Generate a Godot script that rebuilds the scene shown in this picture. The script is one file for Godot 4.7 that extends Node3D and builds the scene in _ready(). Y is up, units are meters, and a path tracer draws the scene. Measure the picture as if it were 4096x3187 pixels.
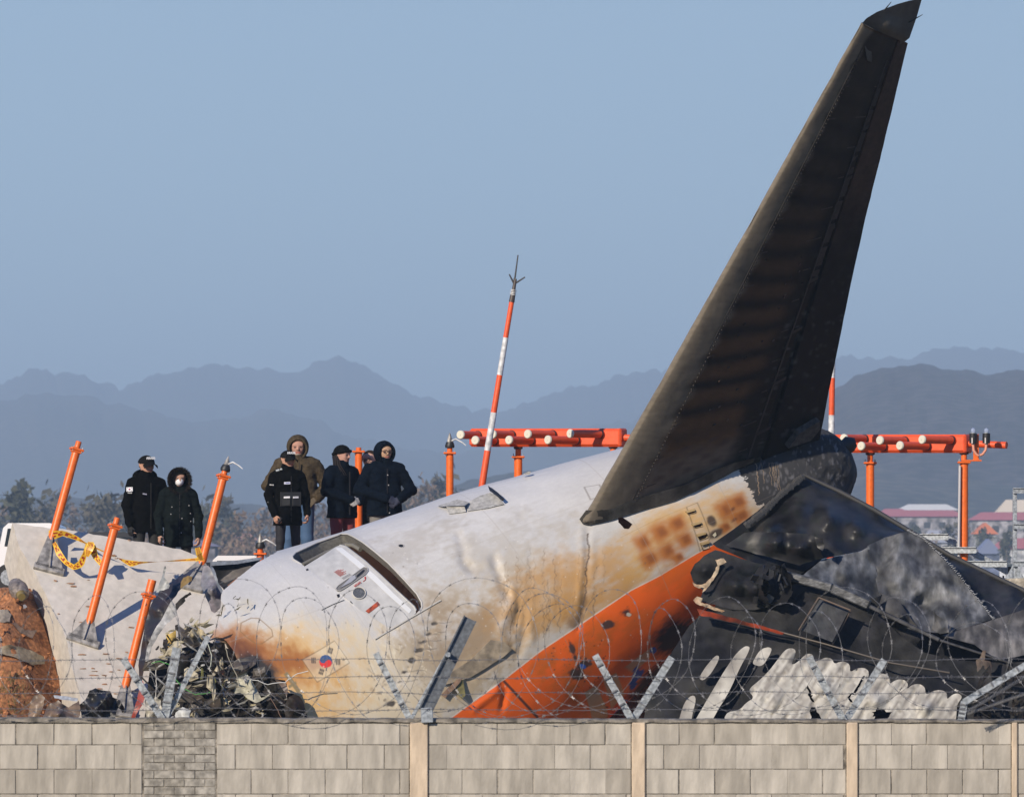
extends Node3D
# A wrecked airliner tail behind a block wall, seen through a long lens.
# P(x, y, d) turns a photo pixel and a distance in metres into a point; px() goes back.

const F := 28800.0
const YH := 2230.0
const HC := 4.0
var rng := RandomNumberGenerator.new()
var nz := FastNoiseLite.new()
var nsoft := FastNoiseLite.new()
var M := {}
var used := {}
var wreck: Node3D

func P(x: float, y: float, d: float) -> Vector3:
	return Vector3((x - 2048.0) * d / F, HC - (y - YH) * d / F, -d)

func px(p: Vector3) -> Vector2:
	return Vector2(2048.0 - p.x * F / p.z, YH + (p.y - HC) * F / p.z)

func lin(r: float, g: float, b: float) -> Color:
	return Color(r, g, b).linear_to_srgb()

# ---------------------------------------------------------------- set up
func _ready() -> void:
	rng.seed = 7
	nz.seed = 11
	nz.frequency = 1.0
	nz.fractal_octaves = 4
	nsoft.seed = 23
	nsoft.frequency = 1.0
	nsoft.fractal_octaves = 2
	set_camera()
	set_light()
	make_materials()
	build_land()
	build_wall()
	build_wreck()
	build_slab()
	build_antennas()
	build_people()
	build_debris()
	build_wire()

func set_camera() -> void:
	var cam := Camera3D.new()
	cam.name = "camera"
	var a := CameraAttributesPhysical.new()
	a.frustum_near = 1.0
	a.frustum_far = 40000.0
	a.frustum_focal_length = 200.0
	a.frustum_focus_distance = 90.0
	a.exposure_aperture = 8.0
	cam.attributes = a
	add_child(cam)
	cam.projection = Camera3D.PROJECTION_FRUSTUM
	cam.keep_aspect = Camera3D.KEEP_HEIGHT
	cam.near = 1.0
	cam.far = 40000.0
	cam.size = 3187.0 / F
	cam.frustum_offset = Vector2(0, (YH - 1593.5) / F)
	cam.position = Vector3(0, HC, 0)
	cam.current = true

func set_light() -> void:
	var sun := DirectionalLight3D.new()
	sun.name = "sun"
	add_child(sun)
	sun.look_at_from_position(Vector3.ZERO, Vector3(0.50, -0.41, -0.76), Vector3.UP)
	sun.light_energy = 1.5
	sun.light_color = Color(1.0, 0.945, 0.87)
	sun.light_angular_distance = 0.5
	sun.shadow_enabled = true
	var sm := ProceduralSkyMaterial.new()
	sm.sky_top_color = Color(0.22, 0.39, 0.66)
	sm.sky_horizon_color = Color(0.71, 0.82, 0.872)
	sm.sky_curve = 0.12
	sm.ground_bottom_color = Color(0.30, 0.28, 0.25)
	sm.ground_horizon_color = Color(0.50, 0.57, 0.65)
	var sky := Sky.new()
	sky.sky_material = sm
	var e := Environment.new()
	e.background_mode = Environment.BG_SKY
	e.sky = sky
	e.background_energy_multiplier = 1.0
	e.tonemap_mode = Environment.TONE_MAPPER_LINEAR
	e.tonemap_exposure = 1.22
	e.sdfgi_enabled = true
	e.ssao_enabled = true
	e.ssil_enabled = true
	e.fog_enabled = true
	e.fog_density = 0.00027
	e.fog_light_color = Color(0.76, 0.86, 0.95)
	var we := WorldEnvironment.new()
	we.name = "world_environment"
	we.environment = e
	add_child(we)

# ---------------------------------------------------------------- materials
func noise_tex(freq: float, lo: float, hi: float, sd: int, contrast := 1.0, oct := 5) -> NoiseTexture2D:
	var n := FastNoiseLite.new()
	n.seed = sd
	n.frequency = freq
	n.fractal_octaves = oct
	var t := NoiseTexture2D.new()
	t.width = 512
	t.height = 512
	t.seamless = true
	t.noise = n
	var g := Gradient.new()
	var m := 0.5
	g.set_color(0, Color(lo, lo, lo))
	g.set_offset(0, clampf(m - 0.5 / contrast, 0, 1))
	g.set_color(1, Color(hi, hi, hi))
	g.set_offset(1, clampf(m + 0.5 / contrast, 0, 1))
	t.color_ramp = g
	return t

func normal_tex(freq: float, strength: float, sd: int) -> NoiseTexture2D:
	var n := FastNoiseLite.new()
	n.seed = sd
	n.frequency = freq
	n.fractal_octaves = 5
	var t := NoiseTexture2D.new()
	t.width = 512
	t.height = 512
	t.seamless = true
	t.noise = n
	t.as_normal_map = true
	t.bump_strength = strength
	return t

func mat(c: Color, rough := 0.8, metal := 0.0, tex: Texture2D = null, scl := Vector3.ONE, ntex: Texture2D = null, nscale := 1.0, vc := false) -> StandardMaterial3D:
	var m := StandardMaterial3D.new()
	m.albedo_color = c
	m.roughness = rough
	m.metallic = metal
	m.vertex_color_use_as_albedo = vc
	m.cull_mode = BaseMaterial3D.CULL_DISABLED
	if tex or ntex:
		m.uv1_triplanar = true
		m.uv1_world_triplanar = true
		m.uv1_scale = scl
	if tex:
		m.albedo_texture = tex
	if ntex:
		m.normal_enabled = true
		m.normal_texture = ntex
		m.normal_scale = nscale
	return m

func make_materials() -> void:
	var fine := noise_tex(0.02, 0.72, 1.0, 3, 1.6)
	var coarse := noise_tex(0.008, 0.55, 1.0, 5, 1.8)
	var spots := noise_tex(0.03, 0.30, 1.0, 9, 2.4)
	var bump := normal_tex(0.03, 6.0, 4)
	var bumpbig := normal_tex(0.01, 10.0, 6)
	M.fine = fine
	M.coarse = coarse
	M.bump = bump
	M.vc = mat(Color.WHITE, 0.75, 0.0, fine, Vector3.ONE * 1.3, bump, 0.4, true)
	M.vc_plain = mat(Color.WHITE, 0.85, 0.0, null, Vector3.ONE, null, 1.0, true)
	M.cloth = mat(Color.WHITE, 0.95, 0.0, fine, Vector3.ONE * 2.0, bump, 0.5, true)
	M.cloth.metallic_specular = 0.15
	M.soot = mat(Color.WHITE, 0.6, 0.0, coarse, Vector3.ONE * 0.9, bump, 0.25, true)
	M.soot.metallic_specular = 0.3
	M.fin = mat(Color.WHITE, 0.6, 0.0, noise_tex(0.02, 0.84, 1.0, 61, 1.3), Vector3(0.5, 1.2, 0.5), bump, 0.12, true)
	M.fin.metallic_specular = 0.3
	M.skin_black = mat(Color.WHITE, 0.42, 0.0, coarse, Vector3.ONE * 0.6, bump, 0.08, true)
	M.skin_black.metallic_specular = 0.35
	M.sheen = mat(Color.WHITE, 0.46, 0.0, fine, Vector3.ONE * 1.1, bump, 0.18, true)
	M.ash = mat(Color.WHITE, 0.62, 0.0, noise_tex(0.014, 0.45, 1.0, 17, 1.6, 7), Vector3(0.9, 0.45, 0.9), bump, 0.3, true)
	var faint := noise_tex(0.02, 0.88, 1.0, 13, 1.3)
	M.orange = mat(lin(0.82, 0.150, 0.012), 0.42, 0.0, faint, Vector3.ONE * 1.2, bump, 0.12)
	M.red_orange = mat(lin(0.80, 0.100, 0.022), 0.45, 0.0, faint, Vector3.ONE * 1.2, bump, 0.1)
	M.white_paint = mat(lin(0.74, 0.75, 0.76), 0.45, 0.0, fine, Vector3.ONE)
	M.cap_white = mat(lin(0.60, 0.58, 0.48), 0.6)
	M.black = mat(lin(0.012, 0.012, 0.013), 0.5)
	M.dark = mat(lin(0.03, 0.03, 0.032), 0.7)
	M.galv = mat(lin(0.40, 0.44, 0.48), 0.42, 0.15, fine, Vector3.ONE * 2.0, bump, 0.2)
	M.bracket = mat(lin(0.42, 0.40, 0.37), 0.42, 0.12, coarse, Vector3.ONE * 2.0, bump, 0.2)
	M.wire = mat(lin(0.20, 0.20, 0.21), 0.45, 0.6)
	M.razor = mat(lin(0.20, 0.20, 0.205), 0.42, 0.4)
	M.concrete = mat(lin(0.60, 0.575, 0.53), 0.92, 0.0, coarse, Vector3.ONE * 0.5, bump, 0.5)
	M.mortar = mat(lin(0.30, 0.27, 0.225), 0.95, 0.0, coarse, Vector3.ONE * 1.5, bump, 1.0)
	var streak := noise_tex(0.012, 0.84, 1.0, 21, 1.4)
	M.blocks = []
	for k in 7:
		var t: float = [0.0, 0.05, -0.04, 0.09, -0.07, 0.02, -0.02][k]
		var m := mat(lin(0.445 + t * 0.6, 0.41 + t * 0.58, 0.352 + t * 0.54), 0.95, 0.0, streak, Vector3(1.1, 0.25, 1.1), bump, 0.25)
		m.uv1_offset = Vector3(k * 0.37, k * 0.21, k * 0.13)
		M.blocks.append(m)
	M.bricks = []
	for k in 4:
		var t: float = [0.0, 0.05, -0.05, 0.02][k]
		M.bricks.append(mat(lin(0.37 + t * 0.7, 0.345 + t * 0.7, 0.30 + t * 0.7), 0.95, 0.0, fine, Vector3.ONE * 1.0, bump, 0.35))
	M.pilaster = mat(lin(0.62, 0.50, 0.37), 0.95, 0.0, streak, Vector3(1.2, 0.3, 1.2), bump, 0.25)
	M.soil = mat(Color.WHITE, 0.97, 0.0, noise_tex(0.02, 0.55, 1.0, 71, 1.7, 6), Vector3.ONE * 1.6, bumpbig, 1.0, true)
	M.hill = mat(Color.WHITE, 1.0, 0.0, spots, Vector3.ONE * 0.006, null, 1.0, true)
	M.grass = mat(lin(0.15, 0.125, 0.07), 1.0, 0.0, coarse, Vector3.ONE * 0.05)
	M.bark = mat(lin(0.10, 0.08, 0.06), 1.0)
	M.skin = mat(Color.WHITE, 0.8, 0.0, null, Vector3.ONE, null, 1.0, true)
	M.glass_lamp = mat(Color(0.75, 0.8, 0.9, 0.35), 0.05)
	M.glass_lamp.transparency = BaseMaterial3D.TRANSPARENCY_ALPHA

# ---------------------------------------------------------------- nodes
func numbered(called: String) -> String:
	var n: int = used.get(called, 0)
	used[called] = n + 1
	return called if n == 0 else "%s_%03d" % [called, n]

func tag(o: Node3D, label: String, category: String, group := "") -> Node3D:
	o.set_meta("label", label)
	o.set_meta("category", category)
	if group:
		o.set_meta("group", group)
	return o

func thing(called: String, label: String, category: String, at: Vector3, group := "") -> Node3D:
	var o := Node3D.new()
	o.name = numbered(called)
	add_child(o)
	o.position = at
	o.set_meta("at", at)
	return tag(o, label, category, group)

# mesh in world coordinates; a child of a thing that stands at "at" is moved back by it
func obj(called: String, mesh: Mesh, material: Material, parent: Node3D = null) -> MeshInstance3D:
	var o := MeshInstance3D.new()
	o.mesh = mesh
	o.material_override = material
	o.cast_shadow = GeometryInstance3D.SHADOW_CASTING_SETTING_ON
	if parent == null:
		o.name = numbered(called)
		add_child(o)
	else:
		o.name = called
		parent.add_child(o, true)
		if parent.has_meta("at"):
			o.position = -(parent.get_meta("at") as Vector3)
	return o

func struct(called: String, mesh: Mesh, material: Material) -> MeshInstance3D:
	var o := obj(called, mesh, material)
	o.set_meta("kind", "structure")
	return o

# ---------------------------------------------------------------- geometry
class Geo:
	var st := SurfaceTool.new()
	var c := Color.WHITE
	func _init() -> void:
		st.begin(Mesh.PRIMITIVE_TRIANGLES)
	func tri(a: Vector3, b: Vector3, d: Vector3, s := -1) -> void:
		st.set_smooth_group(s)
		st.set_color(c)
		st.add_vertex(a)
		st.set_color(c)
		st.add_vertex(d)
		st.set_color(c)
		st.add_vertex(b)
	func quad(a: Vector3, b: Vector3, d: Vector3, e: Vector3, s := -1) -> void:
		tri(a, b, d, s)
		tri(a, d, e, s)
	func box(x: Transform3D, size: Vector3, bev := 0.0) -> void:
		var h := size * 0.5
		bev = minf(bev, minf(h.x, minf(h.y, h.z)) * 0.9)
		for ax in 3:
			var b := (ax + 1) % 3
			var d := (ax + 2) % 3
			for s in [-1.0, 1.0]:
				var q: Array[Vector3] = []
				for k in [[-1, -1], [1, -1], [1, 1], [-1, 1]]:
					var v := Vector3.ZERO
					v[ax] = s * h[ax]
					v[b] = k[0] * (h[b] - bev)
					v[d] = k[1] * (h[d] - bev)
					q.append(x * v)
				if s > 0:
					quad(q[0], q[1], q[2], q[3])
				else:
					quad(q[3], q[2], q[1], q[0])
		if bev <= 0.0:
			return
		for ax in 3:
			var b := (ax + 1) % 3
			var d := (ax + 2) % 3
			for sb in [-1.0, 1.0]:
				for sd in [-1.0, 1.0]:
					var q: Array[Vector3] = []
					for k in 4:
						var v := Vector3.ZERO
						v[ax] = (-1.0 if k == 0 or k == 3 else 1.0) * (h[ax] - bev)
						v[b] = sb * (h[b] if k < 2 else h[b] - bev)
						v[d] = sd * (h[d] - bev if k < 2 else h[d])
						q.append(x * v)
					if sb * sd > 0:
						quad(q[0], q[1], q[2], q[3])
					else:
						quad(q[3], q[2], q[1], q[0])
		for sx in [-1.0, 1.0]:
			for sy in [-1.0, 1.0]:
				for sz in [-1.0, 1.0]:
					var a := x * Vector3(sx * h.x, sy * (h.y - bev), sz * (h.z - bev))
					var b2 := x * Vector3(sx * (h.x - bev), sy * h.y, sz * (h.z - bev))
					var d2 := x * Vector3(sx * (h.x - bev), sy * (h.y - bev), sz * h.z)
					if sx * sy * sz > 0:
						tri(a, b2, d2)
					else:
						tri(a, d2, b2)
	func tube(pts: PackedVector3Array, radii: PackedFloat32Array, sides := 10, cap := true, s := 1) -> void:
		var n := pts.size()
		var t0 := (pts[1] - pts[0]).normalized()
		var u := t0.cross(Vector3.UP if absf(t0.y) < 0.9 else Vector3.RIGHT).normalized()
		var last: Array[Vector3] = []
		var r0 := radii[0]
		for k in n:
			var t := (pts[mini(k + 1, n - 1)] - pts[maxi(k - 1, 0)]).normalized()
			u = (u - t * u.dot(t)).normalized()
			var w := t.cross(u)
			var r := radii[mini(k, radii.size() - 1)]
			var ring: Array[Vector3] = []
			for j in sides:
				var a := TAU * j / sides
				ring.append(pts[k] + (u * cos(a) + w * sin(a)) * r)
			if k > 0:
				for j in sides:
					var j2 := (j + 1) % sides
					quad(last[j], last[j2], ring[j2], ring[j], s)
			if cap and (k == 0 or k == n - 1):
				for j in sides:
					var j2 := (j + 1) % sides
					if k == 0:
						tri(pts[k], ring[j2], ring[j])
					else:
						tri(pts[k], ring[j], ring[j2])
			last = ring
	func bar(a: Vector3, b: Vector3, r: float, sides := 10, r2 := -1.0) -> void:
		tube(PackedVector3Array([a, b]), PackedFloat32Array([r, r if r2 < 0 else r2]), sides)
	# a box from a to b, w wide and h high, "up" its height direction
	func beam(a: Vector3, b: Vector3, w: float, h: float, up := Vector3.UP, bev := 0.0) -> void:
		var t := (b - a).normalized()
		var sd := up.cross(t).normalized()
		var uu := t.cross(sd)
		box(Transform3D(Basis(sd, uu, t), (a + b) * 0.5), Vector3(w, h, (b - a).length()), bev)
	func done() -> ArrayMesh:
		st.generate_normals()
		return st.commit()

func pts2(a: Array) -> PackedVector2Array:
	var out := PackedVector2Array()
	for k in a.size() / 2:
		out.append(Vector2(a[2 * k], a[2 * k + 1]))
	return out

# rounds the corners of an outline [x, y, d, ...]
func rounded(o: Array, times := 2) -> Array:
	for t in times:
		var out: Array = []
		var n := o.size() / 3
		for k in n:
			var a := Vector3(o[3 * k], o[3 * k + 1], o[3 * k + 2])
			var k2 := (k + 1) % n
			var b := Vector3(o[3 * k2], o[3 * k2 + 1], o[3 * k2 + 2])
			for f in [0.25, 0.75]:
				var q := a.lerp(b, f)
				out.append_array([q.x, q.y, q.z])
		o = out
	return o

func edge_dist(p: Vector2, poly: PackedVector2Array) -> float:
	var best := 1e9
	for k in poly.size():
		var q := Geometry2D.get_closest_point_to_segment(p, poly[k], poly[(k + 1) % poly.size()])
		best = minf(best, p.distance_squared_to(q))
	return sqrt(best)

# A crumpled plate. outline: [x, y, d, ...] photo pixels and distance in metres; inner: more points of the
# same kind that bend it. Two colours are mixed by noise on the plate itself.
func sheet(outline: Array, inner: Array, step: float, crumple: float, freq: float, thick: float, c1: Color, c2: Color, jag := 0.0, cfreq := 3.0, back := Vector3.ZERO, ribbed := false, holes: Array = []) -> ArrayMesh:
	var poly := PackedVector2Array()
	var ctrl: Array[Vector3] = []
	var n := outline.size() / 3
	for k in n:
		var a := Vector3(outline[3 * k], outline[3 * k + 1], outline[3 * k + 2])
		var k2 := (k + 1) % n
		var b := Vector3(outline[3 * k2], outline[3 * k2 + 1], outline[3 * k2 + 2])
		var m := maxi(1, int(Vector2(a.x - b.x, a.y - b.y).length() / step))
		for j in m:
			var q := a.lerp(b, float(j) / m)
			var g := Vector2(q.x, q.y)
			if jag > 0.0:
				g += Vector2(rng.randf_range(-jag, jag), rng.randf_range(-jag, jag))
			poly.append(g)
			ctrl.append(Vector3(g.x, g.y, q.z))
	for k in inner.size() / 3:
		ctrl.append(Vector3(inner[3 * k], inner[3 * k + 1], inner[3 * k + 2]))
	# the plane through the given points; only what departs from it is blended
	var mx := 0.0
	var my := 0.0
	var md := 0.0
	for q in ctrl:
		mx += q.x
		my += q.y
		md += q.z
	mx /= ctrl.size()
	my /= ctrl.size()
	md /= ctrl.size()
	var sxx := 1.0
	var sxy := 0.0
	var syy := 1.0
	var sxd := 0.0
	var syd := 0.0
	for q in ctrl:
		sxx += (q.x - mx) * (q.x - mx)
		sxy += (q.x - mx) * (q.y - my)
		syy += (q.y - my) * (q.y - my)
		sxd += (q.x - mx) * (q.z - md)
		syd += (q.y - my) * (q.z - md)
	var det := sxx * syy - sxy * sxy
	var gx := (sxd * syy - syd * sxy) / det if absf(det) > 1.0 else 0.0
	var gy := (syd * sxx - sxd * sxy) / det if absf(det) > 1.0 else 0.0
	for k in ctrl.size():
		ctrl[k].z -= md + gx * (ctrl[k].x - mx) + gy * (ctrl[k].y - my)
	var all := poly.duplicate()
	var lo := poly[0]
	var hi := poly[0]
	for p in poly:
		lo = lo.min(p)
		hi = hi.max(p)
	var y := lo.y + step * 0.5
	var row := 0
	while y < hi.y:
		var x := lo.x + (step * 0.5 if row % 2 else 0.0)
		while x < hi.x:
			var p := Vector2(x + rng.randf_range(-0.2, 0.2) * step, y + rng.randf_range(-0.2, 0.2) * step)
			if Geometry2D.is_point_in_polygon(p, poly) and edge_dist(p, poly) > step * 0.45:
				all.append(p)
			x += step
		y += step * 0.87
		row += 1
	var idx := Geometry2D.triangulate_delaunay(all)
	var v := PackedVector3Array()
	var col := PackedColorArray()
	for p in all:
		var ws := 0.0
		var ds := 0.0
		for q in ctrl:
			var r := (q.x - p.x) * (q.x - p.x) + (q.y - p.y) * (q.y - p.y) + 4.0
			var w := 1.0 / (r * sqrt(r))
			ws += w
			ds += w * q.z
		var d := ds / ws + md + gx * (p.x - mx) + gy * (p.y - my)
		var b := P(p.x, p.y, d)
		var e := 1.0 - 2.6 * absf(nsoft.get_noise_3d(b.x * freq, b.y * freq, b.z * freq * 0.3 + 40.0))
		d -= crumple * (e + 0.18 * nsoft.get_noise_3d(b.x * freq * 2.9, b.y * freq * 2.9, 9.0))
		if ribbed:
			var rib := (p.x + 14.0 * nsoft.get_noise_2d(p.x * 0.01, p.y * 0.01)) * 0.81 + p.y * 0.585
			d -= 0.050 * (1.0 - exp(-4.5 * absf(sin(rib * PI / 58.0))))
		v.append(P(p.x, p.y, d))
		var t := nz.get_noise_3d(b.x * cfreq, b.y * cfreq, 3.7) * 1.3 + 0.6 * nz.get_noise_3d(b.x * cfreq * 4.0, b.y * cfreq * 4.0, 8.1)
		if ribbed:
			# stains run along the ribs
			var ac := p.x * 0.81 + p.y * 0.585
			var al := p.y * 0.81 - p.x * 0.585
			t = 1.6 * nz.get_noise_2d(ac * 0.045, al * 0.004) + 0.8 * nz.get_noise_2d(ac * 0.16, al * 0.012)
		col.append(c1.lerp(c2, clampf(t * 0.8 + 0.5, 0, 1)))
	var off := back if back != Vector3.ZERO else Vector3(0, 0, -thick)
	var g := Geo.new()
	var edges := {}
	for k in idx.size() / 3:
		var a := idx[3 * k]
		var b := idx[3 * k + 1]
		var c := idx[3 * k + 2]
		var mid := (all[a] + all[b] + all[c]) / 3.0
		if not Geometry2D.is_point_in_polygon(mid, poly):
			continue
		var cut := false
		for hp in holes:
			if Geometry2D.is_point_in_polygon(mid, hp):
				cut = true
		if cut:
			continue
		if (all[b] - all[a]).cross(all[c] - all[a]) < 0:
			var s := b
			b = c
			c = s
		# pixels run down, so this order is clockwise in the picture, which is the front
		for side in 2:
			g.st.set_smooth_group(1 + side)
			for i in ([a, b, c] if side == 0 else [a, c, b]):
				g.st.set_color(col[i])
				g.st.add_vertex(v[i] + (off if side else Vector3.ZERO))
		for e in [[a, b], [b, c], [c, a]]:
			if edges.has([e[1], e[0]]):
				edges.erase([e[1], e[0]])
			else:
				edges[e] = true
	for e in edges:
		g.c = col[e[0]]
		g.quad(v[e[0]], v[e[1]], v[e[1]] + off, v[e[0]] + off, -1)
	return g.done()

# ================================================================ land
func hill_range(pts: Array, dist: float, wide: float, c1: Color, c2: Color, sd: float) -> void:
	var nx := 900
	var ny := 13
	var v := PackedVector3Array()
	var col := PackedColorArray()
	var idx := PackedInt32Array()
	for i in nx + 1:
		var x := lerpf(pts[0], pts[pts.size() - 2], float(i) / nx)
		var y := 0.0
		for k in pts.size() / 2 - 1:
			if x >= pts[2 * k] and x <= pts[2 * k + 2]:
				var t: float = (x - pts[2 * k]) / (pts[2 * k + 2] - pts[2 * k])
				t = t * t * (3.0 - 2.0 * t) * 0.5 + t * 0.5
				y = lerpf(pts[2 * k + 1], pts[2 * k + 3], t)
		var top := P(x, y, dist)
		for j in ny + 1:
			var t := float(j) / ny * 1.5
			var z := dist - wide * (1.0 - t)
			var f := smoothstep(0.0, 1.0, t) if t <= 1.0 else 1.0 - (t - 1.0) * 0.6
			var wx := top.x * z / dist
			var bump := nz.get_noise_3d(wx * 0.0045, z * 0.0045, sd) * 0.30 * f * maxf(0.85 - t, 0.0)
			var rough := nz.get_noise_3d(wx * 0.05, z * 0.05, sd + 5.0) * dist * 0.0010
			v.append(Vector3(wx, top.y * clampf(f + bump, 0.0, 1.3) + rough * f, -z))
			var q := clampf(0.5 + nz.get_noise_3d(wx * 0.01, z * 0.01, sd + 9.0), 0, 1)
			col.append(c1.lerp(c2, q))
	for i in nx:
		for j in ny:
			var a := i * (ny + 1) + j
			idx.append_array([a, a + ny + 1, a + 1, a + 1, a + ny + 1, a + ny + 2])
	struct("hills", indexed(v, col, idx), M.hill)

func indexed(v: PackedVector3Array, col: PackedColorArray, idx: PackedInt32Array, uv := PackedVector2Array()) -> ArrayMesh:
	var st := SurfaceTool.new()
	var a := []
	a.resize(Mesh.ARRAY_MAX)
	a[Mesh.ARRAY_VERTEX] = v
	if col.size():
		a[Mesh.ARRAY_COLOR] = col
	if uv.size():
		a[Mesh.ARRAY_TEX_UV] = uv
	a[Mesh.ARRAY_INDEX] = idx
	var n := PackedVector3Array()
	n.resize(v.size())
	for k in idx.size() / 3:
		var i := idx[3 * k]
		var j := idx[3 * k + 1]
		var l := idx[3 * k + 2]
		var c := (v[l] - v[i]).cross(v[j] - v[i])
		n[i] += c
		n[j] += c
		n[l] += c
	for k in n.size():
		n[k] = n[k].normalized()
	a[Mesh.ARRAY_NORMAL] = n
	var m := ArrayMesh.new()
	m.add_surface_from_arrays(Mesh.PRIMITIVE_TRIANGLES, a)
	return m

func mound_height(x: float, z: float) -> float:
	# z is the distance from the camera; top at 3.7 m, front slope torn open at the left
	var front := 91.6 + 0.5 * nz.get_noise_2d(x * 0.5, 3.0)
	if x < -5.25:
		front = lerpf(front, 89.9, clampf((-5.25 - x) / 1.1, 0, 1))
	var f := smoothstep(front - 1.3, front + 2.6, z) * (1.0 - smoothstep(101.0, 108.0, z))
	var h := lerpf(3.53, 3.74, smoothstep(-4.3, -3.3, x)) * f
	h -= 0.7 * smoothstep(5.3, 6.2, x) * f
	h += 0.30 * nz.get_noise_2d(x * 1.4, z * 1.4) * clampf(f * 3.0, 0, 1) * (1.0 if z < 93.5 else 0.35)
	h += 0.13 * nz.get_noise_2d(x * 3.1, z * 3.1) * clampf(f * 3.0, 0, 1)
	return maxf(h, 0.0) - 0.02

# distance at which the line through a photo pixel meets the soil
func soil_d(x: float, y: float) -> float:
	var d := 87.6
	while d < 97.0:
		var p := P(x, y, d)
		if p.y <= mound_height(p.x, d):
			return d
		d += 0.04
	return 90.5

func build_land() -> void:
	var g := Geo.new()
	g.quad(Vector3(-9000, 0, 300), Vector3(9000, 0, 300), Vector3(9000, 0, -12000), Vector3(-9000, 0, -12000))
	struct("ground", g.done(), M.grass)
	# mound of red soil that carried the antennas
	var v := PackedVector3Array()
	var col := PackedColorArray()
	var idx := PackedInt32Array()
	var nx := 190
	var ny := 150
	for i in nx + 1:
		for j in ny + 1:
			var x := lerpf(-11.0, 11.0, float(i) / nx)
			var z := 87.5 + 22.0 * pow(float(j) / ny, 1.6)
			v.append(Vector3(x, mound_height(x, z), -z))
			var q := clampf(0.5 + 0.9 * nz.get_noise_2d(x * 1.7, z * 1.7), 0, 1)
			col.append(Color(0.62, 0.27, 0.115).lerp(Color(0.43, 0.175, 0.072), q))
	for i in nx:
		for j in ny:
			var a := i * (ny + 1) + j
			idx.append_array([a, a + ny + 1, a + 1, a + 1, a + ny + 1, a + ny + 2])
	struct("embankment", indexed(v, col, idx), M.soil)
	# hills: photo outlines of the ridges
	hill_range([-6000, 1640, -4200, 1520, -3000, 1580, -2000, 1500, -900, 1560, -300, 1600, 0, 1545, 70, 1502, 131, 1476, 244, 1491, 356, 1523, 497, 1557, 619, 1510, 750, 1482, 844, 1463, 938, 1472, 1050, 1491, 1200, 1491, 1294, 1444, 1360, 1431, 1444, 1463, 1557, 1529, 1688, 1594, 1782, 1617, 1876, 1632, 1969, 1650, 2119, 1604, 2251, 1566, 2382, 1538, 2513, 1500, 2626, 1482, 2900, 1470, 3200, 1440, 3357, 1435, 3470, 1435, 3620, 1444, 3751, 1397, 3901, 1397, 4096, 1416, 4500, 1440, 5200, 1500, 6400, 1460, 8000, 1560, 9500, 1600], 8200.0, 2600.0, Color(0.05, 0.06, 0.045), Color(0.10, 0.09, 0.07), 1.0)
	hill_range([-6000, 1760, -4000, 1650, -2200, 1720, -900, 1800, -200, 1700, 0, 1610, 160, 1575, 320, 1590, 480, 1620, 640, 1660, 800, 1690, 930, 1670, 1100, 1640, 1260, 1690, 1450, 1760, 1650, 1800, 1800, 1815, 2000, 1790, 2200, 1740, 2400, 1700, 2700, 1650, 3000, 1640, 3400, 1600, 3800, 1570, 4300, 1600, 5000, 1640, 6500, 1600, 9500, 1700], 6200.0, 1900.0, Color(0.05, 0.055, 0.04), Color(0.12, 0.095, 0.07), 4.0)
	hill_range([2200, 2000, 2600, 1820, 3000, 1700, 3200, 1610, 3357, 1545, 3430, 1508, 3500, 1488, 3560, 1475, 3676, 1460, 3800, 1475, 3950, 1495, 4096, 1492, 4400, 1540, 5000, 1620, 6500, 1600, 9500, 1750], 3000.0, 1100.0, Color(0.055, 0.045, 0.045), Color(0.11, 0.085, 0.075), 14.0)
	hill_range([-6000, 2080, -2500, 2000, -900, 2050, 0, 2000, 250, 1990, 480, 2020, 700, 2040, 900, 2010, 1300, 2030, 1600, 1990, 1760, 1950, 2000, 1900, 2400, 1880, 2900, 1860, 3300, 1800, 3500, 1780, 3800, 1800, 4096, 1840, 4800, 1900, 7000, 1960, 9500, 1990], 2600.0, 700.0, Color(0.05, 0.055, 0.035), Color(0.12, 0.095, 0.065), 7.0)
	build_trees()
	build_town()

func leaf_crown(n: int, h: float, w: float, sd: int, c1: Color, c2: Color, pine: bool, size: float) -> ArrayMesh:
	var r := RandomNumberGenerator.new()
	r.seed = sd
	var g := Geo.new()
	var clumps: Array[Vector4] = []
	for k in 14:
		var t := r.randf_range(0.30, 1.0)
		var rad := (w * (1.05 - t) * 0.9 + 0.2) if pine else w * sin(PI * clampf(t * 0.95, 0, 1)) * 0.75
		var a := r.randf() * TAU
		clumps.append(Vector4(cos(a) * rad * r.randf(), h * t, sin(a) * rad * r.randf(), w * r.randf_range(0.22, 0.42)))
	for k in n:
		var cl := clumps[r.randi() % clumps.size()]
		var d := Vector3(r.randfn(), r.randfn() * 0.7, r.randfn()) * cl.w * 0.55
		var p := Vector3(cl.x, cl.y, cl.z) + d
		var u := Vector3(r.randfn(), r.randfn(), r.randfn()).normalized() * size * r.randf_range(0.5, 1.2)
		var q := Vector3(r.randfn(), r.randfn(), r.randfn()).normalized() * size * r.randf_range(0.5, 1.2)
		g.c = c1.lerp(c2, r.randf())
		g.quad(p - u, p - q * 0.6, p + u, p + q * 0.6)
	return g.done()

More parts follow.
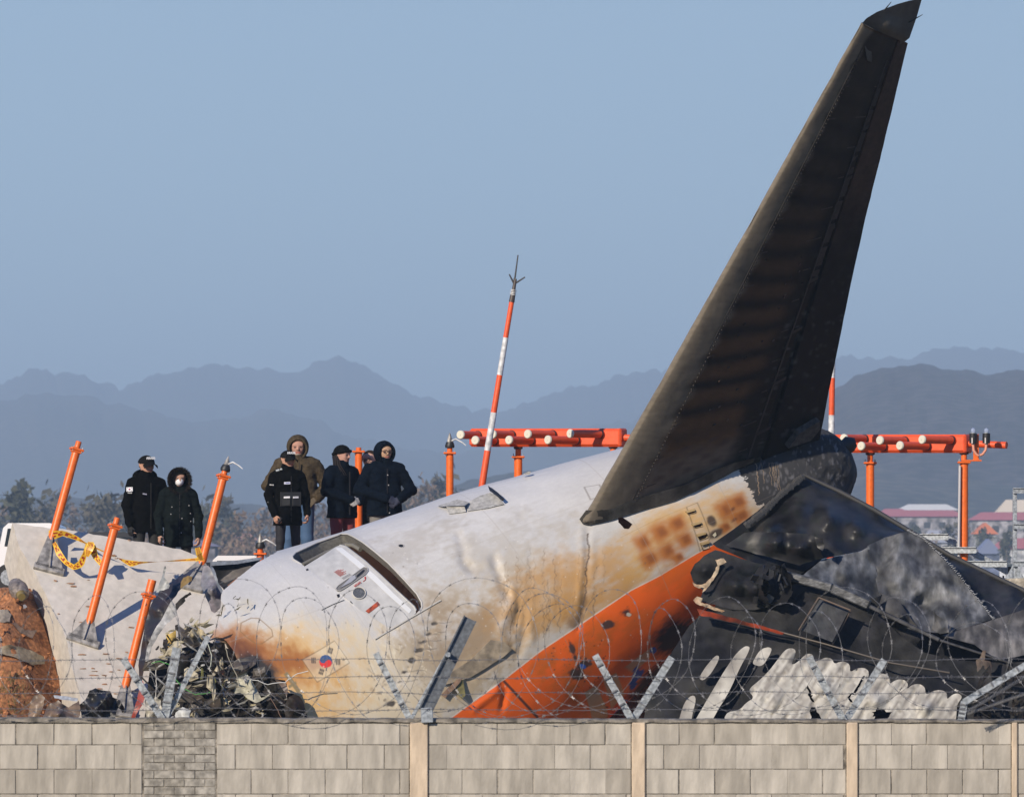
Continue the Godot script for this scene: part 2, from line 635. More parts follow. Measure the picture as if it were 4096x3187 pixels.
func tree_trunk(h: float, r0: float, sd: int, limbs: int) -> ArrayMesh:
	var r := RandomNumberGenerator.new()
	r.seed = sd
	var g := Geo.new()
	g.tube(PackedVector3Array([Vector3.ZERO, Vector3(0.1, h * 0.4, 0), Vector3(0, h * 0.9, 0.1)]), PackedFloat32Array([r0, r0 * 0.7, r0 * 0.15]), 7)
	for k in limbs:
		var y := h * r.randf_range(0.3, 0.85)
		var a := r.randf() * TAU
		var l := h * r.randf_range(0.12, 0.3)
		g.tube(PackedVector3Array([Vector3(0, y, 0), Vector3(cos(a) * l, y + l * 0.8, sin(a) * l)]), PackedFloat32Array([r0 * 0.35, r0 * 0.08]), 5)
	return g.done()

func build_trees() -> void:
	var kinds := [
		["pine_tree", "dark green pine in the tree line beyond the embankment", leaf_crown(420, 11.0, 3.0, 1, Color(0.045, 0.048, 0.028), Color(0.075, 0.075, 0.042), true, 0.65), tree_trunk(10.0, 0.25, 2, 5), "pines in the tree line"],
		["pine_tree", "", leaf_crown(380, 9.0, 3.4, 3, Color(0.055, 0.050, 0.032), Color(0.085, 0.075, 0.05), true, 0.65), tree_trunk(8.4, 0.25, 4, 5), ""],
		["bare_tree", "brown leafless winter tree in the tree line beyond the embankment", leaf_crown(260, 9.5, 3.0, 5, Color(0.13, 0.085, 0.055), Color(0.17, 0.12, 0.085), false, 0.42), tree_trunk(9.0, 0.22, 6, 16), "leafless trees in the tree line"],
		["bare_tree", "", leaf_crown(240, 8.0, 3.4, 7, Color(0.14, 0.10, 0.07), Color(0.20, 0.15, 0.11), false, 0.42), tree_trunk(7.5, 0.2, 8, 14), ""],
	]
	# photo column, photo row of the crown's top, distance, kind
	var spots: Array = []
	var r := RandomNumberGenerator.new()
	r.seed = 31
	var x := -520.0
	while x < 1780.0:
		var top := 2010.0 + 45.0 * nz.get_noise_2d(x * 0.011, 1.0) + r.randf_range(-25, 35)
		if x > 60 and x < 110:
			top = 1930.0
		elif x > 860 and x < 1060:
			top += 25.0
		elif x > 1000 and x < 1100:
			top = 1960.0
		elif x > 1560:
			top = 1945.0 + r.randf_range(-30, 30)
		spots.append([x, top, r.randf_range(860, 1150), r.randi() % 4])
		x += r.randf_range(24, 52)
	x = 3420.0
	while x < 4140.0:
		spots.append([x, r.randf_range(2080, 2140), r.randf_range(1050, 1300), r.randi() % 4])
		x += r.randf_range(60, 120)
	for s in spots:
		var k: Array = kinds[s[3]]
		var first: Array = kinds[s[3] - s[3] % 2]
		var foot := P(s[0], 0, s[2])
		foot.y = 0.0
		var tall: float = P(s[0], s[1], s[2]).y / (11.0 if s[3] == 0 else 9.3)
		var o := thing(k[0], first[1], "tree", foot, first[4])
		var a := obj("trunk", k[3], M.bark, o)
		var b := obj("crown", k[2], M.vc_plain, o)
		for q in [a, b]:
			q.position = Vector3.ZERO
			q.scale = Vector3(tall, tall, tall)
			q.rotation.y = r.randf() * TAU

func house(x0: float, x1: float, y_eave: float, y_ridge: float, d: float, wall_c: Color, roof_c: Color, label: String, gable := false) -> void:
	var a := P(x0, y_eave, d)
	var b := P(x1, y_eave, d)
	var ridge := P((x0 + x1) * 0.5, y_ridge, d).y
	var deep := 8.0
	var o := thing("house", label, "house", Vector3((a.x + b.x) * 0.5, 0, -d - deep * 0.5), "houses of the far town")
	var g := Geo.new()
	g.box(Transform3D(Basis(), Vector3((a.x + b.x) * 0.5, a.y * 0.5, -d - deep * 0.5)), Vector3(b.x - a.x, a.y, deep), 0.05)
	obj("wall", g.done(), mat(wall_c.linear_to_srgb(), 0.9, 0.0, M.coarse, Vector3.ONE * 0.1), o)
	g = Geo.new()
	var e := 0.5
	var z0 := -d + e
	var z1 := -d - deep - e
	var y := a.y
	if gable:
		var mx := (a.x + b.x) * 0.5
		g.quad(Vector3(a.x - e, y, z0), Vector3(mx, ridge, z0), Vector3(mx, ridge, z1), Vector3(a.x - e, y, z1))
		g.quad(Vector3(mx, ridge, z0), Vector3(b.x + e, y, z0), Vector3(b.x + e, y, z1), Vector3(mx, ridge, z1))
		g.tri(Vector3(a.x - e, y, z0), Vector3(b.x + e, y, z0), Vector3(mx, ridge, z0))
		g.tri(Vector3(b.x + e, y, z1), Vector3(a.x - e, y, z1), Vector3(mx, ridge, z1))
	else:
		var mz := (z0 + z1) * 0.5
		var i := minf(2.0, (b.x - a.x) * 0.2)
		g.quad(Vector3(a.x - e, y, z0), Vector3(b.x + e, y, z0), Vector3(b.x - i, ridge, mz), Vector3(a.x + i, ridge, mz))
		g.quad(Vector3(b.x + e, y, z1), Vector3(a.x - e, y, z1), Vector3(a.x + i, ridge, mz), Vector3(b.x - i, ridge, mz))
		g.tri(Vector3(b.x + e, y, z0), Vector3(b.x + e, y, z1), Vector3(b.x - i, ridge, mz))
		g.tri(Vector3(a.x - e, y, z1), Vector3(a.x - e, y, z0), Vector3(a.x + i, ridge, mz))
	obj("roof", g.done(), mat(roof_c.linear_to_srgb(), 0.8), o)
	var n := int((b.x - a.x) / 3.0)
	for k in n:
		g = Geo.new()
		var wx := lerpf(a.x, b.x, (k + 0.5) / n)
		g.box(Transform3D(Basis(), Vector3(wx, a.y - 1.7, -d + 0.03)), Vector3(1.3, 1.2, 0.1))
		obj("window", g.done(), M.dark, o)

func build_town() -> void:
	var cream := Color(0.66, 0.58, 0.46)
	var white := Color(0.72, 0.73, 0.75)
	var pink := Color(0.42, 0.13, 0.14)
	var blue := Color(0.16, 0.19, 0.30)
	house(3520, 3640, 2060, 2034, 1500, Color(0.35, 0.33, 0.36), pink, "low grey house with faded red roof in the far town")
	house(3600, 3830, 2040, 2016, 1520, cream, Color(0.70, 0.68, 0.62), "long cream shed with pale flat roof in the far town")
	house(3560, 3860, 2066, 2040, 1440, Color(0.38, 0.36, 0.38), pink, "long grey house with red roof before the cream shed")
	house(4000, 4150, 2048, 1998, 1480, cream, Color(0.66, 0.56, 0.42), "tall cream block beside the steel frame in the far town")
	house(3890, 4140, 2080, 2048, 1410, Color(0.42, 0.40, 0.42), pink, "red roofed house in front of the tall cream block")
	house(3905, 3985, 2136, 2090, 1300, Color(0.55, 0.55, 0.56), Color(0.55, 0.16, 0.06), "small house with orange gable roof in the far town", true)
	house(3915, 4000, 2215, 2155, 1180, blue, blue, "slate blue gabled barn in the far town", true)
	house(3985, 4160, 2195, 2152, 1210, white, pink, "white house with wide red roof beside the blue barn")
	house(3690, 3850, 2170, 2120, 1250, Color(0.45, 0.46, 0.5), Color(0.35, 0.36, 0.4), "grey low house behind the orange lamp post")
	house(440, 500, 2060, 2044, 1180, white, Color(0.2, 0.25, 0.4), "white cottage with blue roof among the trees")
	house(80, 170, 2062, 2040, 1200, Color(0.5, 0.5, 0.52), Color(0.22, 0.26, 0.4), "grey cottage with blue roof among the trees")
	house(880, 1020, 2160, 2130, 1150, Color(0.4, 0.25, 0.18), Color(0.4, 0.2, 0.14), "brown low house with rust roof among the trees")
	house(600, 860, 2185, 2160, 820, Color(0.25, 0.25, 0.30), Color(0.22, 0.20, 0.25), "long dark shed with grey roof behind the trees")

# ================================================================ wall
func build_wall() -> void:
	var d := 60.0
	var top := P(0, 2874, d).y
	var w := thing("perimeter_wall", "long grey concrete block wall with tan pilasters and a brick patch", "wall", Vector3(0, 0, -d - 0.1))
	var x0 := P(-700, 0, d).x
	var x1 := P(4800, 0, d).x
	var g := Geo.new()
	g.box(Transform3D(Basis(), Vector3((x0 + x1) * 0.5, top * 0.5 - 0.01, -d - 0.107)), Vector3(x1 - x0, top - 0.03, 0.20))
	obj("mortar_core", g.done(), M.mortar, w)
	# uneven mortar cap
	var v := PackedVector3Array()
	var idx := PackedInt32Array()
	var n := 420
	for i in n + 1:
		var x := lerpf(x0, x1, float(i) / n)
		var a := 0.012 * nz.get_noise_2d(x * 3.0, 0.0) + 0.005 * nz.get_noise_2d(x * 14.0, 5.0)
		var sag := -0.022 * clampf((x - x0) / (x1 - x0), 0, 1)
		var low := top - 0.035 + 0.012 * nz.get_noise_2d(x * 4.0, 9.0)
		var prof := [[low, 0.006], [low + 0.004, 0.016], [top + 0.004 + a + sag, 0.012], [top + 0.012 + a + sag, -0.03], [top + 0.012 + a * 0.6 + sag, -0.19], [low, -0.215]]
		for q in prof:
			v.append(Vector3(x, q[0], -d + q[1]))
		if i < n:
			for j in 5:
				var b := i * 6 + j
				idx.append_array([b, b + 1, b + 6, b + 1, b + 7, b + 6])
	obj("mortar_cap", indexed(v, PackedColorArray(), idx), mat(lin(0.30, 0.27, 0.225), 0.95, 0.0, M.coarse, Vector3.ONE * 2.0, M.bump, 1.0), w)
	# courses of blocks between the pilasters; the patch of small bricks fills photo columns 572 to 862
	var rows := [2893.0, 2979.0, 3077.0, 3176.0, 3274.0]
	var spans := [[-690, 566, 153.0, true], [868, 1636, 149.0, false], [1716, 2524, 144.0, false], [2586, 3384, 144.0, false], [3437, 4046, 143.0, false], [4075, 4790, 143.0, false]]
	var shapes := {}
	for s in spans:
		for r in 4:
			var y0: float = rows[r] + 1.5
			var y1: float = rows[r + 1] - 1.5
			var bw: float = s[2]
			var x: float = s[0] - (bw * 0.5 if r % 2 else bw * 0.08)
			while x < s[1]:
				var a := maxf(x, s[0])
				var b := minf(x + bw - 3.0 + rng.randf_range(-2, 2), s[1])
				x += bw
				if b - a < 12:
					continue
				var key := "%d_%d" % [roundi((b - a) / 6.0), r]
				var size := Vector3((b - a) * d / F, (y1 - y0) * d / F, 0.03)
				if not shapes.has(key):
					var gg := Geo.new()
					gg.box(Transform3D(), size, 0.0035)
					shapes[key] = gg.done()
				var o := obj("block", shapes[key], M.blocks[rng.randi() % 7], w)
				o.position += P((a + b) * 0.5, (y0 + y1) * 0.5, d) + Vector3(0, 0, -0.0155 + rng.randf_range(-0.003, 0.003))
				o.rotation.z = rng.randf_range(-0.004, 0.004)
	# brick patch
	var gb := Geo.new()
	gb.box(Transform3D(), Vector3(79.0 * d / F, 29.0 * d / F, 0.03), 0.003)
	var full := gb.done()
	gb = Geo.new()
	gb.box(Transform3D(), Vector3(39.0 * d / F, 29.0 * d / F, 0.03), 0.003)
	var half := gb.done()
	for r in 12:
		var y := 2905.0 + r * 32.2
		var x := 574.0 if r % 2 else 574.0 - 40.0
		while x < 860.0:
			var is_half := x < 573.0 or x + 80.0 > 880.0
			var xx := x + 20.0 + (40.0 if x < 573.0 else 0.0) if is_half else x + 40.0
			if is_half and xx > 850.0:
				xx = 842.0
			var o := obj("brick", half if is_half else full, M.bricks[rng.randi() % 4], w)
			o.position += P(xx, y, d) + Vector3(0, 0, -0.017 + rng.randf_range(-0.004, 0.003))
			o.rotation.z = rng.randf_range(-0.02, 0.02)
			x += 82.0
	for p in [[1640, 1712], [2528, 2582], [3388, 3433], [4049, 4072]]:
		g = Geo.new()
		var a := P(p[0], 2872, d)
		var b := P(p[1], 2872, d)
		g.box(Transform3D(Basis(), Vector3((a.x + b.x) * 0.5, top * 0.5 - 0.012, -d + 0.0)), Vector3(b.x - a.x, top - 0.04, 0.045), 0.008)
		obj("pilaster", g.done(), M.pilaster, w)

# ================================================================ wreck
# fuselage sections: centre (photo pixels), radius (pixels), distance of the axis
const SEC := [[900.0, 3060.0, 770.0, 90.2], [1184.0, 2930.0, 728.0, 90.4], [1425.0, 2820.0, 690.0, 90.6], [1665.0, 2693.0, 640.0, 90.8], [2141.0, 2431.0, 540.0, 91.2], [2660.0, 2154.0, 400.0, 91.6], [3036.0, 1985.0, 285.0, 91.95], [3270.0, 1880.0, 188.0, 92.15], [3370.0, 1838.0, 112.0, 92.25], [3405.0, 1820.0, 20.0, 92.28]]
const T_N := 340
const A_N := 230
const A0 := -0.9
const A1 := 3.75
const TW := 1500
const TH := 1100
var tex_r := PackedFloat32Array()
var tex_g := PackedFloat32Array()
var tex_b := PackedFloat32Array()
var creases: Array = []
var skin_table := PackedVector2Array()

func axis_at(t: float) -> Array:
	var n := SEC.size() - 1
	var s := clampf(t, 0.0, 0.9999) * n
	var k := int(s)
	var f := s - k
	var q: Array[Vector4] = []
	for j in 4:
		var e: Array = SEC[clampi(k - 1 + j, 0, n)]
		q.append(Vector4(e[0], e[1], e[2], e[3]))
	var r := 0.5 * ((2.0 * q[1]) + (q[2] - q[0]) * f + (2.0 * q[0] - 5.0 * q[1] + 4.0 * q[2] - q[3]) * f * f + (3.0 * q[1] - q[0] - 3.0 * q[2] + q[3]) * f * f * f)
	var dr := 0.5 * ((q[2] - q[0]) + 2.0 * (2.0 * q[0] - 5.0 * q[1] + 4.0 * q[2] - q[3]) * f + 3.0 * (3.0 * q[1] - q[0] - 3.0 * q[2] + q[3]) * f * f)
	var c := P(r.x, r.y, r.w)
	var ahead := P(r.x + dr.x * 0.02, r.y + dr.y * 0.02, r.w + dr.w * 0.02)
	return [c, (ahead - c).normalized(), maxf(r.z, 6.0) * r.w / F]

# a point of the skin: t along the axis, a round it (0 crown, PI/2 towards the camera), "out" metres outside
func skin(t: float, a: float, out := 0.0) -> Vector3:
	var x := axis_at(t)
	var ax: Vector3 = x[1]
	var w := (Vector3.BACK - ax * ax.z).normalized()
	var u := w.cross(ax)
	return (x[0] as Vector3) + (u * cos(a) + w * sin(a)) * ((x[2] as float) + out)

# the place (t, a) on the near side of the skin that the photo shows at pixel p
func on_skin(x: float, y: float) -> Vector2:
	if skin_table.is_empty():
		for i in 24:
			for j in 12:
				skin_table.append(px(skin((i + 0.5) / 24.0, lerpf(0.0, 2.9, (j + 0.5) / 12.0))))
	var bk := 0
	var bd := 1e12
	var want := Vector2(x, y)
	for k in 288:
		var d := skin_table[k].distance_squared_to(want)
		if d < bd:
			bd = d
			bk = k
	var best := Vector2((bk / 12 + 0.5) / 24.0, lerpf(0.0, 2.9, (bk % 12 + 0.5) / 12.0))
	for it in 12:
		var p := px(skin(best.x, best.y))
		var e := Vector2(x, y) - p
		if e.length_squared() < 0.05:
			break
		var pt := (px(skin(best.x + 0.002, best.y)) - p) / 0.002
		var pa := (px(skin(best.x, best.y + 0.01)) - p) / 0.01
		var det := pt.x * pa.y - pt.y * pa.x
		if absf(det) < 1e-3:
			break
		var s := Vector2((e.x * pa.y - e.y * pa.x) / det, (pt.x * e.y - pt.y * e.x) / det)
		best += s.clamp(Vector2(-0.05, -0.25), Vector2(0.05, 0.25))
		best = best.clamp(Vector2(0.0, 0.02), Vector2(0.995, 3.1))
	return best

func skin_d(x: float, y: float) -> float:
	var q := on_skin(x, y)
	return -skin(q.x, q.y).z

func to_tex(q: Vector2) -> Vector2:
	return Vector2(q.x * TW, (q.y - A0) / (A1 - A0) * TH)

func tx(x: float, y: float) -> Vector2:
	return to_tex(on_skin(x, y))

func put(i: int, c: Color, a: float) -> void:
	tex_r[i] = lerpf(tex_r[i], c.r, a)
	tex_g[i] = lerpf(tex_g[i], c.g, a)
	tex_b[i] = lerpf(tex_b[i], c.b, a)

# a scorch mark: centre and half axes as photo pixels, found on the skin
func blob(x: float, y: float, rx: float, ry: float, turn: float, c: Color, alpha: float, ragged := 0.35, soft := 0.9, square := false) -> void:
	var o := tx(x, y)
	var ca := cos(turn)
	var sa := sin(turn)
	var e1 := tx(x + ca * rx, y + sa * rx) - o
	var e2 := tx(x - sa * ry, y + ca * ry) - o
	var det := e1.x * e2.y - e1.y * e2.x
	if absf(det) < 1.0:
		return
	var reach := Vector2(absf(e1.x) + absf(e2.x), absf(e1.y) + absf(e2.y)) * 1.3
	for j in range(maxi(0, int(o.y - reach.y)), mini(TH, int(o.y + reach.y))):
		for i in range(maxi(0, int(o.x - reach.x)), mini(TW, int(o.x + reach.x))):
			var e := Vector2(i, j) - o
			var p := (e.x * e2.y - e.y * e2.x) / det
			var q := (e1.x * e.y - e1.y * e.x) / det
			var r := pow(p * p * p * p + q * q * q * q, 0.25) if square else sqrt(p * p + q * q)
			if r > 1.35:
				continue
			r += ragged * (nz.get_noise_2d(i * 0.012, j * 0.012) + 0.6 * nz.get_noise_2d(i * 0.06, j * 0.06))
			var a := 1.0 - smoothstep(1.0 - soft, 1.0, r)
			if a > 0.002:
				put(j * TW + i, c, a * alpha)

# a filled outline given in photo pixels
func patch(out: Array, c: Color, alpha: float, soft := 2.0, ragged := 0.0) -> void:
	var poly := PackedVector2Array()
	for p in pts2(out):
		poly.append(tx(p.x, p.y))
	patch_tex(poly, c, alpha, soft, ragged)

func patch_tex(poly: PackedVector2Array, c: Color, alpha: float, soft := 2.0, ragged := 0.0) -> void:
	var lo := poly[0]
	var hi := poly[0]
	for p in poly:
		lo = lo.min(p)
		hi = hi.max(p)
	for j in range(maxi(0, int(lo.y - 2)), mini(TH, int(hi.y + 3))):
		for i in range(maxi(0, int(lo.x - 2)), mini(TW, int(hi.x + 3))):
			var p := Vector2(i, j)
			if ragged > 0.0:
				p += Vector2(nz.get_noise_2d(i * 0.03, j * 0.03), nz.get_noise_2d(i * 0.03 + 99.0, j * 0.03)) * ragged * 2.0
				p += Vector2(nz.get_noise_2d(i * 0.12, j * 0.12), nz.get_noise_2d(i * 0.12 + 99.0, j * 0.12)) * ragged
			if not Geometry2D.is_point_in_polygon(p, poly):
				continue
			var a := alpha
			if soft > 0.6:
				a *= clampf(edge_dist(p, poly) / soft, 0.0, 1.0)
			put(j * TW + i, c, a)

# a line on the skin, photo pixels in, w texels wide
func line(out: Array, w: float, c: Color, alpha: float, wob := 0.0) -> void:
	var q := PackedVector2Array()
	for p in pts2(out):
		q.append(tx(p.x, p.y))
	line_tex(q, w, c, alpha, wob)

func line_tex(q: PackedVector2Array, w: float, c: Color, alpha: float, wob := 0.0) -> void:
	for k in q.size() - 1:
		var n := maxi(1, int(q[k].distance_to(q[k + 1]) * 1.2))
		for s in n:
			var p := q[k].lerp(q[k + 1], float(s) / n)
			if wob > 0.0:
				p += Vector2(nz.get_noise_2d(p.x * 0.05, p.y * 0.05), nz.get_noise_2d(p.x * 0.05, p.y * 0.05 + 50.0)) * wob
			var r := int(ceil(w))
			for j in range(int(p.y) - r, int(p.y) + r + 2):
				for i in range(int(p.x) - r, int(p.x) + r + 2):
					if i < 0 or j < 0 or i >= TW or j >= TH:
						continue
					var a := clampf(w * 0.5 + 0.5 - Vector2(i, j).distance_to(p), 0, 1)
					if a > 0:
						put(j * TW + i, c, a * alpha * 0.6)

func paint_fuselage() -> ImageTexture:
	tex_r.resize(TW * TH)
	tex_g.resize(TW * TH)
	tex_b.resize(TW * TH)
	for j in TH:
		for i in TW:
			var k := j * TW + i
			var n := 0.5 + 0.5 * nz.get_noise_2d(i * 0.006, j * 0.006)
			var m := nz.get_noise_2d(i * 0.09, j * 0.09)
			var f := 0.56 - 0.12 * n + 0.03 * m + rng.randf_range(-0.02, 0.02)
			tex_r[k] = f
			tex_g[k] = f * 0.985
			tex_b[k] = f * 0.955
	var tan_c := Color(0.56, 0.33, 0.095)
	var cream := Color(0.60, 0.51, 0.35)
	var brown := Color(0.29, 0.095, 0.013)
	var deep := Color(0.10, 0.026, 0.012)
	var soot := Color(0.017, 0.017, 0.019)
	var grime := Color(0.25, 0.19, 0.125)
	# dull dirt over the middle
	blob(1700, 2700, 700, 420, -0.5, cream, 0.75, 0.4)
	blob(2200, 2400, 620, 330, -0.5, Color(0.43, 0.34, 0.215), 0.75, 0.35)
	blob(1750, 2620, 420, 340, -0.6, grime, 0.80, 0.5)
	blob(1900, 2560, 380, 220, -0.5, Color(0.27, 0.185, 0.10), 0.65, 0.5)
	blob(1600, 2200, 330, 130, -0.3, Color(0.34, 0.31, 0.265), 0.5, 0.8)
	blob(2000, 2180, 460, 180, -0.3, Color(0.38, 0.35, 0.30), 0.5, 0.8)
	blob(1380, 2860, 700, 400, -0.3, cream, 0.85, 0.4)
	blob(1150, 2660, 560, 330, -0.1, cream, 0.95, 0.25)
	# heat marks by the torn end
	blob(1100, 2670, 430, 250, 0.1, tan_c, 0.95, 0.25)
	blob(1110, 2830, 400, 200, 0.0, tan_c, 0.85, 0.3)
	blob(1010, 2600, 320, 120, 0.38, brown, 0.95, 0.3)
	blob(1150, 2650, 280, 70, 0.05, brown, 0.95, 0.35)
	blob(1120, 2720, 260, 50, 0.1, Color(0.40, 0.16, 0.028), 0.8, 0.4)
	blob(980, 2625, 160, 80, 0.6, deep, 0.9, 0.3)
	blob(1000, 2680, 140, 80, 0.25, soot, 0.97, 0.3, 0.5)
	blob(985, 2420, 60, 50, 0.0, Color(0.5, 0.45, 0.33), 0.5)
	# heat marks of the middle, fading spots between the frames
	for s in [[2120, 2430, 240, 170, 0.65], [2290, 2340, 180, 190, 0.7], [2440, 2260, 170, 130, 0.7], [2470, 2360, 170, 90, 0.75], [2330, 2440, 200, 120, 0.65], [2230, 2260, 180, 120, 0.35]]:
		blob(s[0], s[1], s[2], s[3], -0.5, Color(0.46, 0.235, 0.048), s[4], 0.35)
	blob(2330, 2430, 22, 130, 0.25, Color(0.11, 0.065, 0.03), 0.75, 0.5)
	blob(2290, 2500, 40, 60, 0.25, Color(0.09, 0.05, 0.03), 0.6, 0.6)
	for s in [[2650, 2150, 270, 160], [2900, 2050, 220, 150]]:
		blob(s[0], s[1], s[2], s[3], -0.5, Color(0.56, 0.34, 0.10), 0.85, 0.25)
	for s in [[2570, 2170, 40, 46], [2598, 2236, 42, 40], [2640, 2130, 46, 48], [2668, 2205, 48, 46], [2706, 2098, 44, 40], [2738, 2160, 44, 46], [2712, 2232, 30, 26], [2900, 2042, 40, 50], [2950, 2010, 46, 40], [2962, 2066, 46, 34], [2900, 2110, 26, 26]]:
		blob(s[0], s[1], s[2] * 1.25, s[3] * 1.2, -0.52, Color(0.38, 0.125, 0.012), 0.95, 0.12, 0.72, true)
		blob(s[0] + 6, s[1] - 4, s[2] * 0.6, s[3] * 0.6, -0.52, Color(0.19, 0.05, 0.008), 0.7, 0.2, 0.8, true)
	for s in [[2846, 2083, 24, 32], [2862, 2133, 40, 22]]:
		blob(s[0], s[1], s[2], s[3], -0.5, Color(0.05, 0.03, 0.02), 0.95, 0.15, 0.5)
	blob(2931, 2035, 18, 12, -0.6, deep, 0.8)
	blob(2938, 2079, 26, 10, -0.6, deep, 0.7)
	# burnt tail end
	patch([2945, 1860, 2985, 1930, 3010, 1985, 3030, 2015, 3075, 2025, 3120, 2010, 3250, 2000, 3399, 1900, 3402, 1810, 3380, 1770, 3300, 1715, 3150, 1718, 3000, 1735, 2950, 1770], soot, 0.97, 0.0, 5.0)
	var back := PackedVector2Array([to_tex(Vector2(0.685, -0.9)), to_tex(Vector2(1.0, -0.9)), to_tex(Vector2(1.0, 3.75)), to_tex(Vector2(0.78, 3.75)), to_tex(Vector2(0.77, 2.3)), to_tex(Vector2(0.745, 1.6)), to_tex(Vector2(0.70, 0.8)), to_tex(Vector2(0.69, 0.2))])
	patch_tex(back, soot, 0.97, 0.0, 5.0)
	for k in 160:
		blob(rng.randf_range(3010, 3380), rng.randf_range(1740, 2010), rng.randf_range(3, 10), rng.randf_range(6, 22), rng.randf_range(-0.4, 0.4), Color(0.16, 0.155, 0.16), rng.randf_range(0.2, 0.7), 0.7)
	for k in 9:
		var x := rng.randf_range(3010, 3110)
		line([x, 1850, x + 12, 1900 + rng.randf_range(0, 90)], 1.6, Color(0.40, 0.28, 0.17), 0.5, 3.0)
	# orange belly below the edge of the skin lap
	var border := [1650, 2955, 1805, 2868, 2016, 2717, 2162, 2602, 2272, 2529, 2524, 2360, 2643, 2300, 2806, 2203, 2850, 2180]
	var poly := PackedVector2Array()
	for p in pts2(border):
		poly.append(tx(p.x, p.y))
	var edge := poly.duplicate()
	poly.append(to_tex(Vector2(0.76, 2.2)))
	poly.append(to_tex(Vector2(0.74, 3.7)))
	poly.append(to_tex(Vector2(0.1, 3.7)))
	poly.append(to_tex(Vector2(0.1, 2.8)))
	patch_tex(poly, Color(0.82, 0.135, 0.012), 1.0, 0.0)
	line_tex(edge, 2.2, Color(0.66, 0.62, 0.55), 1.0)  # pale line paints in the sunlit edge of the lap
	# burns on the orange
	var rust := Color(0.40, 0.115, 0.014)
	for s in [[2180, 2640, 130, 60, 0.55], [2270, 2720, 150, 90, 0.6], [2330, 2600, 120, 70, 0.5], [2300, 2800, 60, 90, 0.55], [2400, 2520, 100, 60, 0.4], [2560, 2480, 120, 70, 0.4], [2700, 2300, 150, 60, 0.35]]:
		blob(s[0], s[1], s[2], s[3], -0.6, rust, s[4], 0.6)
	for s in [[2505, 2445, 34, 26], [2428, 2497, 24, 18], [2300, 2700, 40, 30], [2330, 2660, 34, 16], [2285, 2590, 14, 60]]:
		blob(s[0], s[1], s[2], s[3], -0.3, soot, 0.92, 0.7, 0.5)
	blob(2512, 2455, 14, 11, 0.0, Color(0.6, 0.58, 0.5), 0.95, 0.9, 0.3)
	for k in 90:
		blob(rng.randf_range(2200, 2440), rng.randf_range(2560, 2840), rng.randf_range(2, 7), rng.randf_range(2, 6), 0.0, Color(0.04, 0.03, 0.03), 0.8, 0.6)
	blob(2620, 2700, 130, 150, -0.9, soot, 0.98, 0.3, 0.55)
	blob(2720, 2560, 120, 60, -0.75, soot, 0.98, 0.3, 0.55)
	blob(2560, 2780, 120, 70, -0.9, soot, 0.98, 0.3, 0.55)
	# remains of the lettering
	var beige := Color(0.48, 0.38, 0.24)
	patch([2335, 2770, 2385, 2740, 2435, 2870, 2365, 2880], beige, 0.95, 1.0)
	patch([2410, 2720, 2465, 2688, 2500, 2780, 2440, 2840], beige, 0.9, 1.5)
	patch([2490, 2670, 2610, 2580, 2600, 2630, 2530, 2700], beige, 0.8, 4.0)
	for s in [[2545, 2700, 22, 40], [2535, 2745, 18, 26], [2480, 2840, 26, 22], [2612, 2600, 10, 12], [2330, 2665, 14, 8]]:
		blob(s[0], s[1], s[2], s[3], 0.5, Color(0.02, 0.11, 0.50), 0.95, 0.7, 0.4)
	line([2016, 2725, 2150, 2870], 3.2, Color(0.05, 0.02, 0.015), 1.0)
	# door print, flag, letters and seams
	door_print()
	flag_print()
	patch([1131, 2695, 1147, 2684, 1204, 2766, 1187, 2774], Color(0.20, 0.155, 0.075), 0.95, 0.8)
	patch([1148, 2741, 1180, 2722, 1186, 2734, 1155, 2754], Color(0.20, 0.155, 0.075), 0.95, 0.8)
	line([962, 2491, 1002, 2471, 1032, 2472, 1060, 2495, 1084, 2517, 1089, 2543, 1043, 2574, 1021, 2573, 987, 2550, 958, 2524, 962, 2491], 1.7, Color(0.20, 0.11, 0.035), 0.9)
	# thin cracks and drips that run down the skin
	for k in 34:
		var x := rng.randf_range(2000, 2420)
		var y := rng.randf_range(2180, 2420)
		line([x, y, x - 6 + rng.randf_range(-8, 8), y + rng.randf_range(50, 200)], 1.0, Color(0.12, 0.08, 0.045), rng.randf_range(0.3, 0.8), 5.0)
	line([2350, 2130, 2352, 2230, 2340, 2330, 2335, 2400, 2310, 2520], 2.0, Color(0.07, 0.045, 0.03), 0.85, 4.0)
	for k in 420:
		var x := rng.randf_range(950, 2600)
		var y := rng.randf_range(2150, 2800)
		blob(x, y, rng.randf_range(1.5, 4.5), rng.randf_range(1.5, 6), 0.0, Color(0.72, 0.70, 0.64) if k % 3 else Color(0.12, 0.10, 0.08), rng.randf_range(0.25, 0.7), 0.4)
	# scrape field under the door: smears and chipped paint
	for k in 110:
		var x := rng.randf_range(1480, 1760)
		var y := rng.randf_range(2500, 2800)
		blob(x, y, rng.randf_range(4, 22), rng.randf_range(2, 8), rng.randf_range(-1.0, 1.6), Color(0.66, 0.60, 0.46) if k % 2 else Color(0.22, 0.17, 0.12), rng.randf_range(0.3, 0.8), 0.8)
	for s in [[1732, 2493], [1709, 2535], [1690, 2566], [1671, 2599], [1643, 2641], [1619, 2686], [1596, 2726], [1563, 2813]]:
		blob(s[0], s[1], 22, 11, -0.25, Color(0.045, 0.038, 0.032), 0.95, 0.7, 0.6)
		line([s[0], s[1], s[0] + 75, s[1] - 8], 1.4, Color(0.10, 0.09, 0.08), 0.7, 2.0)
